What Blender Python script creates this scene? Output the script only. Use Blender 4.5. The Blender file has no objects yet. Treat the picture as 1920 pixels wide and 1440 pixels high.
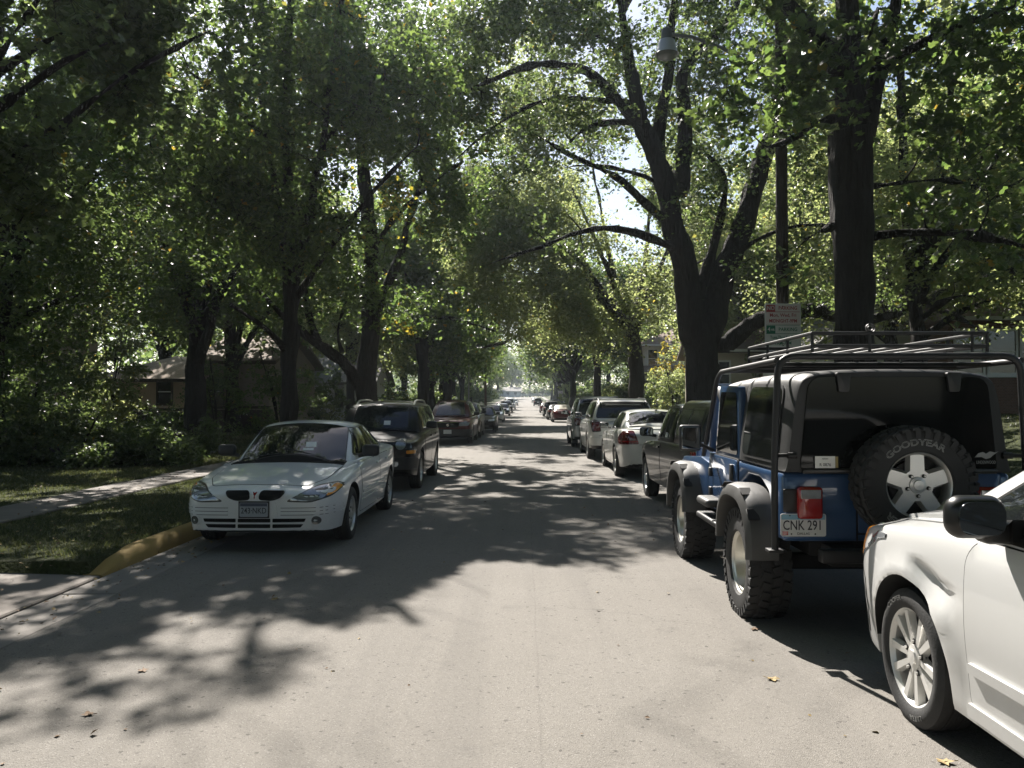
import bpy, bmesh, math, random
import numpy as np
from mathutils import Vector, Matrix, geometry
from mathutils.bvhtree import BVHTree

SC = bpy.context.scene
COL = SC.collection
R = math.radians
PI = math.pi

# ------------------------------------------------------------------ camera
CAM_H = 1.63
cam_d = bpy.data.cameras.new('camera')
cam = bpy.data.objects.new('camera', cam_d)
COL.objects.link(cam)
cam_d.sensor_width = 36.0
cam_d.lens = 36.0 * 1553.0 / 1920.0
cam_d.clip_start = 0.05
cam_d.clip_end = 3000
cam.location = (0, 0, CAM_H)
cam.rotation_euler = (R(90 + 1.25), 0, R(0.92))
SC.camera = cam

# ------------------------------------------------------------------ light
SUN_AZ, SUN_EL = R(-14.8), R(42.6)          # azimuth from +Y towards +X
S = Vector((math.sin(SUN_AZ) * math.cos(SUN_EL), math.cos(SUN_AZ) * math.cos(SUN_EL), math.sin(SUN_EL)))
world = bpy.data.worlds.new('World')
SC.world = world
world.use_nodes = True
wn = world.node_tree
wn.nodes.clear()
sky = wn.nodes.new('ShaderNodeTexSky')
sky.sky_type = 'NISHITA'
sky.sun_disc = False
sky.sun_elevation = SUN_EL
sky.sun_rotation = SUN_AZ
sky.air_density = 1.0
sky.dust_density = 1.2
sky.ozone_density = 1.0
bgn = wn.nodes.new('ShaderNodeBackground')
bgn.inputs['Strength'].default_value = 0.05
wo = wn.nodes.new('ShaderNodeOutputWorld')
wn.links.new(sky.outputs[0], bgn.inputs[0])
wn.links.new(bgn.outputs[0], wo.inputs[0])
sun_d = bpy.data.lights.new('sun', 'SUN')
sun_d.energy = 5.0
sun_d.angle = R(0.53)
sun_d.color = (1.0, 0.945, 0.87)
sun = bpy.data.objects.new('sun', sun_d)
COL.objects.link(sun)
sun.rotation_euler = (-S).to_track_quat('-Z', 'Y').to_euler()
sun.location = (0, 0, 60)
SC.view_settings.view_transform = 'Standard'
SC.view_settings.look = 'None'
SC.view_settings.exposure = 1.53
SC.view_settings.gamma = 1.0
SC.view_settings.use_curve_mapping = False
SC.cycles.max_bounces = 8
SC.cycles.diffuse_bounces = 4
SC.cycles.glossy_bounces = 3
SC.cycles.transmission_bounces = 6
SC.cycles.sample_clamp_indirect = 6.0
SC.cycles.use_denoising = True

# ------------------------------------------------------------------ materials
MATS = {}
def _new(name):
    m = bpy.data.materials.new(name)
    m.use_nodes = True
    nt = m.node_tree
    nt.nodes.clear()
    out = nt.nodes.new('ShaderNodeOutputMaterial')
    return m, nt, out
def N(nt, t, **kw):
    n = nt.nodes.new(t)
    for k, v in kw.items():
        if k in n.inputs: n.inputs[k].default_value = v
        else: setattr(n, k, v)
    return n
def c4(c): return (c[0], c[1], c[2], 1.0)
def princ(nt, col, rough=.5, metal=0., coat=0., spec=.5):
    p = nt.nodes.new('ShaderNodeBsdfPrincipled')
    p.inputs['Base Color'].default_value = c4(col)
    p.inputs['Roughness'].default_value = rough
    p.inputs['Metallic'].default_value = metal
    p.inputs['Coat Weight'].default_value = coat
    p.inputs['Coat Roughness'].default_value = .04
    p.inputs['Specular IOR Level'].default_value = spec
    return p
def plain(name, col, rough=.5, metal=0., coat=0., spec=.5, var=0.12, scale=6., bump=0., emit=None):
    """principled with a little procedural unevenness in colour, gloss and relief"""
    if name in MATS: return MATS[name]
    m, nt, out = _new(name)
    p = princ(nt, col, rough, metal, coat, spec)
    tc = N(nt, 'ShaderNodeTexCoord')
    nz = N(nt, 'ShaderNodeTexNoise', Scale=scale, Detail=5.0, Roughness=.6)
    nt.links.new(tc.outputs['Object'], nz.inputs['Vector'])
    if var:
        mx = N(nt, 'ShaderNodeMix', data_type='RGBA')
        mx.inputs[6].default_value = c4([c * (1 - var) for c in col])
        mx.inputs[7].default_value = c4([min(1, c * (1 + var)) for c in col])
        nt.links.new(nz.outputs[0], mx.inputs[0])
        nt.links.new(mx.outputs[2], p.inputs['Base Color'])
        mr = N(nt, 'ShaderNodeMapRange')
        mr.inputs[3].default_value = max(0.01, rough * .8); mr.inputs[4].default_value = min(1, rough * 1.25)
        nt.links.new(nz.outputs[0], mr.inputs[0]); nt.links.new(mr.outputs[0], p.inputs['Roughness'])
    if bump:
        b = N(nt, 'ShaderNodeBump', Strength=bump, Distance=.02)
        n2 = N(nt, 'ShaderNodeTexNoise', Scale=scale * 6, Detail=4.0)
        nt.links.new(tc.outputs['Object'], n2.inputs['Vector'])
        nt.links.new(n2.outputs[0], b.inputs['Height']); nt.links.new(b.outputs[0], p.inputs['Normal'])
    if emit:
        p.inputs['Emission Color'].default_value = c4(emit[0]); p.inputs['Emission Strength'].default_value = emit[1]
    nt.links.new(p.outputs[0], out.inputs[0])
    MATS[name] = m
    return m
def paint(name, col, metal=0., rough=.28, dirt=.35, coat=1.0):
    """car paint: clear coat, road dust gathering low on the body"""
    if name in MATS: return MATS[name]
    m, nt, out = _new(name)
    p = princ(nt, col, rough, metal, coat, .2 * coat)
    tc = N(nt, 'ShaderNodeTexCoord')
    sx = N(nt, 'ShaderNodeSeparateXYZ'); nt.links.new(tc.outputs['Object'], sx.inputs[0])
    nz = N(nt, 'ShaderNodeTexNoise', Scale=9.0, Detail=6.0, Roughness=.7); nt.links.new(tc.outputs['Object'], nz.inputs['Vector'])
    mr = N(nt, 'ShaderNodeMapRange'); mr.inputs[1].default_value = .75; mr.inputs[2].default_value = .2
    nt.links.new(sx.outputs[2], mr.inputs[0])
    ml = N(nt, 'ShaderNodeMath', operation='MULTIPLY'); nt.links.new(mr.outputs[0], ml.inputs[0]); nt.links.new(nz.outputs[0], ml.inputs[1])
    m2 = N(nt, 'ShaderNodeMath', operation='MULTIPLY'); nt.links.new(ml.outputs[0], m2.inputs[0]); m2.inputs[1].default_value = dirt
    n3 = N(nt, 'ShaderNodeTexNoise', Scale=60.0, Detail=3.0); nt.links.new(tc.outputs['Object'], n3.inputs['Vector'])
    m3 = N(nt, 'ShaderNodeMath', operation='MULTIPLY_ADD'); nt.links.new(n3.outputs[0], m3.inputs[0]); m3.inputs[1].default_value = .05
    nt.links.new(m2.outputs[0], m3.inputs[2])
    mx = N(nt, 'ShaderNodeMix', data_type='RGBA')
    mx.inputs[6].default_value = c4(col); mx.inputs[7].default_value = (.19, .17, .14, 1)
    nt.links.new(m3.outputs[0], mx.inputs[0]); nt.links.new(mx.outputs[2], p.inputs['Base Color'])
    m4 = N(nt, 'ShaderNodeMath', operation='SUBTRACT'); m4.inputs[0].default_value = coat
    nt.links.new(m3.outputs[0], m4.inputs[1]); nt.links.new(m4.outputs[0], p.inputs['Coat Weight'])
    nt.links.new(p.outputs[0], out.inputs[0])
    MATS[name] = m
    return m
def leafmat(name, ca, cb, ta, tb, rare=None, rare_at=.97, trans=.42):
    """leaf: diffuse + translucent, hue varies leaf by leaf"""
    if name in MATS: return MATS[name]
    m, nt, out = _new(name)
    geo = N(nt, 'ShaderNodeNewGeometry')
    def ramp(a, b, c):
        r = N(nt, 'ShaderNodeValToRGB')
        r.color_ramp.elements[0].color = c4(a); r.color_ramp.elements[1].color = c4(b)
        r.color_ramp.elements[1].position = .9
        if c is not None:
            e = r.color_ramp.elements.new(rare_at - .008); e.color = c4(b)
            e = r.color_ramp.elements.new(rare_at); e.color = c4(c)
        nt.links.new(geo.outputs['Random Per Island'], r.inputs[0])
        return r
    r1 = ramp(ca, cb, rare); r2 = ramp(ta, tb, None if rare is None else [min(1, c * 2.6) for c in rare])
    p = princ(nt, ca, .42, 0, 0, .45)
    nt.links.new(r1.outputs[0], p.inputs['Base Color'])
    tr = N(nt, 'ShaderNodeBsdfTranslucent'); nt.links.new(r2.outputs[0], tr.inputs[0])
    mx = N(nt, 'ShaderNodeMixShader'); mx.inputs[0].default_value = trans
    nt.links.new(p.outputs[0], mx.inputs[1]); nt.links.new(tr.outputs[0], mx.inputs[2])
    nt.links.new(mx.outputs[0], out.inputs[0])
    MATS[name] = m
    return m
def barkmat(name, col):
    if name in MATS: return MATS[name]
    m, nt, out = _new(name)
    tc = N(nt, 'ShaderNodeTexCoord')
    mp = N(nt, 'ShaderNodeMapping'); mp.inputs['Scale'].default_value = (8, 8, 1.1)
    nt.links.new(tc.outputs['Object'], mp.inputs[0])
    nz = N(nt, 'ShaderNodeTexNoise', Scale=1.6, Detail=7.0, Roughness=.65); nt.links.new(mp.outputs[0], nz.inputs['Vector'])
    vo = N(nt, 'ShaderNodeTexVoronoi', Scale=2.0, feature='DISTANCE_TO_EDGE'); nt.links.new(mp.outputs[0], vo.inputs['Vector'])
    mx = N(nt, 'ShaderNodeMix', data_type='RGBA')
    mx.inputs[6].default_value = c4([c * .30 for c in col]); mx.inputs[7].default_value = c4([c * 1.7 for c in col])
    nt.links.new(nz.outputs[0], mx.inputs[0])
    p = princ(nt, col, .9, 0, 0, .2)
    nt.links.new(mx.outputs[2], p.inputs['Base Color'])
    ad = N(nt, 'ShaderNodeMath', operation='ADD'); nt.links.new(nz.outputs[0], ad.inputs[0]); nt.links.new(vo.outputs[0], ad.inputs[1])
    b = N(nt, 'ShaderNodeBump', Strength=1.0, Distance=.09); nt.links.new(ad.outputs[0], b.inputs['Height'])
    nt.links.new(b.outputs[0], p.inputs['Normal'])
    nt.links.new(p.outputs[0], out.inputs[0])
    MATS[name] = m
    return m

# ------------------------------------------------------------------ objects
def tag(o, label=None, cat=None, group=None, kind=None):
    if label: o['label'] = label
    if cat: o['category'] = cat
    if group: o['group'] = group
    if kind: o['kind'] = kind
    return o
def thing(name, label, cat, loc=(0, 0, 0), rz=0., group=None):
    o = bpy.data.objects.new(name, None)
    COL.objects.link(o)
    o.empty_display_size = .2
    o.location = loc; o.rotation_euler = (0, 0, rz)
    return tag(o, label, cat, group)
def link_mesh(name, me, parent=None, mats=None):
    o = bpy.data.objects.new(name, me)
    COL.objects.link(o)
    if mats:
        for m in (mats if isinstance(mats, (list, tuple)) else [mats]): me.materials.append(m)
    if parent: o.parent = parent
    return o
def copy_tree(o, parent=None):
    c = o.copy(); COL.objects.link(c); c.parent = parent
    for ch in list(o.children): copy_tree(ch, c)
    return c
def mesh_np(name, verts, faces_flat, loop_tot, smooth=False, matidx=None):
    """verts (n,3); faces_flat vertex indices; loop_tot verts per face (array or int)"""
    me = bpy.data.meshes.new(name)
    verts = np.asarray(verts, np.float32); ff = np.asarray(faces_flat, np.int32).ravel()
    nf = len(ff) // loop_tot if np.isscalar(loop_tot) else len(loop_tot)
    tot = np.full(nf, loop_tot, np.int32) if np.isscalar(loop_tot) else np.asarray(loop_tot, np.int32)
    me.vertices.add(len(verts)); me.vertices.foreach_set('co', verts.ravel())
    me.loops.add(len(ff)); me.loops.foreach_set('vertex_index', ff)
    me.polygons.add(nf)
    st = np.zeros(nf, np.int32); st[1:] = np.cumsum(tot)[:-1]
    me.polygons.foreach_set('loop_start', st)
    me.polygons.foreach_set('loop_total', tot)
    if matidx is not None: me.polygons.foreach_set('material_index', np.asarray(matidx, np.int32))
    me.polygons.foreach_set('use_smooth', np.full(nf, smooth, bool))
    me.update(calc_edges=True)
    return me

class MB:
    """collects shapes in one bmesh"""
    def __init__(s): s.bm = bmesh.new()
    def _merge(s, b, mi=0):
        me = bpy.data.meshes.new('tmp'); 
        for f in b.faces: f.material_index = mi
        b.to_mesh(me); b.free()
        s.bm.from_mesh(me); bpy.data.meshes.remove(me)
    def box(s, c, size, bevel=0., seg=2, rot=None, taper=None, mi=0):
        b = bmesh.new(); bmesh.ops.create_cube(b, size=1.0)
        for v in b.verts:
            x, y, z = v.co.x * size[0], v.co.y * size[1], v.co.z * size[2]
            if taper and z > 0: x *= taper[0]; y *= taper[1]
            v.co = (x, y, z)
        if bevel:
            bmesh.ops.bevel(b, geom=list(b.edges), offset=bevel, segments=seg, profile=.5, affect='EDGES', clamp_overlap=True)
            for f in b.faces: f.smooth = True
        M = Matrix.Translation(Vector(c))
        if rot is not None: M = M @ rot
        b.transform(M)
        s._merge(b, mi); return s
    def tube(s, pts, r, n=8, closed=False, cap=True, mi=0):
        pts = [Vector(p) for p in pts]; k = len(pts)
        rs = r if isinstance(r, (list, tuple)) else [r] * k
        rings = []; up = None
        for i, p in enumerate(pts):
            a = pts[(i - 1) % k] if (closed or i) else p
            b = pts[(i + 1) % k] if (closed or i < k - 1) else p
            d = (b - a).normalized() if (b - a).length > 1e-9 else Vector((0, 0, 1))
            if up is None:
                up = Vector((0, 0, 1)) if abs(d.z) < .9 else Vector((1, 0, 0))
            u = (up - d * up.dot(d))
            if u.length < 1e-6: u = Vector((1, 0, 0)) - d * d.x
            u.normalize(); w = d.cross(u); up = u
            rings.append([s.bm.verts.new(p + (u * math.cos(t) + w * math.sin(t)) * rs[i]) for t in [2 * PI * j / n for j in range(n)]])
        m = k if closed else k - 1
        for i in range(m):
            A, B = rings[i], rings[(i + 1) % k]
            for j in range(n):
                f = s.bm.faces.new((A[j], A[(j + 1) % n], B[(j + 1) % n], B[j])); f.smooth = True; f.material_index = mi
        if cap and not closed:
            f = s.bm.faces.new(rings[0][::-1]); f.material_index = mi
            f = s.bm.faces.new(rings[-1]); f.material_index = mi
        return s
    def lathe(s, prof, n=32, axis='x', c=(0, 0, 0), smooth=True, mi=0, close=False):
        """prof: list of (along, radius)"""
        rings = []
        for (a, r) in prof:
            ring = []
            for j in range(n):
                t = 2 * PI * j / n
                if axis == 'x': v = (a, r * math.cos(t), r * math.sin(t))
                elif axis == 'y': v = (r * math.sin(t), a, r * math.cos(t))
                else: v = (r * math.cos(t), r * math.sin(t), a)
                ring.append(s.bm.verts.new(Vector(v) + Vector(c)))
            rings.append(ring)
        for i in range(len(rings) - 1):
            A, B = rings[i], rings[i + 1]
            for j in range(n):
                f = s.bm.faces.new((A[j], A[(j + 1) % n], B[(j + 1) % n], B[j])); f.smooth = smooth; f.material_index = mi
        if close:
            for ring in (rings[0], rings[-1]):
                try:
                    f = s.bm.faces.new(ring); f.material_index = mi
                except ValueError: pass
        return s
    def prism(s, poly, a0, a1, axis='x', mi=0, bevel=0., seg=2):
        """poly 2D extruded along axis between a0 and a1; x:(y,z)  y:(x,z)  z:(x,y)"""
        b = bmesh.new()
        def P(q, a): return {'x': (a, q[0], q[1]), 'y': (q[0], a, q[1]), 'z': (q[0], q[1], a)}[axis]
        A = [b.verts.new(P(q, a0)) for q in poly]; B = [b.verts.new(P(q, a1)) for q in poly]; k = len(poly)
        b.faces.new(A[::-1]); b.faces.new(B)
        for i in range(k): b.faces.new((A[i], A[(i + 1) % k], B[(i + 1) % k], B[i]))
        bmesh.ops.recalc_face_normals(b, faces=b.faces)
        if bevel:
            bmesh.ops.bevel(b, geom=list(b.edges), offset=bevel, segments=seg, profile=.5, affect='EDGES', clamp_overlap=True)
            for f in b.faces: f.smooth = True
        s._merge(b, mi); return s
    def poly(s, pts, mi=0):
        f = s.bm.faces.new([s.bm.verts.new(p) for p in pts]); f.material_index = mi; return s
    def mesh(s, name, recalc=True):
        if recalc: bmesh.ops.recalc_face_normals(s.bm, faces=s.bm.faces)
        me = bpy.data.meshes.new(name); s.bm.to_mesh(me); s.bm.free(); return me
    def build(s, name, mats, parent=None, recalc=True, auto=True):
        me = s.mesh(name, recalc)
        o = link_mesh(name, me, parent, mats)
        if auto:
            try: me.set_sharp_from_angle(angle=R(38))
            except Exception: pass
        return o

def text_obj(name, s, size, mat, parent, M, align='CENTER', extrude=.0006, bend=None, outline=0., xs=1.0, bold=0.):
    """lettering as real mesh; bend=radius bends it on a circle (baseline at the radius, reading outwards)"""
    cu = bpy.data.curves.new('t', 'FONT'); cu.body = s; cu.size = size
    cu.align_x = align; cu.align_y = 'CENTER' if not bend else 'BOTTOM_BASELINE'
    cu.resolution_u = 3
    if outline:
        cu.fill_mode = 'NONE' if False else 'FRONT'
    cu.extrude = extrude if not outline else 0
    cu.offset = bold
    if outline:
        cu.dimensions = '2D'; cu.fill_mode = 'NONE'; cu.bevel_depth = outline; cu.bevel_resolution = 0; cu.offset = 0
    o = bpy.data.objects.new('t', cu); COL.objects.link(o)
    dg = bpy.context.evaluated_depsgraph_get(); dg.update()
    me = bpy.data.meshes.new_from_object(o.evaluated_get(dg))
    bpy.data.objects.remove(o); bpy.data.curves.remove(cu)
    for v in me.vertices:
        x, y, z = v.co.x * xs, v.co.y, v.co.z
        if bend:
            t = x / bend; r = bend + y
            x, y = r * math.sin(t), r * math.cos(t)
        v.co = M @ Vector((x, y, z))
    me.materials.clear()
    return link_mesh(name, me, parent, mat)
# ------------------------------------------------------------------ ground levels
def smooth(a, b, x):
    t = np.clip((x - a) / (b - a), 0, 1); return t * t * (3 - 2 * t)
def road_z(y):
    return float(3.25 * max(0., min(1.05, (y - 80) / 230.)) ** 1.5) if y > 80 else 0.
def ground_z(x, y):
    z = road_z(y) + .13
    z += float(smooth(7.4, 14, x)) * (1.05 + 1.0 * float(smooth(32, 60, y)))
    z += float(smooth(-8.5, -20, x)) * .28
    return z
KERB = 3.95
# ------------------------------------------------------------------ ground materials
def asphalt():
    m, nt, out = _new('asphalt')
    tc = N(nt, 'ShaderNodeTexCoord')
    def noise(scale, det=4., rough=.6, vec=None):
        n = N(nt, 'ShaderNodeTexNoise', Scale=scale, Detail=det, Roughness=rough)
        nt.links.new(vec or tc.outputs['Object'], n.inputs['Vector']); return n.outputs[0]
    def mix(fac, a, b, blend='MIX'):
        x = N(nt, 'ShaderNodeMix', data_type='RGBA', blend_type=blend)
        for i, v in ((0, fac), (6, a), (7, b)):
            if isinstance(v, (tuple, list)): x.inputs[i].default_value = c4(v)
            elif isinstance(v, (int, float)): x.inputs[i].default_value = v
            else: nt.links.new(v, x.inputs[i])
        return x.outputs[2]
    def rng(v, a, b, c=0., d=1.):
        r = N(nt, 'ShaderNodeMapRange'); r.inputs[1].default_value = a; r.inputs[2].default_value = b; r.inputs[3].default_value = c; r.inputs[4].default_value = d
        nt.links.new(v, r.inputs[0]); return r.outputs[0]
    base = mix(rng(noise(.55, 6), .3, .7), (.178, .166, .150), (.203, .190, .173))
    # stone chips, cell by cell
    vo = N(nt, 'ShaderNodeTexVoronoi', Scale=170.0); nt.links.new(tc.outputs['Object'], vo.inputs['Vector'])
    sp = N(nt, 'ShaderNodeSeparateColor'); nt.links.new(vo.outputs['Color'], sp.inputs[0])
    base = mix(rng(sp.outputs[0], .84, 1., 0, .65), base, (.30, .285, .265))
    base = mix(rng(sp.outputs[1], .84, 1., 0, .6), base, (.080, .076, .072))
    vo2 = N(nt, 'ShaderNodeTexVoronoi', Scale=60.0); nt.links.new(tc.outputs['Object'], vo2.inputs['Vector'])
    s2 = N(nt, 'ShaderNodeSeparateColor'); nt.links.new(vo2.outputs['Color'], s2.inputs[0])
    base = mix(rng(s2.outputs[0], .982, .997, 0, .6), base, (.05, .047, .044))
    base = mix(rng(noise(2.4, 5, .7), .58, .75, 0, .45), base, (.105, .10, .095))      # worn patches
    # wandering hairline cracks in a few places, sealed patches of newer tar
    wv = N(nt, 'ShaderNodeVectorMath', operation='ADD'); wn_ = N(nt, 'ShaderNodeTexNoise', Scale=1.1, Detail=5.0); nt.links.new(tc.outputs['Object'], wn_.inputs['Vector'])
    nt.links.new(tc.outputs['Object'], wv.inputs[0]); nt.links.new(wn_.outputs['Color'], wv.inputs[1])
    vc = N(nt, 'ShaderNodeTexVoronoi', Scale=.42, feature='DISTANCE_TO_EDGE'); nt.links.new(wv.outputs[0], vc.inputs['Vector'])
    gate = rng(noise(.22, 3), .50, .60)
    mm = N(nt, 'ShaderNodeMath', operation='MULTIPLY'); nt.links.new(rng(vc.outputs[0], .004, .0, 0, .35), mm.inputs[0]); nt.links.new(gate, mm.inputs[1])
    base = mix(mm.outputs[0], base, (.045, .042, .040))
    # oil line down the parking lanes, longitudinal paving seam
    sx = N(nt, 'ShaderNodeSeparateXYZ'); nt.links.new(tc.outputs['Object'], sx.inputs[0])
    wob = noise(.8, 3)
    ma = N(nt, 'ShaderNodeMath', operation='MULTIPLY_ADD'); nt.links.new(wob, ma.inputs[0]); ma.inputs[1].default_value = .05; nt.links.new(sx.outputs[0], ma.inputs[2])
    ab = N(nt, 'ShaderNodeMath', operation='SUBTRACT'); nt.links.new(ma.outputs[0], ab.inputs[0]); ab.inputs[1].default_value = .10
    ab2 = N(nt, 'ShaderNodeMath', operation='ABSOLUTE'); nt.links.new(ab.outputs[0], ab2.inputs[0])
    base = mix(rng(ab2.outputs[0], .010, .0, 0, .18), base, (.055, .05, .048))
    st = N(nt, 'ShaderNodeMapping'); st.inputs['Scale'].default_value = (2.2, .10, 1); nt.links.new(tc.outputs['Object'], st.inputs[0])
    base = mix(rng(noise(1.0, 4, .6, st.outputs[0]), .48, .75, 0, .42), base, (.112, .106, .100))
    p = princ(nt, (.17, .16, .15), .85, 0, 0, .10)
    nt.links.new(base, p.inputs['Base Color'])
    b = N(nt, 'ShaderNodeBump', Strength=.55, Distance=.006)
    vd = N(nt, 'ShaderNodeMath', operation='ADD'); nt.links.new(vo.outputs['Distance'], vd.inputs[0]); nt.links.new(noise(70, 3), vd.inputs[1])
    nt.links.new(vd.outputs[0], b.inputs['Height']); nt.links.new(b.outputs[0], p.inputs['Normal'])
    nt.links.new(p.outputs[0], out.inputs[0])
    MATS['asphalt'] = m; return m
def concrete(name, a, b, spot=(.10, .095, .085)):
    m, nt, out = _new(name)
    tc = N(nt, 'ShaderNodeTexCoord')
    n1 = N(nt, 'ShaderNodeTexNoise', Scale=1.3, Detail=8.0, Roughness=.65); nt.links.new(tc.outputs['Object'], n1.inputs['Vector'])
    n2 = N(nt, 'ShaderNodeTexNoise', Scale=90.0, Detail=3.0); nt.links.new(tc.outputs['Object'], n2.inputs['Vector'])
    n3 = N(nt, 'ShaderNodeTexNoise', Scale=4.0, Detail=6.0, Roughness=.7); nt.links.new(tc.outputs['Object'], n3.inputs['Vector'])
    x = N(nt, 'ShaderNodeMix', data_type='RGBA'); x.inputs[6].default_value = c4(a); x.inputs[7].default_value = c4(b); nt.links.new(n1.outputs[0], x.inputs[0])
    r = N(nt, 'ShaderNodeMapRange'); r.inputs[1].default_value = .56; r.inputs[2].default_value = .8; r.inputs[4].default_value = .7; nt.links.new(n3.outputs[0], r.inputs[0])
    y = N(nt, 'ShaderNodeMix', data_type='RGBA'); nt.links.new(r.outputs[0], y.inputs[0]); nt.links.new(x.outputs[2], y.inputs[6]); y.inputs[7].default_value = c4(spot)
    p = princ(nt, a, .85, 0, 0, .3); nt.links.new(y.outputs[2], p.inputs['Base Color'])
    bp = N(nt, 'ShaderNodeBump', Strength=.35, Distance=.006); nt.links.new(n2.outputs[0], bp.inputs['Height']); nt.links.new(bp.outputs[0], p.inputs['Normal'])
    nt.links.new(p.outputs[0], out.inputs[0]); MATS[name] = m; return m
def lawn():
    m, nt, out = _new('lawn')
    tc = N(nt, 'ShaderNodeTexCoord')
    n1 = N(nt, 'ShaderNodeTexNoise', Scale=.5, Detail=7.0, Roughness=.7); nt.links.new(tc.outputs['Object'], n1.inputs['Vector'])
    n2 = N(nt, 'ShaderNodeTexNoise', Scale=30.0, Detail=4.0); nt.links.new(tc.outputs['Object'], n2.inputs['Vector'])
    x = N(nt, 'ShaderNodeValToRGB')
    e = x.color_ramp.elements
    e[0].position = .3; e[0].color = (.030, .040, .014, 1); e[1].position = .75; e[1].color = (.10, .095, .045, 1)
    q = e.new(.55); q.color = (.052, .062, .022, 1)
    nt.links.new(n1.outputs[0], x.inputs[0])
    y = N(nt, 'ShaderNodeMix', data_type='RGBA', blend_type='MULTIPLY'); y.inputs[0].default_value = .6
    nt.links.new(x.outputs[0], y.inputs[6]); 
    r = N(nt, 'ShaderNodeMapRange'); r.inputs[1].default_value = .3; r.inputs[2].default_value = .7; r.inputs[3].default_value = .5; r.inputs[4].default_value = 1.4; nt.links.new(n2.outputs[0], r.inputs[0])
    cb = N(nt, 'ShaderNodeCombineColor'); [nt.links.new(r.outputs[0], cb.inputs[i]) for i in range(3)]
    nt.links.new(cb.outputs[0], y.inputs[7])
    p = princ(nt, (.05, .07, .02), .9, 0, 0, .15); nt.links.new(y.outputs[2], p.inputs['Base Color'])
    bp = N(nt, 'ShaderNodeBump', Strength=1.0, Distance=.06); nt.links.new(n2.outputs[0], bp.inputs['Height']); nt.links.new(bp.outputs[0], p.inputs['Normal'])
    nt.links.new(p.outputs[0], out.inputs[0]); MATS['lawn'] = m; return m
M_ASPH = asphalt()
M_CONC = concrete('pale_concrete', (.16, .145, .13), (.25, .23, .21))
M_WALK = concrete('sidewalk_concrete', (.14, .125, .11), (.21, .185, .165), (.09, .078, .066))
M_YELK = concrete('yellow_kerb_paint', (.27, .185, .06), (.38, .26, .09), (.17, .145, .10))
M_LAWN = lawn()

# ------------------------------------------------------------------ ground, road, kerbs, pavements
ys = np.concatenate([np.arange(-40, 8, 2.0), np.array([7.70, 7.74]), np.arange(8, 80, 2.0), np.arange(80, 330, 5.0), np.array([330, 360, 420, 520, 700, 1000, 1500])])
xs_r = np.array([4.12, 5, 6, 7, 8, 9, 10, 11, 12, 13, 14, 16, 20, 26, 34, 45, 60, 90, 150, 300, 700])
xs = np.concatenate([-xs_r[::-1], [-4.0, -2, 0, 2, 4.0], xs_r])
def vnoise2(x, y, seed=0):
    xi, yi = np.floor(x).astype(int), np.floor(y).astype(int); fx, fy = x - xi, y - yi
    fx = fx * fx * (3 - 2 * fx); fy = fy * fy * (3 - 2 * fy)
    def h(a, b):
        n = (a * 374761393 + b * 668265263 + seed * 974634551) & 0x7fffffff
        n = ((n ^ (n >> 13)) * 1274126177) & 0x7fffffff
        return ((n ^ (n >> 16)) & 0xffff) / 65535.
    return (h(xi, yi) * (1 - fx) + h(xi + 1, yi) * fx) * (1 - fy) + (h(xi, yi + 1) * (1 - fx) + h(xi + 1, yi + 1) * fx) * fy
V = []
DR0, DR1 = 1.2, 7.72        # the driveway mouth on the left
for y in ys:
    for x in xs:
        z = ground_z(x, y) if abs(x) > 4.05 and y < 318 or y >= 330 else road_z(y) - .25
        if -40 < y < 9 and x < -4.05 and y <= 7.71 and x > -13.1: z = -.12
        V.append((x, y, z + (.0 if abs(x) < 4.2 else .03 * (vnoise2(np.array(x * .8), np.array(y * .5), 3) - .5))))
nx = len(xs); F = []
for j in range(len(ys) - 1):
    for i in range(nx - 1):
        a = j * nx + i; F += [a, a + 1, a + nx + 1, a + nx]
go = link_mesh('ground', mesh_np('ground', V, F, 4, True), None, M_LAWN); tag(go, kind='structure')

V = []; F = []
ry = np.concatenate([np.arange(-40, 80, 4.0), np.arange(80, 322, 4.0)])
for y in ry:
    for x in (-KERB + .50, -1.8, 0, 1.8, KERB - .50): V.append((x, y, road_z(y) + .018 * (1 - (x / 3.95) ** 2)))
for j in range(len(ry) - 1):
    for i in range(4):
        a = j * 5 + i; F += [a, a + 1, a + 6, a + 5]
ro = link_mesh('road', mesh_np('road', V, F, 4, True), None, M_ASPH); tag(ro, kind='structure')
# cross street at the far end
def sheet(name, pts, mat):
    me = bpy.data.meshes.new(name); me.from_pydata(pts, [], [list(range(len(pts)))]); me.update()
    return tag(link_mesh(name, me, None, mat), kind='structure')
zx = road_z(320) + .02
sheet('cross_street', [(-80, 321, zx), (80, 321, zx), (80, 330, zx), (-80, 330, zx)], M_ASPH)

def run(name, prof, y0, y1, mat, step=4., sx=1, taper0=0.):
    """profile (x,z) run along the road; taper0 lowers the first metres to nothing"""
    yy = list(np.arange(y0, y1, step)) + [y1]
    if taper0: yy = [y0, y0 + taper0 * .4, y0 + taper0] + [y for y in yy if y > y0 + taper0 + .2]
    m = MB(); rows = []
    for y in yy:
        k = 1. if not taper0 else min(1., .12 + .88 * math.sin(min(1, (y - y0) / taper0) * PI / 2))
        rows.append([m.bm.verts.new((sx * x, y, road_z(y) + (z * k if z > 0 else z))) for x, z in prof])
    for a, b in zip(rows[:-1], rows[1:]):
        for i in range(len(prof) - 1):
            f = m.bm.faces.new((a[i], a[i + 1], b[i + 1], b[i])); f.smooth = True
    for r_ in (rows[0], rows[-1]): m.bm.faces.new(r_)
    return m
kp = [(KERB - .02, -.1), (KERB, .0), (KERB + .015, .09), (KERB + .05, .135), (KERB + .09, .15), (KERB + .19, .15), (KERB + .20, -.1)]
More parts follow.
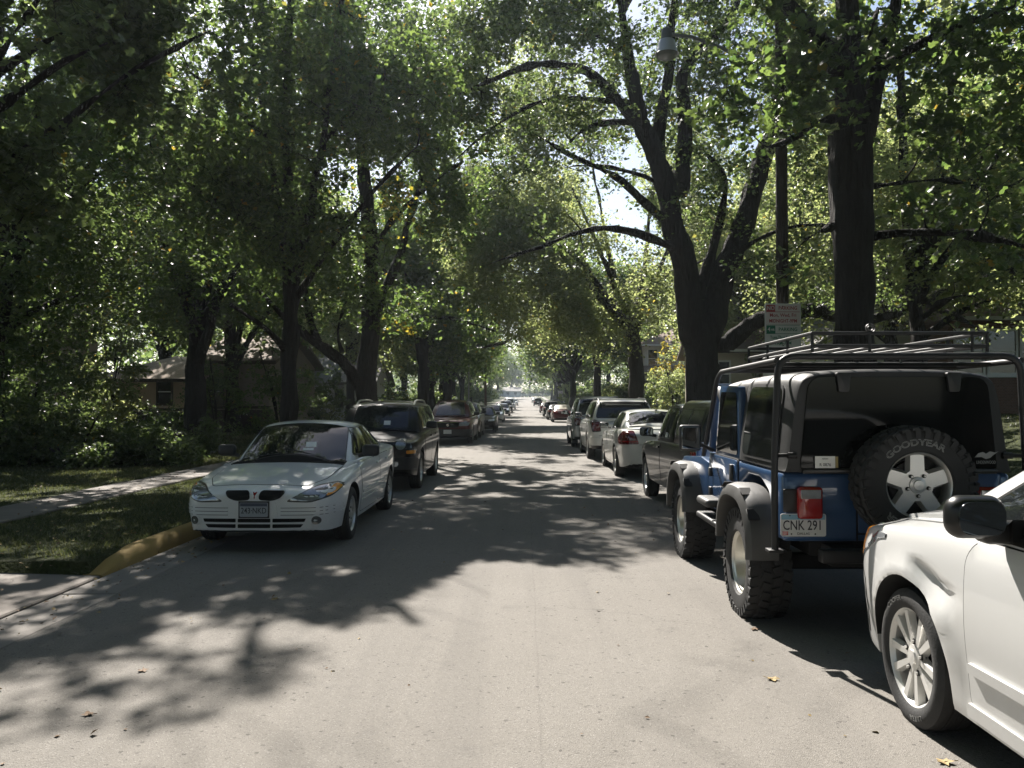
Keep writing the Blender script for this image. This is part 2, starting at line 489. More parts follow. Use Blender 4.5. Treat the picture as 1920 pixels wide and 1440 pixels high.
k1 = run('kerb', kp, 7.72, 26, M_YELK, 3, -1, .9).build('kerb', M_YELK); tag(k1, kind='structure')
k2 = run('kerb', kp, 26.004, 320, M_CONC, 4, -1).build('kerb', M_CONC); tag(k2, kind='structure')
k3 = run('kerb', kp, -40, 320, M_CONC, 4, 1).build('kerb', M_CONC); tag(k3, kind='structure')
# gutter pans: slabs between joints
def slab(x0, x1, y0, y1, z0, z1, th, tilt=(0, 0)):
    m = MB()
    b = bmesh.new()
    P = [(x0, y0, z0 + tilt[0]), (x1, y0, z1 + tilt[0]), (x1, y1, z1 + tilt[1]), (x0, y1, z0 + tilt[1])]
    T = [b.verts.new(p) for p in P]; U = [b.verts.new((p[0], p[1], p[2] - th)) for p in P]
    b.faces.new(T); b.faces.new(U[::-1])
    for i in range(4): b.faces.new((T[i], U[i], U[(i + 1) % 4], T[(i + 1) % 4]))
    bmesh.ops.recalc_face_normals(b, faces=b.faces)
    bmesh.ops.bevel(b, geom=[e for e in b.edges if all(v in T for v in e.verts)], offset=.012, segments=1, affect='EDGES')
    m._merge(b); return m
rg = random.Random(5)
def structure(name):
    e = bpy.data.objects.new(name, None); COL.objects.link(e); return tag(e, kind='structure')
gut = structure('gutter')
for sx in (-1, 1):
    y = -20.
    while y < 64:
        x0, x1 = sx * (KERB - .50), sx * (KERB - .004)
        slab(min(x0, x1), max(x0, x1), y + .006, y + 2.994, (.006 if x0 < x1 else .0) + rg.uniform(0, .004), (.0 if x0 < x1 else .006) + rg.uniform(0, .004), .12).build('slab', M_CONC, gut)
        y += 3.
    b = run('gutter', [(KERB - .50, -.1), (KERB - .50, .004), (KERB - .004, .0), (KERB - .004, -.1)], 64, 320, M_CONC, 4, sx).build('slab', M_CONC, gut)
# driveway apron: slabs rising from the gutter, cracked along the middle
ap = structure('driveway')
for (x0, x1, z0, z1) in ((-5.35, -3.965, .055, .012), (-6.75, -5.36, .10, .06), (-9.4, -6.76, .12, .10), (-13.2, -9.41, .14, .12)):
    for (y0, y1) in ((1.2, 3.35), (3.362, 5.55), (5.562, 7.70)):
        slab(x0, x1, y0, y1, z0 + rg.uniform(-.008, .008), z1 + rg.uniform(-.004, .004), .18, (rg.uniform(-.006, .006), rg.uniform(-.006, .006))).build('slab', M_WALK, ap)
for sx, x0, x1 in ((-1, -7.42, -6.45), (1, 6.1, 7.3)):
    sw = structure('sidewalk')
    y = 7.72 if sx < 0 else 2.
    while y < 92:
        slab(x0, x1, y + .006, y + 1.494, .150 + road_z(y) + rg.uniform(-.006, .010), .150 + road_z(y) + rg.uniform(-.006, .010), .15, (rg.uniform(-.006, .006), rg.uniform(-.006, .006))).build('slab', M_WALK, sw)
        y += 1.5
    m = MB(); yy = list(np.arange(92, 321, 4.0)); 
    A = [(m.bm.verts.new((x0, y, road_z(y) + .155)), m.bm.verts.new((x1, y, road_z(y) + .155))) for y in yy]
    for a, b in zip(A[:-1], A[1:]): m.bm.faces.new((a[0], a[1], b[1], b[0]))
    m.build('far_walk', M_WALK, sw)
# ------------------------------------------------------------------ vehicle materials
M_GLASS = plain('tinted_glass', (.012, .014, .015), .03, 0, 0, .6, var=0)
M_BLACK = plain('black_plastic', (.018, .018, .019), .45, var=.3, scale=20)
M_TRIM = plain('satin_black_trim', (.012, .012, .012), .3, var=.2)
M_GAP = plain('panel_gap', (.006, .006, .006), .8, var=0)
M_UNDER = plain('underbody', (.012, .012, .012), .9, var=.3)
M_TYRE = plain('tyre_rubber', (.022, .022, .022), .75, var=.35, scale=14, bump=.15)
M_ALLOY = plain('silver_alloy', (.62, .61, .58), .32, .75, var=.12, scale=8)
M_ALLOYW = plain('painted_alloy', (.66, .65, .62), .35, .35, var=.1, scale=8)
M_DISC = plain('brake_disc', (.022, .021, .020), .6, .3, var=.3)
M_GRILLE = plain('grille_black', (.010, .010, .010), .85, 0, 0, .15, var=.2)
M_CHROME = plain('chrome', (.75, .75, .75), .12, 1., var=.05)
M_LENS = plain('clear_lens', (.27, .285, .30), .06, .3, 1., .6, var=.35, scale=22)
M_LENSD = plain('smoked_lens', (.10, .105, .11), .06, .2, 1., .6, var=.4, scale=18)
M_AMBER = plain('amber_lens', (.85, .30, .02), .12, 0, 1., .5, var=.2, scale=30)
M_REDL = plain('red_lens', (.28, .010, .010), .12, 0, 1., .5, var=.3, scale=30)
M_REDD = plain('dark_red_lens', (.09, .006, .008), .10, 0, 1., .5, var=.3, scale=30)
M_PLATE = plain('plate_white', (.62, .63, .62), .4, var=.08)
M_INK = plain('dark_ink', (.02, .022, .03), .5, var=0)
M_PAPER = plain('white_paper', (.80, .80, .78), .7, var=.05)
M_MIRROR = plain('mirror_glass', (.35, .37, .38), .02, 1., var=0)

def interp(tab, a):
    xs = [t[0] for t in tab]; ys = [t[1] for t in tab]
    return float(np.interp(a, xs, ys))

def cage_mesh(sections, creases, long_creases, level, cap=True):
    """sections: half sections (points from bottom centre outwards to top centre) front to rear; returns a subdivided mesh"""
    bm = bmesh.new(); cl = bm.edges.layers.float.new('crease_edge')
    K = len(sections[0]); rows = []
    for sec in sections:
        row = []
        for i, p in enumerate(sec):
            row.append(bm.verts.new(p))
        for i in range(K - 2, 0, -1):
            p = sec[i]; row.append(bm.verts.new((-p[0], p[1], p[2])))
        rows.append(row)
    n = len(rows[0])
    for a, b in zip(rows[:-1], rows[1:]):
        for j in range(n):
            bm.faces.new((a[j], a[(j + 1) % n], b[(j + 1) % n], b[j]))
    if cap:
        for row in (rows[0], rows[-1]):
            for i in range(0, K - 1):          # quads across between right i,i+1 and left i,i+1
                l0 = row[(n - i) % n]; l1 = row[(n - i - 1) % n]
                vs = []
                for v in (row[i], row[i + 1], l1, l0):
                    if v not in vs: vs.append(v)
                if len(vs) >= 3:
                    try: bm.faces.new(vs)
                    except ValueError: pass
    bm.verts.ensure_lookup_table()
    def crease(v, w, val):
        e = bm.edges.get((v, w))
        if e: e[cl] = max(e[cl], val)
    for (si, val) in creases:
        row = rows[si]
        for j in range(n): crease(row[j], row[(j + 1) % n], val)
    for (pi, s0, s1, val) in long_creases:
        for si in range(s0, s1):
            crease(rows[si][pi], rows[si + 1][pi], val)
            q = (n - pi) % n
            crease(rows[si][q], rows[si + 1][q], val)
    bmesh.ops.recalc_face_normals(bm, faces=bm.faces)
    me = bpy.data.meshes.new('cage'); bm.to_mesh(me); bm.free()
    o = bpy.data.objects.new('cage', me); COL.objects.link(o)
    md = o.modifiers.new('s', 'SUBSURF'); md.levels = level; md.render_levels = level
    dg = bpy.context.evaluated_depsgraph_get(); dg.update()
    res = bpy.data.meshes.new_from_object(o.evaluated_get(dg))
    bpy.data.objects.remove(o); bpy.data.meshes.remove(me)
    return res

def boolean_cut(me, cut_me):
    o = bpy.data.objects.new('a', me); COL.objects.link(o)
    c = bpy.data.objects.new('b', cut_me); COL.objects.link(c)
    md = o.modifiers.new('b', 'BOOLEAN'); md.operation = 'DIFFERENCE'; md.object = c; md.solver = 'EXACT'
    dg = bpy.context.evaluated_depsgraph_get(); dg.update()
    res = bpy.data.meshes.new_from_object(o.evaluated_get(dg))
    bpy.data.objects.remove(o); bpy.data.objects.remove(c)
    return res

def rpoly(pts, r, n=4):
    """polygon with rounded corners"""
    out = []; k = len(pts)
    rr = r if isinstance(r, (list, tuple)) else [r] * k
    for i in range(k):
        p0, p, p1 = Vector(pts[i - 1]), Vector(pts[i]), Vector(pts[(i + 1) % k])
        a, b = p0 - p, p1 - p
        d = min(rr[i], a.length * .48, b.length * .48)
        if d < 1e-5: out.append(tuple(p)); continue
        A, B = p + a.normalized() * d, p + b.normalized() * d
        for j in range(n + 1):
            t = j / n
            out.append(tuple(A * (1 - t) ** 2 + p * 2 * t * (1 - t) + B * t * t))
    return out
def grow(poly, d):
    """offset a polygon outwards by d"""
    k = len(poly); P = [Vector(p) for p in poly]
    area = sum(P[i].x * P[(i + 1) % k].y - P[(i + 1) % k].x * P[i].y for i in range(k))
    s = 1 if area > 0 else -1
    out = []
    for i in range(k):
        a = (P[i] - P[i - 1]); b = (P[(i + 1) % k] - P[i])
        if a.length < 1e-9: a = b
        if b.length < 1e-9: b = a
        a.normalize(); b.normalize()
        n = Vector((a.y + b.y, -a.x - b.x)) * s
        if n.length < 1e-6: n = Vector((a.y, -a.x)) * s
        n.normalize()
        c = max(.4, n.dot(Vector((a.y, -a.x)) * s))
        out.append(tuple(P[i] + n * (d / c)))
    return out
def circ(c, r, n=20, sy=1.): return [(c[0] + r * math.cos(2 * PI * i / n), c[1] + r * sy * math.sin(2 * PI * i / n)) for i in range(n)]

class Body:
    """a car being built: body mesh + surface to lay parts on"""
    def __init__(s, root, me): 
        s.root = root
        bm = bmesh.new(); bm.from_mesh(me); s.bvh = BVHTree.FromBMesh(bm); bm.free()
        s.y0 = min(v.co.y for v in me.vertices); s.y1 = max(v.co.y for v in me.vertices)
    def patch(s, name, poly, axis, mat, off=.004, skirt=None, res=.07, parent=None, both=False, bulge=0.):
        """a panel of the given outline laid on the body surface with real thickness"""
        if both:
            a = s.patch(name, poly, axis, mat, off, skirt, res, parent, False, bulge)
            if axis in ('+x', '-x'): b = s.patch(name, poly, '-x' if axis == '+x' else '+x', mat, off, skirt, res, parent, False, bulge)
            else: b = s.patch(name, [(-p[0], p[1]) for p in poly], axis, mat, off, skirt, res, parent, False, bulge)
            return a, b
        skirt = off + .012 if skirt is None else skirt
        # densify the outline
        out = []
        k = len(poly)
        for i in range(k):
            a, b = Vector(poly[i]), Vector(poly[(i + 1) % k])
            m = max(1, int((b - a).length / res))
            for j in range(m): out.append(a.lerp(b, j / m))
        nb = len(out)
        xs = [p.x for p in out]; ys = [p.y for p in out]
        pts = list(out)
        def inside(x, y):
            c = False
            for i in range(nb):
                p, q = out[i], out[i - 1]
                if (p.y > y) != (q.y > y) and x < (q.x - p.x) * (y - p.y) / (q.y - p.y + 1e-12) + p.x: c = not c
            return c
        nx = int((max(xs) - min(xs)) / res); ny = int((max(ys) - min(ys)) / res)
        for i in range(1, nx + 1):
            for j in range(1, ny + 1):
                x = min(xs) + (i - .5) * res; y = min(ys) + (j - .5) * res
                if inside(x, y) and min((Vector((x, y)) - p).length_squared for p in out) > (res * .35) ** 2:
                    pts.append(Vector((x, y)))
        vv, ee, ff, ov, oe, of = geometry.delaunay_2d_cdt(pts, [], [list(range(nb))], 1, 1e-6)
        D = {'+x': (1, 0, 0), '-x': (-1, 0, 0), '+y': (0, 1, 0), '-y': (0, -1, 0), '+z': (0, 0, 1)}[axis]
        D = Vector(D)
        def P3(p, far):
            if axis[1] == 'x': return Vector((D.x * far, p[0], p[1]))
            if axis[1] == 'y': return Vector((p[0], D.y * far, p[1]))
            return Vector((p[0], p[1], far))
        top = []; bas = []
        cx = sum(xs) / nb; cy = sum(ys) / nb; rad = max(max(xs) - min(xs), max(ys) - min(ys)) / 2
        for p in vv:
            o = P3(p, 6.)
            h, nrm, idx, dist = s.bvh.ray_cast(o, -D)
            if axis[1] == 'y':        # keep end pieces on the end of the car, never trailing along its flank
                k_ = 0
                while (h is None or (s.y1 - h.y if D.y > 0 else h.y - s.y0) > .62) and k_ < 24:
                    p = (p[0] * .99, p[1]); h, nrm, idx, dist = s.bvh.ray_cast(P3(p, 6.), -D); k_ += 1
            if h is None:
                h, nrm, idx, dist = s.bvh.find_nearest(P3(p, 1.0))
            if nrm.dot(D) < 0: nrm = -nrm
            nrm = (nrm + D * .25).normalized()
            e = 0
            if bulge:
                q = ((p[0] - cx) / (max(xs) - min(xs)) * 2) ** 2 + ((p[1] - cy) / (max(ys) - min(ys)) * 2) ** 2
                e = bulge * max(0, 1 - q) ** .5
            top.append(h + nrm * (off + e)); bas.append(h - nrm * (skirt - off))
        bm = bmesh.new()
        T = [bm.verts.new(v) for v in top]
        cnt = {}
        for f in ff:
            try: 
                q = bm.faces.new([T[i] for i in f]); q.smooth = True
            except ValueError: continue
            for i in range(len(f)):
                e = (f[i], f[(i + 1) % len(f)]); cnt[e] = cnt.get(e, 0) + 1
        sk = {}
        for (a, b) in list(cnt):
            if (b, a) not in cnt:
                vs = [bm.verts.new(v) for v in (top[b], top[a], bas[a], bas[b])]
                bm.faces.new(vs)
        for f in bm.faces:
            f.normal_update()
        ref = sum((f.normal for f in bm.faces if f.smooth), Vector())
        if ref.dot(D) < 0:
            for f in bm.faces: f.normal_flip()
        me = bpy.data.meshes.new(name); bm.to_mesh(me); bm.free()
        return link_mesh(name, me, parent or s.root, mat)
    def hit(s, o, d):
        h, n, i, dist = s.bvh.ray_cast(Vector(o), Vector(d))
        return (h, n) if h is not None else (Vector(o), -Vector(d))

# ------------------------------------------------------------------ wheels
WHEEL_CACHE = {}
def wheel_meshes(Rt, w, Rr, style, rim_mat=None, n=40, knobby=False):
    key = (Rt, w, Rr, style, n, knobby)
    if key in WHEEL_CACHE: return WHEEL_CACHE[key]
    h = w / 2
    t = MB()
    prof = [(-h * .72, Rr * .96), (-h * .95, Rr + .012), (-h, (Rr + Rt) / 2), (-h * .93, Rt - .028), (-h * .80, Rt - .006), (-h * .5, Rt)]
    gro = []
    for gx in (-.3, .0, .3):
        gro += [(h * gx - .006, Rt), (h * gx - .004, Rt - .009), (h * gx + .004, Rt - .009), (h * gx + .006, Rt)]
    prof = prof + (gro if not knobby else [(-h * .2, Rt - .004), (h * .2, Rt - .004)]) + [(-a, r) for a, r in prof[::-1]]
    # raised ring at the bead
    prof.append((h * .80, Rr * .97))
    t.lathe(prof, n)
    if knobby:
        nk = 34
        for row, (x0, wd) in enumerate(((-h * .78, h * .42), (-h * .27, h * .40), (h * .27, h * .40), (h * .78, h * .42))):
            for j in range(nk):
                a = 2 * PI * (j + (.5 if row % 2 else 0)) / nk
                rr = Rt + (.003 if row in (1, 2) else -.008)
                rot = Matrix.Rotation(a, 4, 'X') @ Matrix.Rotation(R(18 if row % 2 else -18), 4, 'Z')
                b = Matrix.Translation((x0, -math.sin(a) * rr, math.cos(a) * rr)) @ rot
                t.box((0, 0, 0), (wd, 2 * PI * Rt / nk * .74, .020), rot=b)
        for sgn in (-1, 1):
            for j in range(nk):                       # side biters on the shoulder
                a = 2 * PI * (j + .25) / nk
                b = Matrix.Translation((sgn * h * .955, -math.sin(a) * (Rt - .035), math.cos(a) * (Rt - .035))) @ Matrix.Rotation(a, 4, 'X')
                t.box((0, 0, 0), (.020, 2 * PI * Rt / nk * .5, .055), rot=b)
    tm = t.mesh('tyre'); tm.materials.append(M_TYRE)
    try: tm.set_sharp_from_angle(angle=R(45))
    except Exception: pass
    r = MB()
    # outer face of the wheel looks towards +x
    r.lathe([(-h * .7, Rr * .98), (h * .62, Rr * .92), (h * .80, Rr * .97), (h * .84, Rr * .995), (h * .76, Rr * 1.01), (h * .5, Rr)], n)
    r.lathe([(h * .12, .001), (h * .12, Rr * .72)], n, mi=1)                        # disc behind the spokes
    r.lathe([(-h * .2, Rr * .72), (-h * .2, Rr * .95)], n, mi=1)
    face = h * .66
    def spoke(a, w0, w1, r0, r1, x0, x1, th=.03):
        pts = [(-w0 / 2, r0), (w0 / 2, r0), (w1 / 2, r1), (-w1 / 2, r1)]
        b = bmesh.new()
        A = [b.verts.new((x, p[0] * .72, p[1])) for p, x in zip(pts, (x0, x0, x1, x1))]
        B = [b.verts.new((x - th, p[0], p[1])) for p, x in zip(pts, (x0, x0, x1, x1))]
        b.faces.new(A); b.faces.new(B[::-1])
        for i in range(4): b.faces.new((A[i], B[i], B[(i + 1) % 4], A[(i + 1) % 4]))
        b.transform(Matrix.Rotation(a, 4, 'X')); r._merge(b, 0)
    if style == 'ten':            # five pairs of tapered spokes
        for i in range(5):
            for d in (-.27, .27):
                spoke(2 * PI * i / 5 + d, Rr * .15, Rr * .22, Rr * .22, Rr * .95, face, face + .012, .035)
            # web between the spokes of a pair, deeper
            spoke(2 * PI * i / 5, Rr * .30, Rr * .34, Rr * .2, Rr * .55, face - .02, face - .02, .02)
    elif style == 'five':         # broad five-spoke with round windows
        for i in range(5):
            spoke(2 * PI * i / 5, Rr * .62, Rr * .56, Rr * .18, Rr * .93, face - .005, face - .008, .04)
        r.lathe([(face - .008, .01), (face - .006, Rr * .48)], n)
    elif style == 'six':
        for i in range(6): spoke(2 * PI * i / 6, Rr * .28, Rr * .30, Rr * .18, Rr * .95, face, face, .035)
    elif style == 'bowl':         # deep polished steel dish
        r.lathe([(h * .78, Rr * .97), (h * .70, Rr * .90), (-h * .1, Rr * .78), (-h * .15, Rr * .6), (-h * .02, Rr * .35), (h * .12, Rr * .30), (h * .12, .001)], n)
    else:                         # seven slim spokes
        for i in range(7): spoke(2 * PI * i / 7, Rr * .20, Rr * .17, Rr * .18, Rr * .95, face - .01, face, .03)
    hubx = face + .004 if style != 'bowl' else h * .12
    r.lathe([(hubx - .03, Rr * .27), (hubx, Rr * .25), (hubx + .004, Rr * .16), (hubx + .012, Rr * .15), (hubx + .014, .001)], 24)
    for i in range(5):            # nuts sit in dark wells
        a = 2 * PI * i / 5 + .6
        c = (hubx - .006, math.sin(a) * Rr * .33, math.cos(a) * Rr * .33)
        r.lathe([(0, Rr * .062), (.008, Rr * .060), (.008, .001)], 8, c=c, mi=1)
        r.lathe([(.008, Rr * .035), (.018, Rr * .03), (.018, .001)], 6, c=c, mi=0)
    rm = r.mesh('rim')
    for m in (rim_mat or M_ALLOY, M_DISC): rm.materials.append(m)
    try: rm.set_sharp_from_angle(angle=R(35))
    except Exception: pass
    WHEEL_CACHE[key] = (tm, rm)
    return tm, rm
def put_wheel(root, x, y, Rt, w, Rr, style, rim_mat=None, n=40, knobby=False, spin=0., steer=0.):
    tm, rm = wheel_meshes(Rt, w, Rr, style, rim_mat, n, knobby)
    e = bpy.data.objects.new('wheel', None); COL.objects.link(e); e.parent = root
    e.location = (x, y, Rt - .004); e.empty_display_size = .1
    e.rotation_euler = (spin, 0, steer if x > 0 else PI + steer)
    a = bpy.data.objects.new('tyre', tm); COL.objects.link(a); a.parent = e
    b = bpy.data.objects.new('rim', rm); COL.objects.link(b); b.parent = e
    return e

# ------------------------------------------------------------------ generic car
def build_car(sp, name, label, cat, loc, facing, group, paint_mat, level=2, n_wheel=32, opts=None):
    """sp: profile tables along a = distance behind the nose; facing +1 looks along +Y"""
    o = dict(sp.get('opts', {})); o.update(opts or {})
    L, W, H, wb, fo, Rt, tw = (sp[k] for k in ('L', 'W', 'H', 'wb', 'fo', 'R', 'tw'))
    root = thing(name, label, cat, loc, 0 if facing > 0 else PI, group)
    Y = lambda a: L / 2 - a
    aa = sorted(set(sp.get('st', []) + [0, .05, .18, .42, fo - .42, fo, fo + .42, fo + wb / 2, fo + wb - .42, fo + wb, fo + wb + .42, L - .42, L - .18, L - .05, L]))
    aa = [a for i, a in enumerate(aa) if i == 0 or a - aa[i - 1] > .035]
    secs = []
    for a in aa:
        w = interp(sp['plan'], a) * W / 2; zb = interp(sp['bot'], a); zs = interp(sp['sh'], a); zd = interp(sp['deck'], a)
        lo = sp.get('low', .94)
        y = Y(a); zm = zb + (zs - zb) * sp.get('mid', .52)
        nose = max(0., 1 - a / .3) if a < .3 else 0.
        secs.append([(0, y, zb), (w * .80, y, zb), (w * lo, y, zb + .02), (w * (lo + 1) / 2, y, zb + .17 * (zs - zb) / .5),
                     (w, y, zm), (w * .985, y, zs - .07), (w * .95, y, zs), (w * .60, y, zs + (zd - zs) * .8), (0, y, zd)])
    me = cage_mesh(secs, [], [(6, 0, len(secs) - 1, sp.get('shc', .35)), (2, 0, len(secs) - 1, .6)], level)
    # wheel openings
    cut = MB(); Ra = Rt + sp.get('arch', .055)
    for ya in (Y(fo), Y(fo + wb)):
        for sx in (-1, 1):
            x0, x1 = sx * (W / 2 - tw - .12), sx * (W / 2 + .2)
            cut.lathe([(min(x0, x1), Ra), (max(x0, x1), Ra)], 40, c=(0, ya, Rt), close=True)
            cut.box(((x0 + x1) / 2, ya, Rt * .3), (abs(x1 - x0) * .999, 2 * Ra * .97, Rt * 1.2))
    # cylinders only (boxes would overlap the cylinders): rebuild the cutter as arch-shaped prisms
    cut.bm.free(); cut = MB()
    arch = [(Ra * math.cos(t), Ra * math.sin(t)) for t in [PI * i / 24 for i in range(25)]]
    for ya in (Y(fo), Y(fo + wb)):
        for sx in (-1, 1):
            x0, x1 = sx * (W / 2 - tw - .12), sx * (W / 2 + .2)
            cut.prism([(ya + p[0], Rt + p[1]) for p in arch] + [(ya - Ra, -.3), (ya + Ra, -.3)], min(x0, x1), max(x0, x1), 'x')
    cme = cut.mesh('cut')
    me = boolean_cut(me, cme)
    # greenhouse
    gs = []
    for (ac, ae, wbse, wr, zb, zr, zt) in sp['gh']:
        def yy(f): return Y(ae + (ac - ae) * (1 - f * f))
        wm = (wbse + wr) / 2 + .018
        gs.append([(0, yy(0), zb - .25), (wbse * .6, yy(.6), zb - .25), (wbse, yy(1), zb - .12), (wbse, yy(1), zb), (wm, yy(.98), (zb + zr) / 2 + .01),
                   (wr, yy(.95), zr), (wr * .72, yy(.7), zr + (zt - zr) * .68), (0, yy(0), zt)])
    ng = len(gs)
    gm = cage_mesh(gs, [(0, .5), (1, .25), (ng - 2, .25), (ng - 1, .5)], [(5, 0, ng - 1, sp.get('railc', .45))], level)
    bm = bmesh.new(); bm.from_mesh(me); bm.from_mesh(gm)
    for f in bm.faces:
        f.smooth = True
        c = f.calc_center_median(); f.material_index = 0
        for ya in (Y(fo), Y(fo + wb)):
            rr = math.hypot(c.y - ya, c.z - Rt)
            if rr < Ra + .004 and abs(c.x) < W / 2 - .03 and (rr < Ra * .985 or abs(f.normal.x) < .35) and c.z > sp['bot'][len(sp['bot']) // 2][1] - .1: f.material_index = 1
        if f.normal.z < -.8 and c.z < .4: f.material_index = 1
    me2 = bpy.data.meshes.new('body'); bm.to_mesh(me2); bm.free()
    me2.set_sharp_from_angle(angle=R(50))
    body = link_mesh('body', me2, root, [o.get('body_mat', paint_mat), M_UNDER])
    B = Body(root, me2)
    # dark underfloor so no light shows through
    # ---- wheels
    Rr = sp.get('rr', Rt * .66)
    for ya in (Y(fo), Y(fo + wb)):
        for sx in (-1, 1):
            put_wheel(root, sx * (W / 2 - tw / 2 - .02), ya, Rt, tw, Rr, o.get('wheel', 'seven'), o.get('rim_mat', M_ALLOY), n_wheel, spin=random.random() * 6)
    res = .09 if level == 1 else .06
    S2 = lambda pts: [(Y(a), z) for a, z in pts]
    # ---- side: doors, seams, windows
    for d in sp.get('doors', []):
        pl = rpoly(S2(d), .05)
        if level > 1:
            B.patch('door_seam', grow(pl, .009), '+x', M_GAP, .0015, res=res, both=True)
            for ob in B.patch('door', pl, '+x', paint_mat if 'door_mat' not in o else o['door_mat'], .0045, res=res, both=True):
                pass
    for wnd in sp.get('windows', []):
        pl = rpoly(S2(wnd), [.03] * len(wnd))
        B.patch('window_frame', grow(pl, .018), '+x', o.get('frame_mat', M_TRIM), .0065, res=res, both=True)
        B.patch('side_window', pl, '+x', M_GLASS, .009, res=res, both=True)
    # ---- screens
    if 'ws' in sp:
        pl = rpoly([(x, Y(a)) for x, a in sp['ws']] + [(-x, Y(a)) for x, a in sp['ws'][::-1]], .05)
        B.patch('windscreen_seal', grow(pl, .018), '+z', M_TRIM, .009, res=min(res, .05))
        ws = B.patch('windscreen', pl, '+z', M_GLASS, .014, res=min(res, .05))
        if level > 1 and o.get('wipers', True):
            for sx in (-.42, .12):
                p0 = B.hit((sx, Y(sp['ws'][0][1]), 3), (0, 0, -1)); p1 = B.hit((sx + .52, Y(sp['ws'][0][1] + .10), 3), (0, 0, -1))
                MB().tube([p0[0] + Vector((0, 0, .02)), p0[0].lerp(p1[0], .5) + Vector((0, .02, .03)), p1[0] + Vector((0, 0, .02))], .008, 5).build('wiper', M_BLACK, root)
    if 'wsf' in sp:   # upright screens: outline in the front view
        pl = rpoly(sp['wsf'] + [(-x, z) for x, z in sp['wsf'][::-1]], .05)
        B.patch('windscreen_seal', grow(pl, .018), '+y', M_TRIM, .003, res=res)
        B.patch('windscreen', pl, '+y', M_GLASS, .006, res=res)
    if 'bl' in sp:
        pl = rpoly([(x, Y(a)) for x, a in sp['bl']] + [(-x, Y(a)) for x, a in sp['bl'][::-1]], .05)
        B.patch('rear_screen_seal', grow(pl, .018), '+z', M_TRIM, .003, res=res)
        B.patch('rear_screen', pl, '+z', M_GLASS, .006, res=res)
    if 'blr' in sp:
        pl = rpoly(sp['blr'] + [(-x, z) for x, z in sp['blr'][::-1]], .05)
        B.patch('rear_screen_seal', grow(pl, .018), '-y', M_TRIM, .003, res=res)
        B.patch('rear_screen', pl, '-y', M_GLASS, .006, res=res)
    if 'cowl' in sp:
        B.patch('cowl', rpoly([(-sp['cowl'][0], Y(sp['cowl'][1])), (sp['cowl'][0], Y(sp['cowl'][1])), (sp['cowl'][0] - .02, Y(sp['cowl'][2])), (-sp['cowl'][0] + .02, Y(sp['cowl'][2]))], .03), '+z', M_GRILLE, .008, res=.028)
    # ---- bonnet seam and panel
    if 'bonnet' in sp and level > 1:
        pl = rpoly([(x, Y(a)) for x, a in sp['bonnet']] + [(-x, Y(a)) for x, a in sp['bonnet'][::-1]], .06)
        B.patch('bonnet_seam', grow(pl, .009), '+z', M_GAP, .0012, res=res)
        B.patch('bonnet', pl, '+z', paint_mat, .004, res=res)
    # ---- front
    for (nm, pl, mt, off, both) in sp.get('front', []): B.patch(nm, pl, '+y', o.get(mt, mt) if isinstance(mt, str) else mt, off, res=min(res, .05), both=both)
    for (nm, pl, mt, off, both) in sp.get('rear', []): B.patch(nm, pl, '-y', o.get(mt, mt) if isinstance(mt, str) else mt, off, res=min(res, .05), both=both)
    for (nm, pl, mt, off, both) in sp.get('side', []): B.patch(nm, S2(pl), '+x', o.get(mt, mt) if isinstance(mt, str) else mt, off, res=min(res, .06), both=both)
    # ---- mirrors
    if 'mirror' in sp:
        am, zm, wx = sp['mirror']
        for sx in (-1, 1):
            m = MB(); m.box((sx * (wx + .10), Y(am), zm), (.22, .12, .15), .045, 3); m.tube([(sx * (wx - .06), Y(am) + .02, zm - .07), (sx * (wx + .06), Y(am), zm - .05)], .025, 6)
            mo = m.build('wing_mirror', o.get('mirror_mat', M_BLACK), root)
            if level > 1:
                MB().box((sx * (wx + .10), Y(am) - .062, zm), (.18, .008, .115), .003, 1).build('mirror_glass', M_MIRROR, mo)
    if level > 1:
        for d in sp.get('handles', []):
            for sx in (-1, 1):
                h, nn = B.hit((sx * 3, Y(d[0]), d[1]), (-sx, 0, 0))
                MB().box(h + Vector((sx * .018, 0, 0)), (.03, .19, .035), .012, 2).build('door_handle', o.get('handle_mat', paint_mat), root)
    for (x, y0, y1, z) in o.get('rails', []):
        for sx in (-1, 1):
            r = MB(); n = 8
            pts = []
            for i in range(n + 1):
                yv = Y(y0 + (y1 - y0) * i / n)
                h, nn = B.hit((sx * x, yv, 4), (0, 0, -1))
                pts.append(h + Vector((0, 0, .05 if 0 < i < n else -.01)))
            r.tube(pts, .018, 6); r.build('roof_rail', o.get('rail_mat', M_BLACK), root)
    return root, B, Y

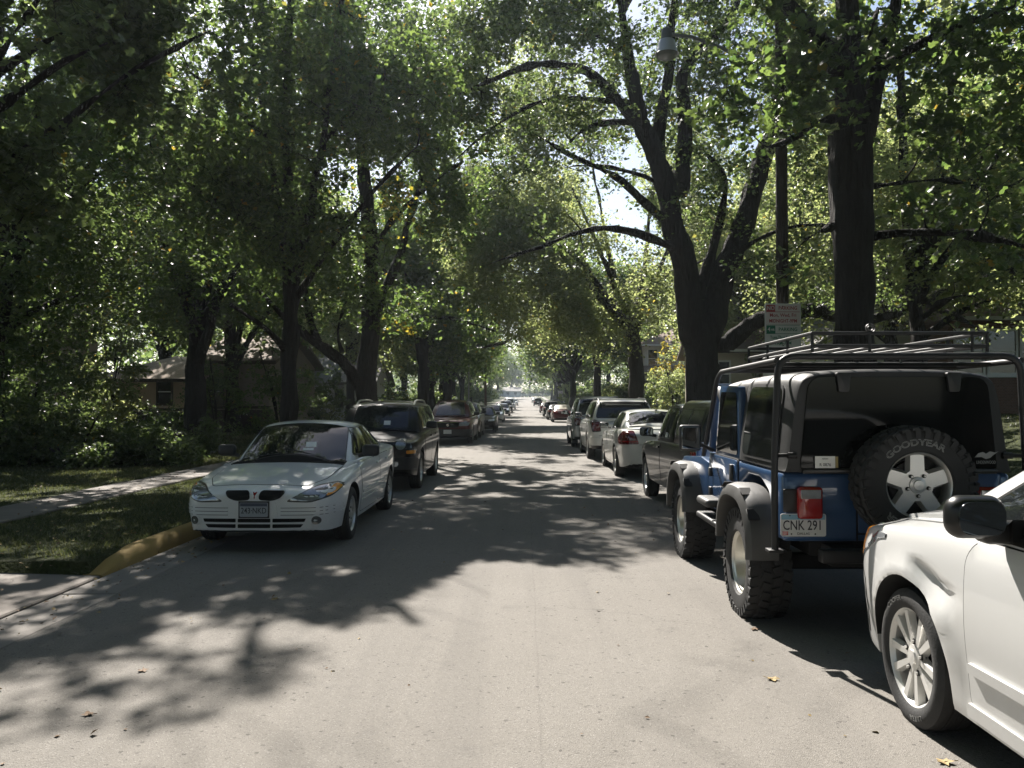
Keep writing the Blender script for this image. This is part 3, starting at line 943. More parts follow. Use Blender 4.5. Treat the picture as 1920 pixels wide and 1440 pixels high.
def plate(B, root, x, y, z, facing, lines, base=M_PLATE, tilt=0., top=None, frame=None, w=.305, h=.152):
    """number plate; facing +1 along +y in the car's frame"""
    Mx = Matrix.Translation((x, y, z)) @ Matrix.Rotation(PI if facing > 0 else 0, 4, 'Z') @ Matrix.Rotation(R(90) + tilt, 4, 'X')
    p = MB()
    b = bmesh.new(); A = [b.verts.new((q[0], q[1], .002)) for q in rpoly([(-w / 2, -h / 2), (w / 2, -h / 2), (w / 2, h / 2), (-w / 2, h / 2)], .015)]
    f = b.faces.new(A); r = bmesh.ops.extrude_face_region(b, geom=[f])
    for v in [g for g in r['geom'] if isinstance(g, bmesh.types.BMVert)]: v.co.z = -.003
    bmesh.ops.recalc_face_normals(b, faces=b.faces); b.transform(Mx); p._merge(b)
    po = p.build('number_plate', base, root)
    if frame:
        fr = MB(); fr.box((0, 0, -.006), (w + .03, h + .03, .008), .003, 1); fr.bm.transform(Mx); fr.build('plate_frame', frame, po)
    if top:
        q = MB(); q.box((0, h / 2 - .022, .0028), (w - .012, .034, .0012)); q.bm.transform(Mx); q.build('plate_band', top, po)
    for (s, px, py, size, mt, xs) in lines:
        text_obj('lettering', s, size, mt, po, Mx @ Matrix.Translation((px, py, .0036)), xs=xs, bold=.0008 if size > .05 else 0)
    return po, Mx
P_WHITE = paint('white_paint', (.80, .81, .82), dirt=.25)
P_CREAMW = paint('warm_white_paint', (.61, .61, .60), dirt=.32)
P_BLACK = paint('black_paint', (.005, .006, .007), dirt=.02, coat=.5)
P_MAROON = paint('dark_red_paint', (.070, .005, .008), dirt=.02, coat=.6)
P_DKGREY = paint('charcoal_paint', (.007, .008, .0085), .0, dirt=.05, coat=.5)
P_SILVER = paint('silver_paint', (.42, .43, .42), .5, .34, dirt=.35)
P_PEARL = paint('pearl_white_paint', (.56, .56, .52), .1, dirt=.45)
P_NAVY = paint('dark_teal_paint', (.020, .040, .055), .2, dirt=.2)
P_BEIGE = paint('beige_roof_paint', (.42, .38, .31), dirt=.2)

def sedan(L, W, H, wb, fo, Rt, nose=.62, hood=.80, cowl=.94, belt=.96, deck=1.04, tail=.95, tw=.20, ws=(1.30, 2.12), bk=(3.15, 3.95), rail=.575, base=.80):
    ro = L - fo - wb
    a0, a1 = ws; b0, b1 = bk
    return dict(L=L, W=W, H=H, wb=wb, fo=fo, R=Rt, tw=tw, rr=Rt * .655,
        deck=[(0, nose + .02), (.05, nose + .08), (.2, hood - .04), (.6, hood + .03), (1.1, cowl - .05), (a0 + .15, cowl), (a0 + .4, cowl - .02), (b1 - .35, belt), (b1, deck), (L - .35, deck - .005), (L - .12, tail), (L, tail - .12)],
        sh=[(0, nose - .02), (.05, nose + .03), (.2, hood - .10), (.6, hood - .03), (1.1, cowl - .10), (a0 + .3, belt - .06), (b0, belt), (b1, deck - .07), (L - .35, deck - .07), (L - .1, tail - .05), (L, tail - .16)],
        bot=[(0, .30), (.1, .24), (.4, .20), (fo + .5, .19), (fo + wb / 2, .19), (fo + wb - .5, .20), (L - .4, .23), (L - .1, .28), (L, .36)],
        plan=[(0, .66), (.05, .77), (.18, .89), (.42, .965), (.8, 1.0), (1.2, 1.0), (L - 1.2, 1.0), (L - .8, .985), (L - .42, .94), (L - .18, .87), (L - .05, .77), (L, .68)],
        gh=[(a0 - .10, a0 + .22, base - .06, base - .09, cowl - .12, cowl - .10, cowl - .055),
            (a1 - .06, a1 + .06, base, rail, belt - .03, H - .085, H - .03),
            ((a1 + b0) / 2, (a1 + b0) / 2, base + .01, rail + .005, belt, H - .065, H),
            (b0 + .04, b0 - .06, base - .005, rail - .015, belt, H - .09, H - .025),
            (b1 + .06, b1 - .12, base - .08, base - .14, deck - .07, deck - .02, deck)],
        ws=[(base - .14, a0 + .15), (rail - .05, a1 + .01)], cowl=(base - .10, a0 - .01, a0 + .26), bl=[(rail - .06, b0 + .05), (base - .20, b1 - .14)],
        windows=[[(a0 + .48, belt + .01), (a1 + .02, H - .13), ((a1 + b0) / 2 + .02, H - .10), ((a1 + b0) / 2 + .06, belt + .03)],
                 [((a1 + b0) / 2 + .14, belt + .03), ((a1 + b0) / 2 + .10, H - .10), (b0 - .02, H - .13), (b0 + .32, belt + .06)]],
        doors=[[(fo + .50, .27), (fo + .44, belt - .09), ((a1 + b0) / 2 + .09, belt - .05), ((a1 + b0) / 2 + .09, .27)],
               [((a1 + b0) / 2 + .115, .27), ((a1 + b0) / 2 + .115, belt - .05), (b0 + .36, belt - .04), (fo + wb - .18, .62), (fo + wb - .36, .27)]],
        handles=[((a1 + b0) / 2 - .10, belt - .14), (b0 + .16, belt - .13)],
        bonnet=[(.52, .20), (.66, .55), (.70, a0 - .02)],
        mirror=(a0 + .52, belt + .06, base + .03))

def suv(L, W, H, wb, fo, Rt, nose=.80, hood=1.02, cowl=1.10, belt=1.08, tw=.22, ws=(1.25, 1.85), bk=(None, None), rail=.62, base=.84, gc=.26, backlow=None):
    a0, a1 = ws
    b0 = bk[0] or L - .42; b1 = bk[1] or L - .10
    m = (a1 + b0) / 2
    q = fo + wb + Rt + .02
    c1 = a1 + (b0 - a1) * .34; c2 = a1 + (b0 - a1) * .70
    return dict(L=L, W=W, H=H, wb=wb, fo=fo, R=Rt, tw=tw, rr=Rt * .62, low=.955, mid=.55, shc=.5,
        deck=[(0, nose), (.05, nose + .10), (.2, hood - .04), (.6, hood + .02), (1.1, cowl - .04), (a0 + .1, cowl - .01), (a0 + .4, cowl - .02), (L - .3, belt), (L - .06, belt - .05), (L, belt - .12)],
        sh=[(0, nose - .05), (.05, nose + .04), (.2, hood - .10), (.6, hood - .05), (1.1, cowl - .08), (a0 + .3, belt - .03), (L - .3, belt), (L - .06, belt - .05), (L, belt - .14)],
        bot=[(0, gc + .10), (.1, gc + .04), (.4, gc), (fo + .5, gc - .02), (fo + wb / 2, gc - .02), (fo + wb - .5, gc), (L - .4, gc + .04), (L - .1, gc + .08), (L, gc + .14)],
        plan=[(0, .74), (.05, .84), (.18, .93), (.42, .98), (.8, 1.0), (L - .6, 1.0), (L - .3, .985), (L - .12, .95), (L - .04, .89), (L, .80)],
        gh=[(a0 - .08, a0 + .14, base - .06, base - .09, cowl - .08, cowl - .05, cowl - .02),
            (a1 - .06, a1 + .04, base, rail, belt - .03, H - .10, H - .04),
            (m, m, base + .005, rail + .01, belt, H - .075, H),
            (b0 + .02, b0 - .04, base - .005, rail - .005, belt, H - .085, H - .02),
            (b1 + .02, b1 - .06, base - .05, base - .10, belt - .10, belt - .04, belt - .01)],
        wsf=[(rail - .03, H - .125), (base - .13, cowl + .03)], blr=[(rail - .06, H - .14), (base - .15, belt + .06)],
        windows=[[(a0 + .42, belt + .03), (a1 + .04, H - .16), (c1 - .03, H - .14), (c1 - .03, belt + .04)],
                 [(c1 + .05, belt + .04), (c1 + .05, H - .14), (c2 - .04, H - .14), (c2 - .04, belt + .04)],
                 [(c2 + .06, belt + .05), (c2 + .06, H - .14), (b0 - .10, H - .15), (b0 + .06, belt + .06)]],
        doors=[[(fo + .52, gc + .09), (fo + .46, belt - .09), (c1 - .01, belt - .05), (c1 - .01, gc + .09)],
               [(c1 + .015, gc + .09), (c1 + .015, belt - .05), (c2 - .01, belt - .05), (c2 - .01, .75), (min(c2 - .02, fo + wb - Rt - .1), gc + .09)]],
        handles=[(c1 - .15, belt - .13), (c2 - .15, belt - .12)],
        bonnet=[(.60, .16), (.68, .5), (.70, a0 - .02)],
        mirror=(a0 + .40, belt + .10, base + .05))

def std_front(sp, hl, grille, lower=.34, lens=None, bumper=None):
    sp['front'] = [('headlight', hl, lens or M_LENS, .006, True), ('grille', grille, M_GRILLE, .009, False),
                   ('lower_grille', rpoly([(-.5, lower - .05), (.5, lower - .05), (.55, lower + .05), (-.55, lower + .05)], .03), M_TRIM, .004, False)]
def std_rear(sp, tl, lens=None, plz=.85, bumper=None):
    sp['rear'] = [('tail_light', tl, lens or M_REDL, .008, True)]
    if bumper: sp['rear'] += [('rear_bumper', rpoly([(-sp['W'] / 2 * .93, bumper[0]), (sp['W'] / 2 * .93, bumper[0]), (sp['W'] / 2 * .95, bumper[1]), (-sp['W'] / 2 * .95, bumper[1])], .05), M_BLACK, .03, False)]

GL = 'cars parked along the left kerb facing the camera'
GR = 'cars parked along the right kerb facing away'
XL, XR = -2.92, 2.80

def mirror_pts(p): return [(-x, z) for x, z in p[::-1]]

# ---------------------------------------------------------------- white sedan, front left
def white_sedan():
    sp = sedan(4.73, 1.79, 1.40, 2.72, .95, .315, nose=.60, hood=.775, cowl=.925, belt=.95, deck=1.03, tail=.93, ws=(1.24, 2.12), bk=(3.05, 3.95), rail=.60, base=.80)
    sp['bot'] = [(0, .25), (.1, .20)] + sp['bot'][2:]
    sp['front'] = [
        ('headlight_surround', rpoly([(.33, .555), (.60, .545), (.80, .60), (.865, .70), (.80, .735), (.62, .715)], .05), M_TRIM, .003, True),
        ('headlight', rpoly([(.36, .570), (.60, .562), (.73, .59), (.765, .70), (.73, .712), (.62, .70)], .045), M_LENS, .007, True),
        ('indicator', rpoly([(.738, .60), (.80, .625), (.85, .69), (.80, .722), (.772, .708)], .025), M_AMBER, .007, True),
        ('grille', rpoly([(.045, .575), (.20, .565), (.29, .60), (.33, .665), (.06, .668)], .04), M_GRILLE, .014, True),
        ('grille_rim', grow(rpoly([(.045, .575), (.20, .565), (.29, .60), (.33, .665), (.06, .668)], .04), .018), P_WHITE, .003, True),
        ('badge', [(0, .585), (.022, .655), (0, .645), (-.022, .655)], M_REDL, .012, False),
        ('plate_recess', rpoly([(-.26, .385), (.26, .385), (.23, .56), (-.23, .56)], .03), P_WHITE, .006, False),
        ('fog_light_rim', circ((.655, .355), .062, 20), P_WHITE, .010, True),
        ('fog_light', circ((.655, .355), .045, 18), M_LENSD, .016, True),
        ('air_intake', rpoly([(.20, .335), (.54, .34), (.555, .375), (.20, .375)], .008), M_GRILLE, .009, True),
        ('air_intake', rpoly([(.20, .275), (.50, .28), (.53, .315), (.20, .315)], .008), M_GRILLE, .009, True),
        ('air_intake', rpoly([(-.175, .335), (.175, .335), (.175, .375), (-.175, .375)], .008), M_GRILLE, .009, False),
        ('air_intake', rpoly([(-.175, .275), (.175, .275), (.175, .315), (-.175, .315)], .008), M_GRILLE, .009, False)]
    for z in (.425, .463, .501):
        sp['front'].append(('bumper_rib', [(.29, z - .008), (.86, z - .006), (.86, z + .006), (.29, z + .008)], P_WHITE, .008, True))
        sp['front'].append(('groove_shade', [(.285, z - .016), (.86, z - .014), (.86, z - .006), (.285, z - .008)], plain('shadow_grey', (.14, .14, .14), .6), .002, True))  # grey strip paints the groove's shade below each rib
    sp['side'] = []
    for i, z in enumerate((.40, .46, .52)):
        sp['side'].append(('side_rib', rpoly([(1.48, z - .018), (3.22, z - .018 + .01), (3.22, z + .018 + .01), (1.48, z + .018)], .012), P_WHITE, .014, True))
    sp['rear'] = [('tail_light', rpoly([(.36, .76), (.80, .76), (.84, .92), (.36, .90)], .04), M_REDL, .006, True)]
    root, B, Y = build_car(sp, 'parked_car', 'white sedan with ribbed bumper and plate 243 NKD, nearest car on the left', 'car', (XL, 9.85 + 4.73 / 2 - .95, .0), -1, GL, P_WHITE, 2,
        opts=dict(wheel='five', mirror_mat=M_BLACK))
    h, n = B.hit((0, 5, .47), (0, -1, 0))
    DK = plain('plate_blue_grey', (.33, .36, .40), .4, var=.15)
    plate(B, root, 0, h.y + .016, .472, 1, [('243·NKD', 0, -.012, .088, M_INK, .80)], base=DK, top=plain('plate_band_blue', (.05, .06, .10), .4), frame=M_TRIM)
    # parking papers behind the glass
    for (px, a) in ((-.20, 1.60), (-.19, 1.50)):
        h, n = B.hit((px, Y(a), 3), (0, 0, -1))
        p = MB(); p.box((0, 0, 0), (.13, .12 if a > 1.55 else .05, .002)); 
        q = n.to_track_quat('Z', 'Y').to_matrix().to_4x4()
        p.bm.transform(Matrix.Translation(h + n * .014) @ q)
        p.build('paper_slip', M_PAPER, root)
white_sedan()

# ---------------------------------------------------------------- black SUV behind it
def black_suv():
    sp = suv(4.43, 1.80, 1.68, 2.63, .88, .36, nose=.84, hood=1.0, cowl=1.10, belt=1.08, ws=(1.22, 1.66), rail=.67, base=.83)
    sp['front'] = [('headlight_bezel', circ((.60, .86), .105, 24), P_BLACK, .008, True), ('headlight', circ((.60, .86), .088, 24), M_LENS, .016, True),
        ('bumper', rpoly([(-.84, .42), (.84, .42), (.86, .64), (-.86, .64)], .05), M_BLACK, .03, False),
        ('fog_light', circ((.52, .52), .05, 16), M_LENS, .045, True),
        ('indicator', rpoly([(.70, .70), (.84, .70), (.84, .76), (.70, .76)], .02), M_AMBER, .008, True)]
    for i in range(7):
        x = (i - 3) * .115
        sp['front'].append(('grille_slot', rpoly([(x - .035, .72), (x + .035, .72), (x + .035, .95), (x - .035, .95)], .03), M_GAP, .004, False))
    sp['side'] = [('headlight_side', rpoly([(.02, .8), (.14, .8), (.14, .9), (.02, .9)], .02), M_LENS, .004, True)]
    root, B, Y = build_car(sp, 'parked_car', 'black sport utility car with roof rails right behind the white ribbed sedan', 'car', (XL + .08, 15.7 + 4.43 / 2 - .88, .0), -1, GL, P_BLACK, 2,
        opts=dict(wheel='six', rails=[(.58, 1.95, 3.9, 0)], rail_mat=M_ALLOY))
    h, n = B.hit((-.15, 5, 1.22), (0, -1, 0))
    p = MB(); p.box((0, 0, 0), (.13, .002, .10)); p.bm.transform(Matrix.Translation(h + n * .012) @ Matrix.Rotation(R(35), 4, 'X')); p.build('paper_slip', M_PAPER, root)
    h, n = B.hit((0, 5, .58), (0, -1, 0))
    plate(B, root, 0, h.y + .05, .58, 1, [])
black_suv()

# ---------------------------------------------------------------- dark red crossover
def red_crossover():
    sp = suv(4.74, 1.87, 1.74, 2.85, .98, .36, nose=.82, hood=1.0, cowl=1.09, belt=1.08, ws=(1.10, 1.95), rail=.64, base=.86)
    std_front(sp, rpoly([(.42, .72), (.80, .74), (.86, .92), (.62, .88), (.44, .84)], .05), rpoly([(-.40, .66), (.40, .66), (.45, .84), (-.45, .84)], .06), .45)
    sp['front'] += [('bumper', rpoly([(-.9, .34), (.9, .34), (.92, .60), (-.92, .60)], .06), M_BLACK, .02, False), ('badge', circ((0, .75), .05), M_CHROME, .01, False),
                    ('grille_bar', [(-.40, .845), (.40, .845), (.40, .865), (-.40, .865)], M_CHROME, .01, False)]
    root, B, Y = build_car(sp, 'parked_car', 'dark red crossover past the black sport utility car on the left', 'car', (-2.95, 32.4 + 4.74 / 2 - .98, 0), -1, GL, P_MAROON, 2,
        opts=dict(wheel='five', rails=[(.58, 2.0, 4.2, 0)], mirror_mat=M_BLACK))
    h, n = B.hit((0, 5, .5), (0, -1, 0))
    plate(B, root, .0, h.y + .045, .50, 1, [])
red_crossover()

# ---------------------------------------------------------------- charcoal pickup with topper, right
def pickup():
    sp = suv(5.05, 1.76, 1.66, 2.98, .80, .36, nose=.82, hood=.98, cowl=1.06, belt=1.05, ws=(1.25, 1.85), bk=(3.02, 3.16), rail=.62, base=.80, gc=.34)
    sp['windows'] = sp['windows'][:2]
    sp['windows'] = [[(1.70, 1.08), (1.92, 1.51), (2.42, 1.54), (2.42, 1.09)], [(2.50, 1.09), (2.50, 1.54), (2.95, 1.53), (3.02, 1.10)]]
    sp['doors'] = [[(1.34, .43), (1.30, .97), (2.46, .99), (2.46, .43)]]
    sp['handles'] = [(2.32, .94)]
    sp['rear'] = [('tail_light', rpoly([(.72, .72), (.84, .72), (.84, 1.00), (.72, 1.00)], .02), M_REDL, .010, True),
                  ('tailgate', rpoly([(-.68, .62), (.68, .62), (.68, .99), (-.68, .99)], .03), P_DKGREY, .012, False),
                  ('rear_bumper', rpoly([(-.84, .44), (.84, .44), (.84, .58), (-.84, .58)], .03), M_CHROME, .09, False)]
    sp['front'] = [('headlight', rpoly([(.55, .70), (.82, .70), (.84, .86), (.55, .86)], .03), M_LENS, .006, True)]
    del sp['blr']
    root, B, Y = build_car(sp, 'pickup_truck', 'charcoal pickup truck with a bed topper, parked ahead of the blue off-roader', 'pickup truck', (2.93, 14.43 - (5.05 / 2 - .80), 0), 1, GR, P_DKGREY, 2,
        opts=dict(wheel='six', mirror_mat=M_BLACK))
    # fibreglass topper over the bed
    t = MB()
    prof = [(-.80, 1.02), (.80, 1.02), (.74, 1.35), (.64, 1.60), (.55, 1.655), (-.55, 1.655), (-.64, 1.60), (-.74, 1.35)]
    t.prism(prof, Y(5.02), Y(3.22), 'y', bevel=.035, seg=3)
    tp = t.build('bed_topper', P_DKGREY, root)
    B2 = Body(root, tp.data)
    for (a0, a1) in ((3.36, 4.06), (4.12, 4.84)):
        pl = rpoly([(Y(a0), 1.16), (Y(a1), 1.16), (Y(a1), 1.52), (Y(a0), 1.52)], .06)
        B2.patch('topper_window_frame', grow(pl, .03), '+x', M_TRIM, .004, both=True, parent=tp)
        B2.patch('topper_window', pl, '+x', plain('dusty_glass', (.05, .052, .05), .12, 0, 0, .6, var=.5, scale=4), .008, both=True, parent=tp)
    pl = rpoly([(-.56, 1.14), (.56, 1.14), (.50, 1.54), (-.50, 1.54)], .06)
    B2.patch('topper_rear_window', pl, '-y', M_GLASS, .006, parent=tp)
pickup()

# ---------------------------------------------------------------- white sedan right, rear view
def right_sedan():
    sp = sedan(4.85, 1.84, 1.49, 2.765, .98, .335, nose=.66, hood=.86, cowl=1.0, belt=1.01, deck=1.12, tail=1.06, ws=(1.30, 2.10), bk=(3.25, 4.15), rail=.58, base=.81, tw=.21)
    sp['rear'] = [('tail_light', rpoly([(.50, .76), (.86, .74), (.90, .86), (.80, 1.02), (.60, 1.03)], .03), M_REDD, .010, True),
                  ('tail_light_strip', rpoly([(.52, .80), (.88, .79), (.885, .815), (.52, .825)], .005), M_REDL, .014, True),
                  ('boot_seam', [(-.5, .74), (.5, .74), (.5, .748), (-.5, .748)], M_GAP, .003, False),
                  ('boot_lid_edge', rpoly([(-.86, 1.055), (.86, 1.055), (.84, 1.075), (-.84, 1.075)], .008), P_PEARL, .014, False)]
    sp['front'] = [('headlight', rpoly([(.45, .62), (.82, .64), (.86, .78), (.5, .74)], .04), M_LENS, .006, True)]
    root, B, Y = build_car(sp, 'parked_car', 'off-white rounded sedan with dark red tail lights and roof aerial, ahead of the charcoal pickup', 'car', (2.86, 18.3 + (.98 + 2.765 - 4.85 / 2), 0), 1, GR, P_PEARL, 2,
        opts=dict(wheel='five', mirror_mat=M_BLACK, handle_mat=P_PEARL))
    h, n = B.hit((0, -5, .9), (0, 1, 0))
    plate(B, root, 0, h.y - .012, .88, -1, [])
    h, n = B.hit((.10, Y(3.2), 3), (0, 0, -1))
    MB().lathe([(-.01, .03), (.02, .028), (.03, .001)], 12, 'z', c=h).tube([h, h + Vector((0, -.06, .20))], .006, 6).build('aerial', M_BLACK, root)
right_sedan()

def white_suv(name_label, x, y_rear, paint_m, H, W, L, wheel='five'):
    sp = suv(L, W, H, 2.86, .95, .38, nose=.88, hood=1.08, cowl=1.17, belt=1.14, ws=(1.30, 1.95), rail=W / 2 - .27, base=W / 2 - .07, gc=.28)
    w2 = W / 2
    sp['rear'] = [('tail_light_bezel', rpoly([(w2 - .34, .82), (w2 - .10, .80), (w2 - .05, 1.08), (w2 - .16, 1.16), (w2 - .30, 1.10)], .04), M_TRIM, .006, True),
                  ('tail_light', rpoly([(w2 - .32, .85), (w2 - .12, .83), (w2 - .08, 1.06), (w2 - .17, 1.13), (w2 - .28, 1.07)], .035), M_REDD, .012, True),
                  ('rear_bumper', rpoly([(-w2 * .94, .44), (w2 * .94, .44), (w2 * .96, .66), (-w2 * .96, .66)], .05), paint_m, .05, False),
                  ('bumper_lower', rpoly([(-w2 * .9, .36), (w2 * .9, .36), (w2 * .92, .46), (-w2 * .92, .46)], .02), M_BLACK, .03, False),
                  ('tailgate_seam', [(-w2 * .72, .70), (w2 * .72, .70), (w2 * .72, .71), (-w2 * .72, .71)], M_GAP, .003, False)]
    sp['front'] = [('headlight', rpoly([(.5, .80), (.84, .82), (.86, .98), (.55, .94)], .04), M_LENS, .006, True)]
    root, B, Y = build_car(sp, 'parked_car', name_label, 'car', (x, y_rear + (.95 + 2.86 - L / 2), 0), 1, GR, paint_m, 2,
        opts=dict(wheel=wheel, rails=[(w2 - .33, 2.1, L - .6, 0)], mirror_mat=M_BLACK, rail_mat=M_BLACK))
    h, n = B.hit((0, -5, .9), (0, 1, 0))
    plate(B, root, 0, h.y - .014, .90, -1, [])
    # roof spoiler
    MB().box((0, Y(L - .36), H - .055), (W * .62, .26, .035), .012, 2).build('rear_spoiler', paint_m, root)
white_suv('white sport utility car between the off-white sedan and the taller silver one', 2.74, 23.9, P_PEARL, 1.76, 1.98, 4.9)
white_suv('tall silver sport utility car just past the white one on the right', 2.62, 29.8, P_SILVER, 1.86, 1.98, 4.95, 'six')

# ---------------------------------------------------------------- near right white hatchback
def hatch():
    sp = suv(4.41, 1.75, 1.585, 2.635, .87, .345, nose=.80, hood=.99, cowl=1.145, belt=1.055, ws=(1.00, 1.72), bk=(3.75, 4.25), rail=.60, base=.835, gc=.22, tw=.215)
    sp['rr'] = .243; sp['arch'] = .060
    sp['deck'] = [(0, .80), (.05, .90), (.2, .985), (.6, 1.06), (.95, 1.12), (1.2, 1.135), (1.6, 1.09), (4.1, 1.05), (4.35, 1.0), (4.41, .9)]
    sp['sh'] = [(0, .74), (.05, .82), (.2, .90), (.45, .955), (.9, .985), (1.2, 1.02), (1.55, 1.05), (4.1, 1.06), (4.35, .99), (4.41, .88)]
    sp['plan'] = [(0, .72), (.05, .82), (.18, .925), (.42, .985), (.75, 1.0), (.9, 1.0), (1.25, .985), (1.6, .985), (2.6, .985), (3.5, 1.0), (4.0, .985), (4.25, .93), (4.37, .86), (4.41, .78)]
    sp['windows'] = [[(1.34, 1.095), (1.82, 1.40), (1.95, 1.445), (2.58, 1.455), (2.60, 1.10)], [(2.70, 1.10), (2.68, 1.455), (3.30, 1.43), (3.42, 1.11)], [(3.52, 1.10), (3.44, 1.37), (3.66, 1.34), (3.80, 1.12)]]
    sp['doors'] = [[(1.44, .30), (1.43, .95), (1.50, 1.03), (2.64, 1.045), (2.66, .30)], [(2.685, .30), (2.665, 1.045), (3.46, 1.05), (3.36, .70), (3.10, .30)]]
    sp['handles'] = [(2.48, .90), (3.34, .91)]
    sp['mirror'] = None; del sp['mirror']
    sp['front'] = [('headlight', rpoly([(.42, .70), (.80, .72), (.87, .92), (.70, .93), (.46, .86)], .04), M_LENS, .006, True),
                   ('grille', rpoly([(-.36, .62), (.36, .62), (.40, .84), (-.40, .84)], .05), M_TRIM, .005, False),
                   ('grille_cross', [(-.03, .62), (.03, .62), (.03, .84), (-.03, .84)], M_CHROME, .012, False),
                   ('grille_cross', [(-.37, .715), (.37, .715), (.37, .755), (-.37, .755)], M_CHROME, .012, False)]
    sp['side'] = [('indicator', rpoly([(.10, .74), (.17, .73), (.21, .80), (.25, .90), (.19, .915), (.13, .84)], .02), M_AMBER, .008, True),
                  ('side_moulding', rpoly([(1.46, .455), (2.63, .470), (2.63, .52), (1.46, .50)], .015), P_CREAMW, .022, True),
                  ('sill_moulding', rpoly([(1.42, .255), (3.12, .25), (3.12, .315), (1.42, .315)], .02), P_CREAMW, .018, True),
                  ('bumper_seam', [(.30, .32), (.308, .32), (.30, .62), (.20, .70), (.192, .695), (.292, .615)], M_GAP, .003, True)]
    sp['rear'] = [('tail_light', rpoly([(.55, .90), (.80, .90), (.80, 1.10), (.60, 1.08)], .03), M_REDL, .008, True)]
    fa = 4.25
    root, B, Y = build_car(sp, 'parked_car', 'white hatchback with ten-spoke wheel and dented front wing, nearest car on the right', 'car', (2.785, fa - (4.41 / 2 - .87), 0), 1, GR, P_CREAMW, 3, n_wheel=64,
        opts=dict(wheel='ten', rim_mat=M_ALLOYW, handle_mat=P_CREAMW))
    body = [c for c in root.children if c.name.startswith('body')][0]
    # wing crease above the wheel and a dent behind it
    me = body.data
    for v in me.vertices:
        x, y, z = v.co
        if x < -.6 and z > .22:
            fz = min(1., (z - .22) / .28)
            dy, dz = y - Y(fa * 0 + .87), z - .345
            r = math.hypot(dy, dz)
            if r < .62:                                   # flared lip round the arch
                k = max(0., 1 - abs(r - .43) / .14) ** 2
                v.co.x -= .022 * k * fz
            # dent: pushed-in pocket
            u = y - Y(1.11); w_ = z - .80 - u * .28
            d = math.hypot(u / .20, w_ / (.030 if w_ > 0 else .16))
            if d < 1: v.co.x += .060 * (1 - d) ** .9
            d = math.hypot((y - Y(1.30)) / .05, (z - .765) / .035)
            if d < 1: v.co.x += .022 * (1 - d * d)
    me.update()
    # ribbed liner lip
    # mirrors
    for sx in (-1, 1):
        m = MB()
        m.box((sx * .965, Y(1.72), 1.165), (.235, .13, .175), .064, 6)
        m.box((sx * .84, Y(1.70), 1.10), (.20, .12, .09), .03, 3)
        mo = m.build('wing_mirror', M_TRIM, root)
        MB().prism(rpoly([(sx * .965 - .092, 1.10), (sx * .965 + .092, 1.10), (sx * .965 + .092, 1.232), (sx * .965 - .092, 1.232)], .055, 6), Y(1.72) - .0672, Y(1.72) - .05, 'y').build('mirror_glass', M_MIRROR, mo)
        tri = MB(); tri.prism([(Y(1.66), 1.07), (Y(1.78), 1.07), (Y(1.78), 1.16)], sx * .80, sx * .845, 'x'); tri.build('mirror_sail', M_TRIM, root)
    # black belt strip
    B.patch('belt_strip', [(Y(1.36), 1.050), (Y(3.5), 1.058), (Y(3.5), 1.088), (Y(1.36), 1.080)], '+x', M_TRIM, .012, both=True)
    B.patch('window_mullion', [(Y(1.75), 1.09), (Y(1.79), 1.09), (Y(1.79), 1.385), (Y(1.75), 1.36)], '+x', M_TRIM, .013, both=True, res=.05)
    pl = rpoly([(x, Y(a)) for x, a in ((.56, .24), (.645, .6), (.64, .93))] + [(-x, Y(a)) for x, a in ((.64, .93), (.645, .6), (.56, .24))], .08)
    B.patch('bonnet_panel', pl, '+z', P_CREAMW, .024, skirt=.035, res=.05)
    # tyre lettering
    for w in [c for c in root.children if c.name.startswith('wheel')]:
        if w.location.x < 0 and w.location.y > 0:
            w.rotation_euler.x = .55
            ty = [c for c in w.children if c.name.startswith('tyre')][0]
            Mx = Matrix.Translation((.215 / 2 + .0002, 0, 0)) @ Matrix.Rotation(R(90), 4, 'Y') @ Matrix.Rotation(R(90), 4, 'Z')
            lt = plain('worn_tyre_lettering', (.12, .12, .115), .7)
            text_obj('lettering', 'COOPER', .036, lt, w, Mx @ Matrix.Rotation(R(-2), 4, 'Z'), bend=.280, extrude=.002, xs=1.15)
            text_obj('lettering', 'ULTRA', .034, lt, w, Mx @ Matrix.Rotation(R(166), 4, 'Z'), bend=.280, extrude=.002, xs=1.15)
hatch()

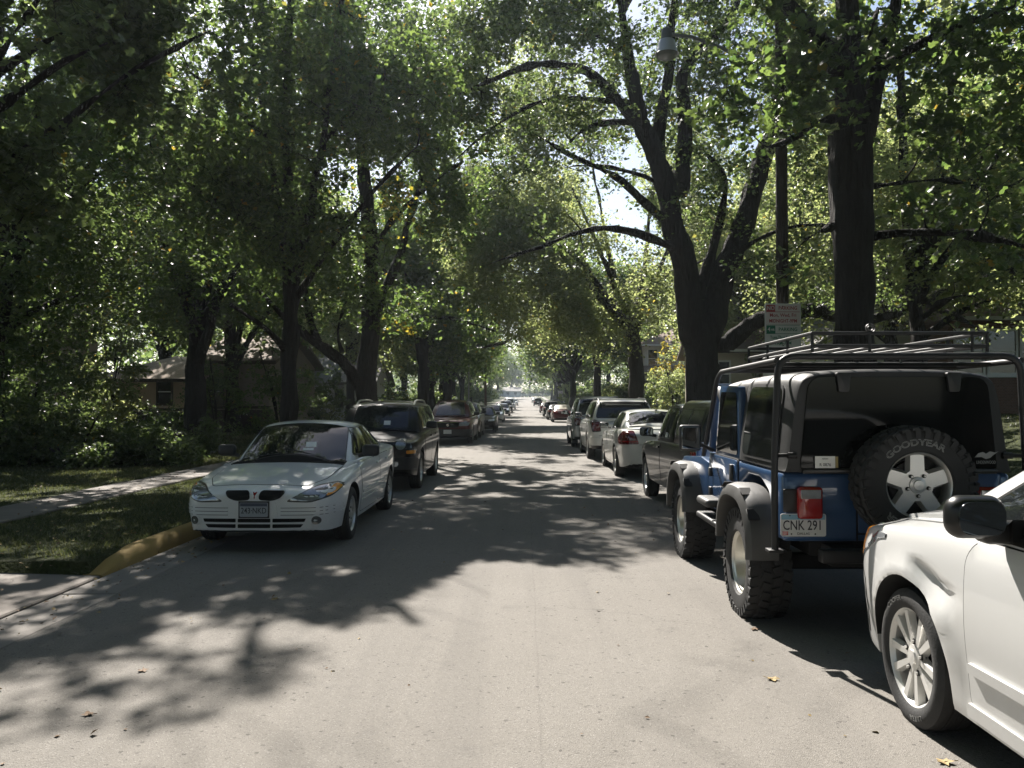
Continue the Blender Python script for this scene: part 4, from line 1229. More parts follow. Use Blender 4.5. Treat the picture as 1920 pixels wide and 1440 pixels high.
# ---------------------------------------------------------------- far cars
def far(kind, label, x, y, facing, pm, name='parked_car', cat='car', grp=None, **kw):
    if kind == 'sedan':
        sp = sedan(4.7, 1.78, 1.44, 2.7, .95, .32)
        sp['front'] = [('headlight', rpoly([(.45, .62), (.80, .63), (.84, .74), (.5, .72)], .04), M_LENS, .006, True), ('grille', rpoly([(-.36, .56), (.36, .56), (.38, .68), (-.38, .68)], .03), M_TRIM, .004, False),
                       ('lower_grille', rpoly([(-.5, .32), (.5, .32), (.5, .42), (-.5, .42)], .03), M_TRIM, .004, False)]
        sp['rear'] = [('tail_light', rpoly([(.42, .76), (.82, .76), (.84, .90), (.44, .90)], .03), M_REDL, .008, True)]
    else:
        H = kw.get('H', 1.75)
        sp = suv(4.75, 1.86, H, 2.75, .95, .36)
        sp['front'] = [('headlight', rpoly([(.5, .76), (.84, .78), (.86, .92), (.54, .90)], .04), M_LENS, .006, True), ('grille', rpoly([(-.42, .64), (.42, .64), (.44, .88), (-.44, .88)], .03), M_TRIM, .004, False)]
        sp['rear'] = [('tail_light', rpoly([(.64, .80), (.84, .80), (.84, 1.06), (.66, 1.06)], .03), M_REDL, .008, True)]
    sp['doors'] = []
    z = road_z(y)
    r, B, Y = build_car(sp, name, label, cat, (x, y, z), facing, grp or (GL if facing < 0 else GR), pm, 1, 16, dict(wipers=False, **kw.get('opts', {})))
    sl = (road_z(y + 2) - road_z(y - 2)) / 4
    r.rotation_euler.x = math.atan(sl) * facing
    h, n = B.hit((0, 5 * (1 if facing < 0 else -1), .6 if facing < 0 else .8), (0, -1 if facing < 0 else 1, 0))
    plate(B, r, 0, h.y + (.012 if facing < 0 else -.012), .6 if facing < 0 else .8, 1 if facing < 0 else -1, [])
    if kw.get('soft'):
        B.patch('soft_top', rpoly([(-.55, Y(2.0)), (.55, Y(2.0)), (.62, Y(3.9)), (-.62, Y(3.9))], .1), '+z', P_BEIGE, .012, res=.1)
    return r
P_WHITEF = paint('plain_white_paint', (.70, .71, .72), dirt=.2)
far('suv', 'dark green-grey sport utility car right behind the dark red crossover', -2.92, 39.2, -1, P_DKGREY, H=1.66)
far('sedan', 'black sedan fifth in the left row, just before the white far sedan', -2.42, 45.8, -1, P_BLACK)
far('sedan', 'white sedan far along the left kerb, past the black sedan', -2.55, 67.5, -1, P_WHITEF)
far('sedan', 'dark teal sedan far along the left kerb, behind the white far sedan', -2.62, 96, -1, P_NAVY)
far('suv', 'black far sport utility car on the left, just before the pale tall one', -2.62, 114, -1, P_BLACK, H=1.7)
far('suv', 'pale tall sport utility car far along the left kerb', -2.5, 138, -1, P_WHITEF, H=1.95)
far('sedan', 'grey sedan at the far end of the left row of cars', -2.4, 178, -1, P_SILVER)
far('sedan', 'dark red car with a beige roof, past the tall silver car on the right', 3.0, 68, 1, P_MAROON, soft=True)
far('sedan', 'dark grey sedan beside the far dark red car with a beige roof', 2.85, 77, 1, P_DKGREY)
far('suv', 'black boxy sport utility car on the right, past the beige-roofed car', 2.85, 92, 1, P_BLACK, H=1.72)
far('sedan', 'maroon sedan past the black boxy sport utility car on the right', 2.8, 113, 1, P_MAROON)
far('suv', 'black sport utility car near the far end on the right', 2.6, 172, 1, P_BLACK, H=1.72)
far('sedan', 'white sedan at the far end of the right row of cars', 2.5, 215, 1, P_WHITEF)
# ------------------------------------------------------------------ blue off-roader
P_BLUE = paint('blue_paint', (.026, .070, .165), .1, .30, dirt=.15)
M_HARD = plain('grey_black_hardtop', (.015, .0155, .016), .5, var=.15, scale=30, bump=.08)
M_FLARE = plain('weathered_flare_plastic', (.052, .051, .049), .5, var=.3, scale=14)
M_RACK = plain('black_rack_steel', (.010, .010, .011), .5, var=.25)
M_DISH = plain('polished_dish', (.62, .60, .54), .30, .8, var=.25, scale=7)
M_TINT = plain('dark_tinted_glass', (.005, .006, .006), .05, 0, 0, .22, var=0)
def jeep():
    root = thing('off_roader', 'blue lifted off-roader with black hardtop, roof rack and rear spare wheel', 'off-road car', (2.52, 7.585, 0), 0, GR)
    RT, TW = .41, .30
    # tub: side profile run across, corners rounded
    t = MB()
    tub = [(-1.905, .68), (-1.905, 1.15), (.12, 1.15), (.34, 1.17), (.40, 1.02), (.40, .62), (-.70, .62), (-.72, .82), (-.80, .98), (-1.02, 1.06), (-1.36, 1.06), (-1.56, .98), (-1.66, .82), (-1.68, .68)]
    t.prism(tub, -.77, .77, 'x', bevel=.035, seg=3)
    body = t.build('body', P_BLUE, root)
    MB().box((0, .55, .60), (.95, 4.2, .16), .02).box((0, -1.80, .58), (.9, .2, .14), .02).box((0, -1.185, .42), (1.3, .12, .12), .03).box((0, 1.185, .42), (1.3, .12, .12), .03).box((.0, -1.1, .80), (1.2, 1.3, .3)).tube([(.45, -1.3, .52), (.5, -1.85, .50)], .035, 8).build('chassis', M_UNDER, root)
    MB().box((0, -1.985, .60), (1.10, .10, .09), .015).box((0, -2.05, .52), (.10, .10, .06), .01).build('rear_bumper', M_RACK, root)
    MB().box((0, 2.02, .66), (1.45, .14, .15), .02).build('front_bumper', M_RACK, root)
    # bonnet, grille, wings
    h = MB()
    A = [(-.66, .34), (.66, .34), (.60, 1.70), (-.60, 1.70)]
    h.prism(A, .80, 1.185, 'z', bevel=.05, seg=3); h.build('bonnet', P_BLUE, root)
    g = MB(); g.prism(rpoly([(-.62, .72), (.62, .72), (.60, 1.17), (-.60, 1.17)], .05), 1.70, 1.76, 'y', bevel=.01); go_ = g.build('grille', P_BLUE, root)
    for i in range(7): MB().box(((i - 3) * .105, 1.762, .96), (.045, .012, .28), .004, 1).build('grille_slot', M_GAP, go_)
    for sx in (-1, 1):
        MB().lathe([(1.755, .095), (1.785, .09), (1.79, .001)], 24, 'y', c=(sx * .46, 0, .98)).build('headlight', M_LENS, root)
    # front wings (paint between bonnet and flare)
    for sx in (-1, 1):
        w = MB(); w.prism([(.36, .62), (.36, 1.06), (.70, 1.09), (1.60, 1.04), (1.76, .96), (1.76, .86), (1.60, .90), (1.45, .95), (.92, .95), (.74, .80), (.62, .62)], sx * .56, sx * .775, 'x', bevel=.02); w.build('front_wing', P_BLUE, root)
    # door with its gap, window frame and glass
    for sx in (-1, 1):
        x = sx * .772
        dp = rpoly([(-.74, .68), (-.74, 1.15), (.14, 1.15), (.14, .80), (.02, .68)], .06)
        MB().prism(grow(dp, .010), x - sx * .010, x + sx * .002, 'x').build('door_seam', M_GAP, root)
        d = MB(); d.prism(dp, x - sx * .01, x + sx * .012, 'x', bevel=.006); dr = d.build('door', P_BLUE, root)
        f = MB(); f.prism(rpoly([(-.74, 1.152), (-.72, 1.76), (-.08, 1.78), (.13, 1.152)], .04), sx * .700, sx * .760, 'x', bevel=.008)
        fr = f.build('door_frame', P_BLUE, root)
        MB().prism(rpoly([(-.68, 1.19), (-.66, 1.71), (-.12, 1.72), (.05, 1.19)], .04), sx * .69, sx * .766, 'x').build('door_window', M_TINT, fr)
        hd = MB(); hd.box((x + sx * .020, -.60, 1.04), (.03, .07, .14), .01); hd.build('door_handle', M_BLACK, dr)
        for yz in ((.20, .98), (.20, .80)):
            MB().box((x + sx * .018, yz[0], yz[1]), (.03, .07, .085), .01).build('hinge', M_BLACK, root)
        m = MB(); m.box((sx * 1.00, .10, 1.30), (.20, .08, .24), .03, 3); m.tube([(sx * .77, .16, 1.18), (sx * .90, .13, 1.24), (sx * .97, .10, 1.28)], .018, 6)
        mo = m.build('wing_mirror', M_BLACK, root)
        MB().box((sx * 1.00, .055, 1.30), (.165, .006, .20), .004, 1).build('mirror_glass', M_MIRROR, mo)
    # windscreen frame
    w = MB(); w.prism([(.36, 1.15), (.14, 1.80), (.20, 1.80), (.43, 1.15)], -.76, .76, 'x', bevel=.015); w.build('windscreen_frame', P_BLUE, root)
    gl = MB(); gl.poly([(-.68, .432 - .02, 1.22), (.68, .432 - .02, 1.22), (.66, .255 - .02, 1.73), (-.66, .255 - .02, 1.73)]); gl.bm.transform(Matrix.Translation((0, .012, 0))); gl.build('windscreen', M_TINT, root)
    # hardtop: rounded cap with sloping sides
    secs = []
    for (y, k, zt) in ((-1.93, 1.0, 1.835), (-1.915, 1.0, 1.85), (-1.85, 1.0, 1.865), (-1.2, 1.0, 1.875), (-.70, 1.0, 1.87), (.05, .99, 1.85), (.16, .985, 1.83)):
        lo = 1.155 if y < -.6 else 1.74
        q = max(0., (-1.80 - y) / .13) * .03
        secs.append([(0, y, lo), (.60, y, lo), (.765, y, lo), (.768 - q, y, lo + .03), (.70 - q + .02, y, (lo + zt) / 2 + .12 if y < -.6 else 1.79), (.685 - q, y, zt - .09), (.60, y, zt - .012), (0, y, zt)])
    me = cage_mesh(secs[:5], [(0, .6), (4, .9)], [(2, 0, 4, .8), (5, 0, 4, .25)], 3)
    bm = bmesh.new(); bm.from_mesh(me)
    me2 = cage_mesh(secs[4:], [(0, .9), (2, .7)], [(2, 0, 2, .8), (5, 0, 2, .25)], 3); bm.from_mesh(me2)
    for f_ in bm.faces: f_.smooth = True
    me = bpy.data.meshes.new('hardtop'); bm.to_mesh(me); bm.free(); me.set_sharp_from_angle(angle=R(50))
    link_mesh('hardtop', me, root, M_HARD)
    B = Body(root, me)
    rw = rpoly([(-1.72, 1.22), (-1.70, 1.73), (-.92, 1.75), (-.86, 1.22)], .08)
    B.patch('rear_side_frame', grow(rw, .022), '+x', M_HARD, .010, both=True, res=.05)
    B.patch('rear_side_window', rw, '+x', M_TINT, .013, both=True, res=.05)
    lg = rpoly([(-.66, 1.17), (.66, 1.17), (.60, 1.80), (-.60, 1.80)], [.04, .04, .10, .10])
    gm = B.patch('rear_glass', lg, '-y', M_TINT, .012, res=.05)
    MB().box((0, -1.95, 1.165), (1.30, .03, .035), .008).build('glass_edge', M_TRIM, gm)
    for sx in (-.37, .37):
        k = MB(); k.prism(rpoly([(sx - .05, 1.83), (sx + .05, 1.83), (sx + .035, 1.70), (sx - .035, 1.70)], .012), -1.965, -1.925, 'y', bevel=.008); k.build('glass_hinge', M_HARD, root)
    # tailgate seam + handle
    MB().box((-.27, -1.9085, .92), (.010, .006, .46)).box((.2, -1.9085, .735), (.95, .006, .009)).build('tailgate_seam', M_GAP, root)
    tg = MB(); tg.prism(rpoly([(-.262, .742), (.70, .742), (.70, 1.145), (-.262, 1.145)], .03), -1.912, -1.90, 'y', bevel=.004); tgo = tg.build('tailgate', P_BLUE, root)
    MB().box((-.13, -1.918, 1.02), (.085, .014, .16), .01).build('handle', M_BLACK, tgo)
    MB().lathe([(-1.925, .020), (-1.912, .022)], 14, 'y', c=(-.15, 0, .90)).lathe([(-1.927, .001), (-1.925, .020)], 14, 'y', c=(-.15, 0, .90)).build('lock', M_BLACK, tgo)
    # lights
    for sx in (-1, 1):
        lb = MB(); lb.box((sx * .60, -1.94, .95), (.17, .07, .22), .025, 3); lo = lb.build('tail_light', M_REDL, root)
        MB().box((sx * .60, -1.976, 1.01), (.135, .006, .06), .004, 1).build('reversing_lens', M_LENS, lo)
        MB().box((sx * .60 - .11, -1.915, .96), (.12, .02, .16), .01).build('light_bracket', M_BLACK, root)
    # plate
    class _D: pass
    blu = plain('plate_sky_blue', (.22, .42, .56), .4, var=.2); grn = plain('plate_green', (.02, .07, .05), .5)
    po, Mx = plate(None, root, -.645, -1.945, .80, -1, [('Iowa', 0, .052, .036, grn, 1.15), ('CNK 291', -.005, -.004, .092, M_INK, .74), ('DALLAS', 0, -.058, .024, M_INK, 1.0)], top=blu)
    q = MB(); q.box((-.122, -.055, .003), (.04, .028, .001)); q.bm.transform(Mx); q.build('year_sticker', M_REDL, po)
    for (bx, by) in ((-.09, .064), (.09, .064), (-.08, -.06), (.08, -.06)):
        q = MB(); q.lathe([(.002, .006), (.0035, .005), (.0035, .0004)], 8, 'z', c=(bx, by, 0)); q.bm.transform(Mx); q.build('bolt', M_BLACK, po)
    # parking permit and window decal
    zg = -1.958
    MG = Matrix.Translation((-.50, -1.9600, 1.225)) @ Matrix.Rotation(R(90), 4, 'X')
    s = MB(); s.box((0, 0, 0), (.135, .08, .002)); s.bm.transform(MG); so = s.build('permit_sticker', M_PAPER, root)
    text_obj('lettering', 'R 0876', .030, M_INK, so, MG @ Matrix.Translation((0, -.018, .0022)), xs=.9)
    text_obj('lettering', 'PERMIT', .013, M_INK, so, MG @ Matrix.Translation((0, .022, .0022)))
    s = MB(); s.box((.078, 0, .0), (.018, .075, .002)); s.bm.transform(MG); s.build('sticker_edge', plain('ochre_paper', (.35, .28, .12), .7), so)
    MD = Matrix.Translation((.575, -1.9600, 1.225)) @ Matrix.Rotation(R(90), 4, 'X')
    gy = plain('grey_decal', (.30, .30, .30), .6)
    dc = text_obj('window_decal', 'LINDENWOOD', .030, gy, root, MD, xs=.62)
    s = MB(); s.poly([(-.075, .034, 0), (-.05, .062, 0), (-.02, .07, 0), (.0, .058, 0), (.028, .074, 0), (.06, .066, 0), (.085, .075, 0), (.05, .050, 0), (.028, .030, 0), (.0, .022, 0), (-.03, .036, 0)]); s.bm.transform(MD); s.build('decal_emblem', gy, dc)
    # spare wheel
    tm, rm = wheel_meshes(.372, .245, .215, 'five', M_ALLOY, 48, True)
    sp = bpy.data.objects.new('spare_wheel', None); COL.objects.link(sp); sp.parent = root
    sp.location = (.03, -2.07, 1.09); sp.rotation_euler = (0, 0, -PI / 2)
    for nm, mm in (('tyre', tm), ('rim', rm)):
        ob = bpy.data.objects.new(nm, mm); COL.objects.link(ob); ob.parent = sp
    MB().box((.03, -1.94, 1.09), (.22, .12, .22), .02).build('spare_bracket', M_RACK, root)
    lt = plain('white_tyre_outline', (.30, .30, .29), .7)
    Mx = Matrix.Translation((.245 / 2 * .99, 0, 0)) @ Matrix.Rotation(R(90), 4, 'Y') @ Matrix.Rotation(R(90), 4, 'Z')
    text_obj('lettering', 'GOODYEAR', .056, lt, sp, Mx @ Matrix.Rotation(R(8), 4, 'Z'), bend=.262, outline=.0017, xs=1.25)
    text_obj('lettering', 'WRANGLER', .056, lt, sp, Mx @ Matrix.Rotation(R(172), 4, 'Z'), bend=.262, outline=.0017, xs=1.25)
    # wheels: deep dish rear, knobby all round
    for ya in (-1.185, 1.185):
        for sx in (-1, 1):
            put_wheel(root, sx * (.905 - TW / 2 + .0), ya, RT, TW, .235, 'bowl', M_DISH, 48, True, spin=random.random() * 6)
    # flares
    for ya, (t0, t1) in ((-1.185, (5, 172)), (1.185, (8, 178))):
        for sx in (-1, 1):
            f = MB(); rows = []
            n = 22
            for i in range(n + 1):
                th = R(t0 + (t1 - t0) * i / n)
                e = 2.8          # squarish arch
                k = (abs(math.cos(th)) ** e + abs(math.sin(th)) ** e) ** (-1 / e)
                prof = [(.74, .535), (.86, .540), (.925, .520), (.955, .470), (.955, .445), (.935, .440), (.74, .452)]
                rows.append([f.bm.verts.new((sx * x, ya - math.cos(th) * r * k * (1 if sx else 1), .47 + math.sin(th) * r * k)) for x, r in prof])
            for a, b in zip(rows[:-1], rows[1:]):
                for j in range(7):
                    q = f.bm.faces.new((a[j], a[(j + 1) % 7], b[(j + 1) % 7], b[j])); q.smooth = True
            f.bm.faces.new(rows[0]); f.bm.faces.new(rows[-1][::-1])
            fo_ = f.build('fender_flare', M_FLARE, root)
            for th in (R(38), R(62), R(118)):
                k = (abs(math.cos(th)) ** 2.8 + abs(math.sin(th)) ** 2.8) ** (-1 / 2.8)
                c = Vector((sx * .90, ya - math.cos(th) * .532 * k, .47 + math.sin(th) * .532 * k))
                p = MB(); p.box((0, 0, 0), (.085, .10, .010), .004, 1, rot=Matrix.Rotation(math.atan2(math.cos(th) * math.sin(th) ** .5, math.sin(th)), 4, 'X')); p.bm.transform(Matrix.Translation(c)); p.build('flare_pocket', M_GAP, fo_)
    # side step
    for sx in (-1, 1):
        MB().box((sx * .86, -.10, .74), (.17, .42, .07), .03, 3).build('side_step', M_FLARE, root)
        MB().box((sx * .86, -.25, .60), (.16, .80, .05), .02, 3).build('side_step', M_RACK, root)
    # roof rack: hoops, side rails and basket
    r_ = MB()
    def bend(a, b, c, rad=.12, n=6):
        a, b, c = Vector(a), Vector(b), Vector(c)
        p = b + (a - b).normalized() * rad; q = b + (c - b).normalized() * rad
        return [p * (1 - t) ** 2 + b * 2 * t * (1 - t) + q * t * t for t in [i / n for i in range(n + 1)]]
    zr = 1.94; xr = .84
    hoop = [Vector((-xr, -1.96, .62)), Vector((-xr + .0, -1.96, 1.2))] + bend((-xr, -1.96, 1.2), (-xr + .03, -1.96, zr), (0, -1.96, zr)) + bend((0, -1.96, zr), (xr - .03, -1.96, zr), (xr, -1.96, 1.2)) + [Vector((xr, -1.96, 1.2)), Vector((xr, -1.96, .62))]
    r_.tube(hoop, .024, 10)
    for sx in (-1, 1):
        r_.tube([(sx * (xr - .02), -1.96, zr - .03)] + bend((sx * (xr - .02), -1.9, zr - .03), (sx * (xr - .03), -.22, zr - .05), (sx * .80, .45, 1.10), .18) + [(sx * .80, .44, 1.12)], .021, 10)
        r_.box((sx * xr, -1.95, .63), (.10, .10, .02), .004).tube([(sx * xr, -1.96, 1.27), (sx * .70, -1.93, 1.27)], .014, 8)
        r_.lathe([(-.03, .022), (.03, .022), (.03, .001)], 10, 'x', c=(sx * .72, -1.955, 1.27))
    rk = r_.build('rack_frame', M_RACK, root)
    for y in (-1.62, -1.15, -.7, -.3):
        MB().tube([(-xr + .03, y, zr - .04), (xr - .03, y, zr - .04)], .016, 8).build('cross_bar', M_RACK, root)
    bk = MB(); x0, x1, y0, y1 = -.60, .56, -2.02, -.45
    for z in (2.005, 2.09):
        bk.tube([(x0, y0, z), (x1, y0, z), (x1, y1, z), (x0, y1, z)], .013, 8, closed=True)
    for (x, y) in ((x0, y0), (x0 + .38, y0), (x1 - .1, y0), (x1, y0), (x0, -1.5), (x0, -1.0), (x0, y1), (x1, -1.5), (x1, -1.0), (x1, y1)):
        bk.tube([(x, y, 1.965), (x, y, 2.09)], .011, 6)
    for i in range(7): bk.tube([(x0 + .12 + i * .155, y0, 2.0), (x0 + .12 + i * .155, y1, 2.0)], .009, 6)
    bko = bk.build('roof_basket', M_RACK, root)
    MB().lathe([(-.012, .030), (.012, .030)], 16, 'y', c=(x0 + .385, y0, 2.125)).lathe([(-.012, .016), (.012, .016)], 16, 'y', c=(x0 + .385, y0, 2.125)).build('tie_down_ring', M_RACK, root)
    return root
jeep()
# ------------------------------------------------------------------ trees
L_DARK = leafmat('maple_leaf', (.017, .033, .017), (.036, .056, .026), (.12, .21, .05), (.28, .39, .09), rare=(.20, .14, .02), rare_at=.992)
L_LIGHT = leafmat('locust_leaf', (.034, .048, .024), (.066, .082, .038), (.29, .37, .12), (.52, .57, .22), rare=(.22, .17, .03), rare_at=.992, trans=.52)
L_MID = leafmat('elm_leaf', (.022, .037, .019), (.046, .065, .030), (.14, .22, .06), (.31, .41, .12), rare=(.20, .15, .02), rare_at=.992)
L_YEL = leafmat('yellow_leaf', (.16, .15, .03), (.28, .22, .04), (.55, .48, .06), (.75, .58, .07))
L_BUSH = leafmat('shrub_leaf', (.022, .036, .018), (.046, .064, .028), (.13, .21, .06), (.28, .37, .11))
L_DRY = plain('dry_leaf', (.30, .22, .10), .8, var=.5, scale=25)
L_DRY2 = plain('brown_dry_leaf', (.16, .10, .055), .8, var=.5, scale=25)
B_DARK = barkmat('dark_bark', (.036, .032, .029))
B_GREY = barkmat('grey_bark', (.055, .050, .045))

def vnoise3(p, f, seed):
    q = p * f; i = np.floor(q).astype(np.int64); t = q - i; t = t * t * (3 - 2 * t)
    out = np.zeros(len(p))
    for dx in (0, 1):
        for dy in (0, 1):
            for dz in (0, 1):
                n = ((i[:, 0] + dx) * 374761393 + (i[:, 1] + dy) * 668265263 + (i[:, 2] + dz) * 2147483647 + seed * 974634551) & 0x7fffffff
                n = ((n ^ (n >> 13)) * 1274126177) & 0x7fffffff
                h = ((n ^ (n >> 16)) & 0xffff) / 65535.
                w = (t[:, 0] if dx else 1 - t[:, 0]) * (t[:, 1] if dy else 1 - t[:, 1]) * (t[:, 2] if dz else 1 - t[:, 2])
                out += h * w
    return out
KITE_V = np.array([(0, 0, 0), (.36, .45, .10), (0, 1, -.06), (-.36, .45, .10)]); KITE_F = np.array([(0, 1, 2), (0, 2, 3)])
LOBE_V = np.array([(0, 0, 0), (.52, .20, .06), (.24, .42, .05), (.50, .80, -.02), (0, 1.05, -.08), (-.52, .20, .06), (-.24, .42, .05), (-.50, .80, -.02)])
LOBE_F = np.array([(0, 1, 2), (0, 2, 4), (2, 3, 4), (0, 6, 5), (0, 4, 6), (6, 4, 7)])
SPRAY_V = []; SPRAY_F = []
_r = random.Random(3)
for k in range(3):          # a far twig: three kites
    a = R(-60 + 60 * k); c, s_ = math.cos(a), math.sin(a); b = len(SPRAY_V)
    for v in KITE_V: SPRAY_V.append((v[0] * .7 * c + v[1] * .7 * s_, -v[0] * .7 * s_ + v[1] * .7 * c + .15 * k, v[2] + .25 * (k - 1)))
    for f in KITE_F: SPRAY_F.append(tuple(f + b))
SPRAY_V = np.array(SPRAY_V); SPRAY_F = np.array(SPRAY_F)
LEAF = {'kite': (KITE_V, KITE_F), 'lobe': (LOBE_V, LOBE_F), 'spray': (SPRAY_V, SPRAY_F)}

def leaf_mesh(name, P, size, kind, rng, flat=.75, mats=None, mi=None):
    n = len(P); V, F = LEAF[kind]
    nrm = rng.normal(size=(n, 3)); nrm[:, 2] = np.abs(nrm[:, 2]) * .6 + flat * 1.3
    nrm /= np.linalg.norm(nrm, axis=1, keepdims=True)
    t = rng.normal(size=(n, 3)); t[:, 2] -= .5
    t -= nrm * np.sum(t * nrm, 1, keepdims=True); t /= np.linalg.norm(t, axis=1, keepdims=True)
    b = np.cross(t, nrm)
    s = (size * rng.uniform(.5, 1.45, n))[:, None, None]
    co = P[:, None, :] + s * (V[None, :, 0, None] * b[:, None, :] + V[None, :, 1, None] * t[:, None, :] + V[None, :, 2, None] * nrm[:, None, :])
    idx = (np.arange(n)[:, None, None] * len(V) + F[None]).reshape(-1)
    m = None if mi is None else np.repeat(mi, len(F))
    me = mesh_np(name, co.reshape(-1, 3), idx, 3, False, m)
    return me

# where sunlight has to reach the street: a leaf whose shadow falls there was never grown (gaps in the canopy)
XB = ([3.4, 3.8, 4.0, 4.3, 4.7, 5.2, 5.6, 6.0, 7.0, 7.6, 8.3], [-4.0, -3.0, -2.4, -1.5, -.72, -.70, -1.1, -.72, -.55, -.35, -.05])
def light_keep(P, rng, soft=False):
    gx = P[:, 0] - P[:, 2] * S.x / S.z; gy = P[:, 1] - P[:, 2] * S.y / S.z
    q = np.stack([gx, gy * .8, np.zeros_like(gx)], 1)
    n = .6 * vnoise3(q, 1.7, 11) + .4 * vnoise3(q, 4.0, 12)
    keep = np.ones(len(P))
    wob = (vnoise3(q, .9, 21) - .5) * 1.5
    xb = np.interp(gy, *XB) + wob * .8
    top = 8.35 + (vnoise3(q, 1.1, 22) - .5) * 1.1
    lit = (gy < top) & (gx > xb) & (gx < 3.9) & (gy > 1.)
    keep[lit] = 0.
    semi = (gy < 8.2) & (gy > 1.) & (gx <= xb) & (gx > -5.2)
    keep[semi] = 1. if soft else np.where(n[semi] > np.where(gx[semi] < -3, .40, .44), 1., .10)
    near_l = (gy < 3.6) & (gx < -1) & (gy > 0.); keep[near_l] = .5 if soft else np.where(n[near_l] > .60, 1., .04)
    walk = (gx <= -5.2) & (gx > -14) & (gy > 4) & (gy < 30)
    keep[walk] = np.where(n[walk] > np.where(gx[walk] < -7.6, .43, .30), 1., .12)
    if soft: keep[walk] = np.maximum(keep[walk], .7)
    on = (np.abs(gx) < 4.2)
    a = on & (gy > 14) & (gy <= 26); keep[a] = np.where(n[a] > (.3 if soft else .50), 1., .03)
    a = on & (gy > 26) & (gy <= 44); keep[a] = np.where(n[a] > .27, 1., .10)
    a = on & (gy > 44) & (gy <= 130)
    q2 = np.stack([gx * .25, gy * .55, np.zeros_like(gx)], 1)
    n2 = vnoise3(q2, .35, 31)
    keep[a] = np.where(n2[a] > .62, .9, .02)
    a = on & (gy > 130); keep[a] = 0.02
    a = (gx > -21) & (gx < -13) & (gy > 29) & (gy < 43); keep[a] = np.where(n[a] > .62, .6, .02)
    # the right hand lawns are half lit
    a = (gx > 5.0) & (gx < 30) & (gy > 0); keep[a] = np.minimum(keep[a], np.where(n[a] > .42, 1., .1))
    return rng.uniform(size=len(P)) < keep

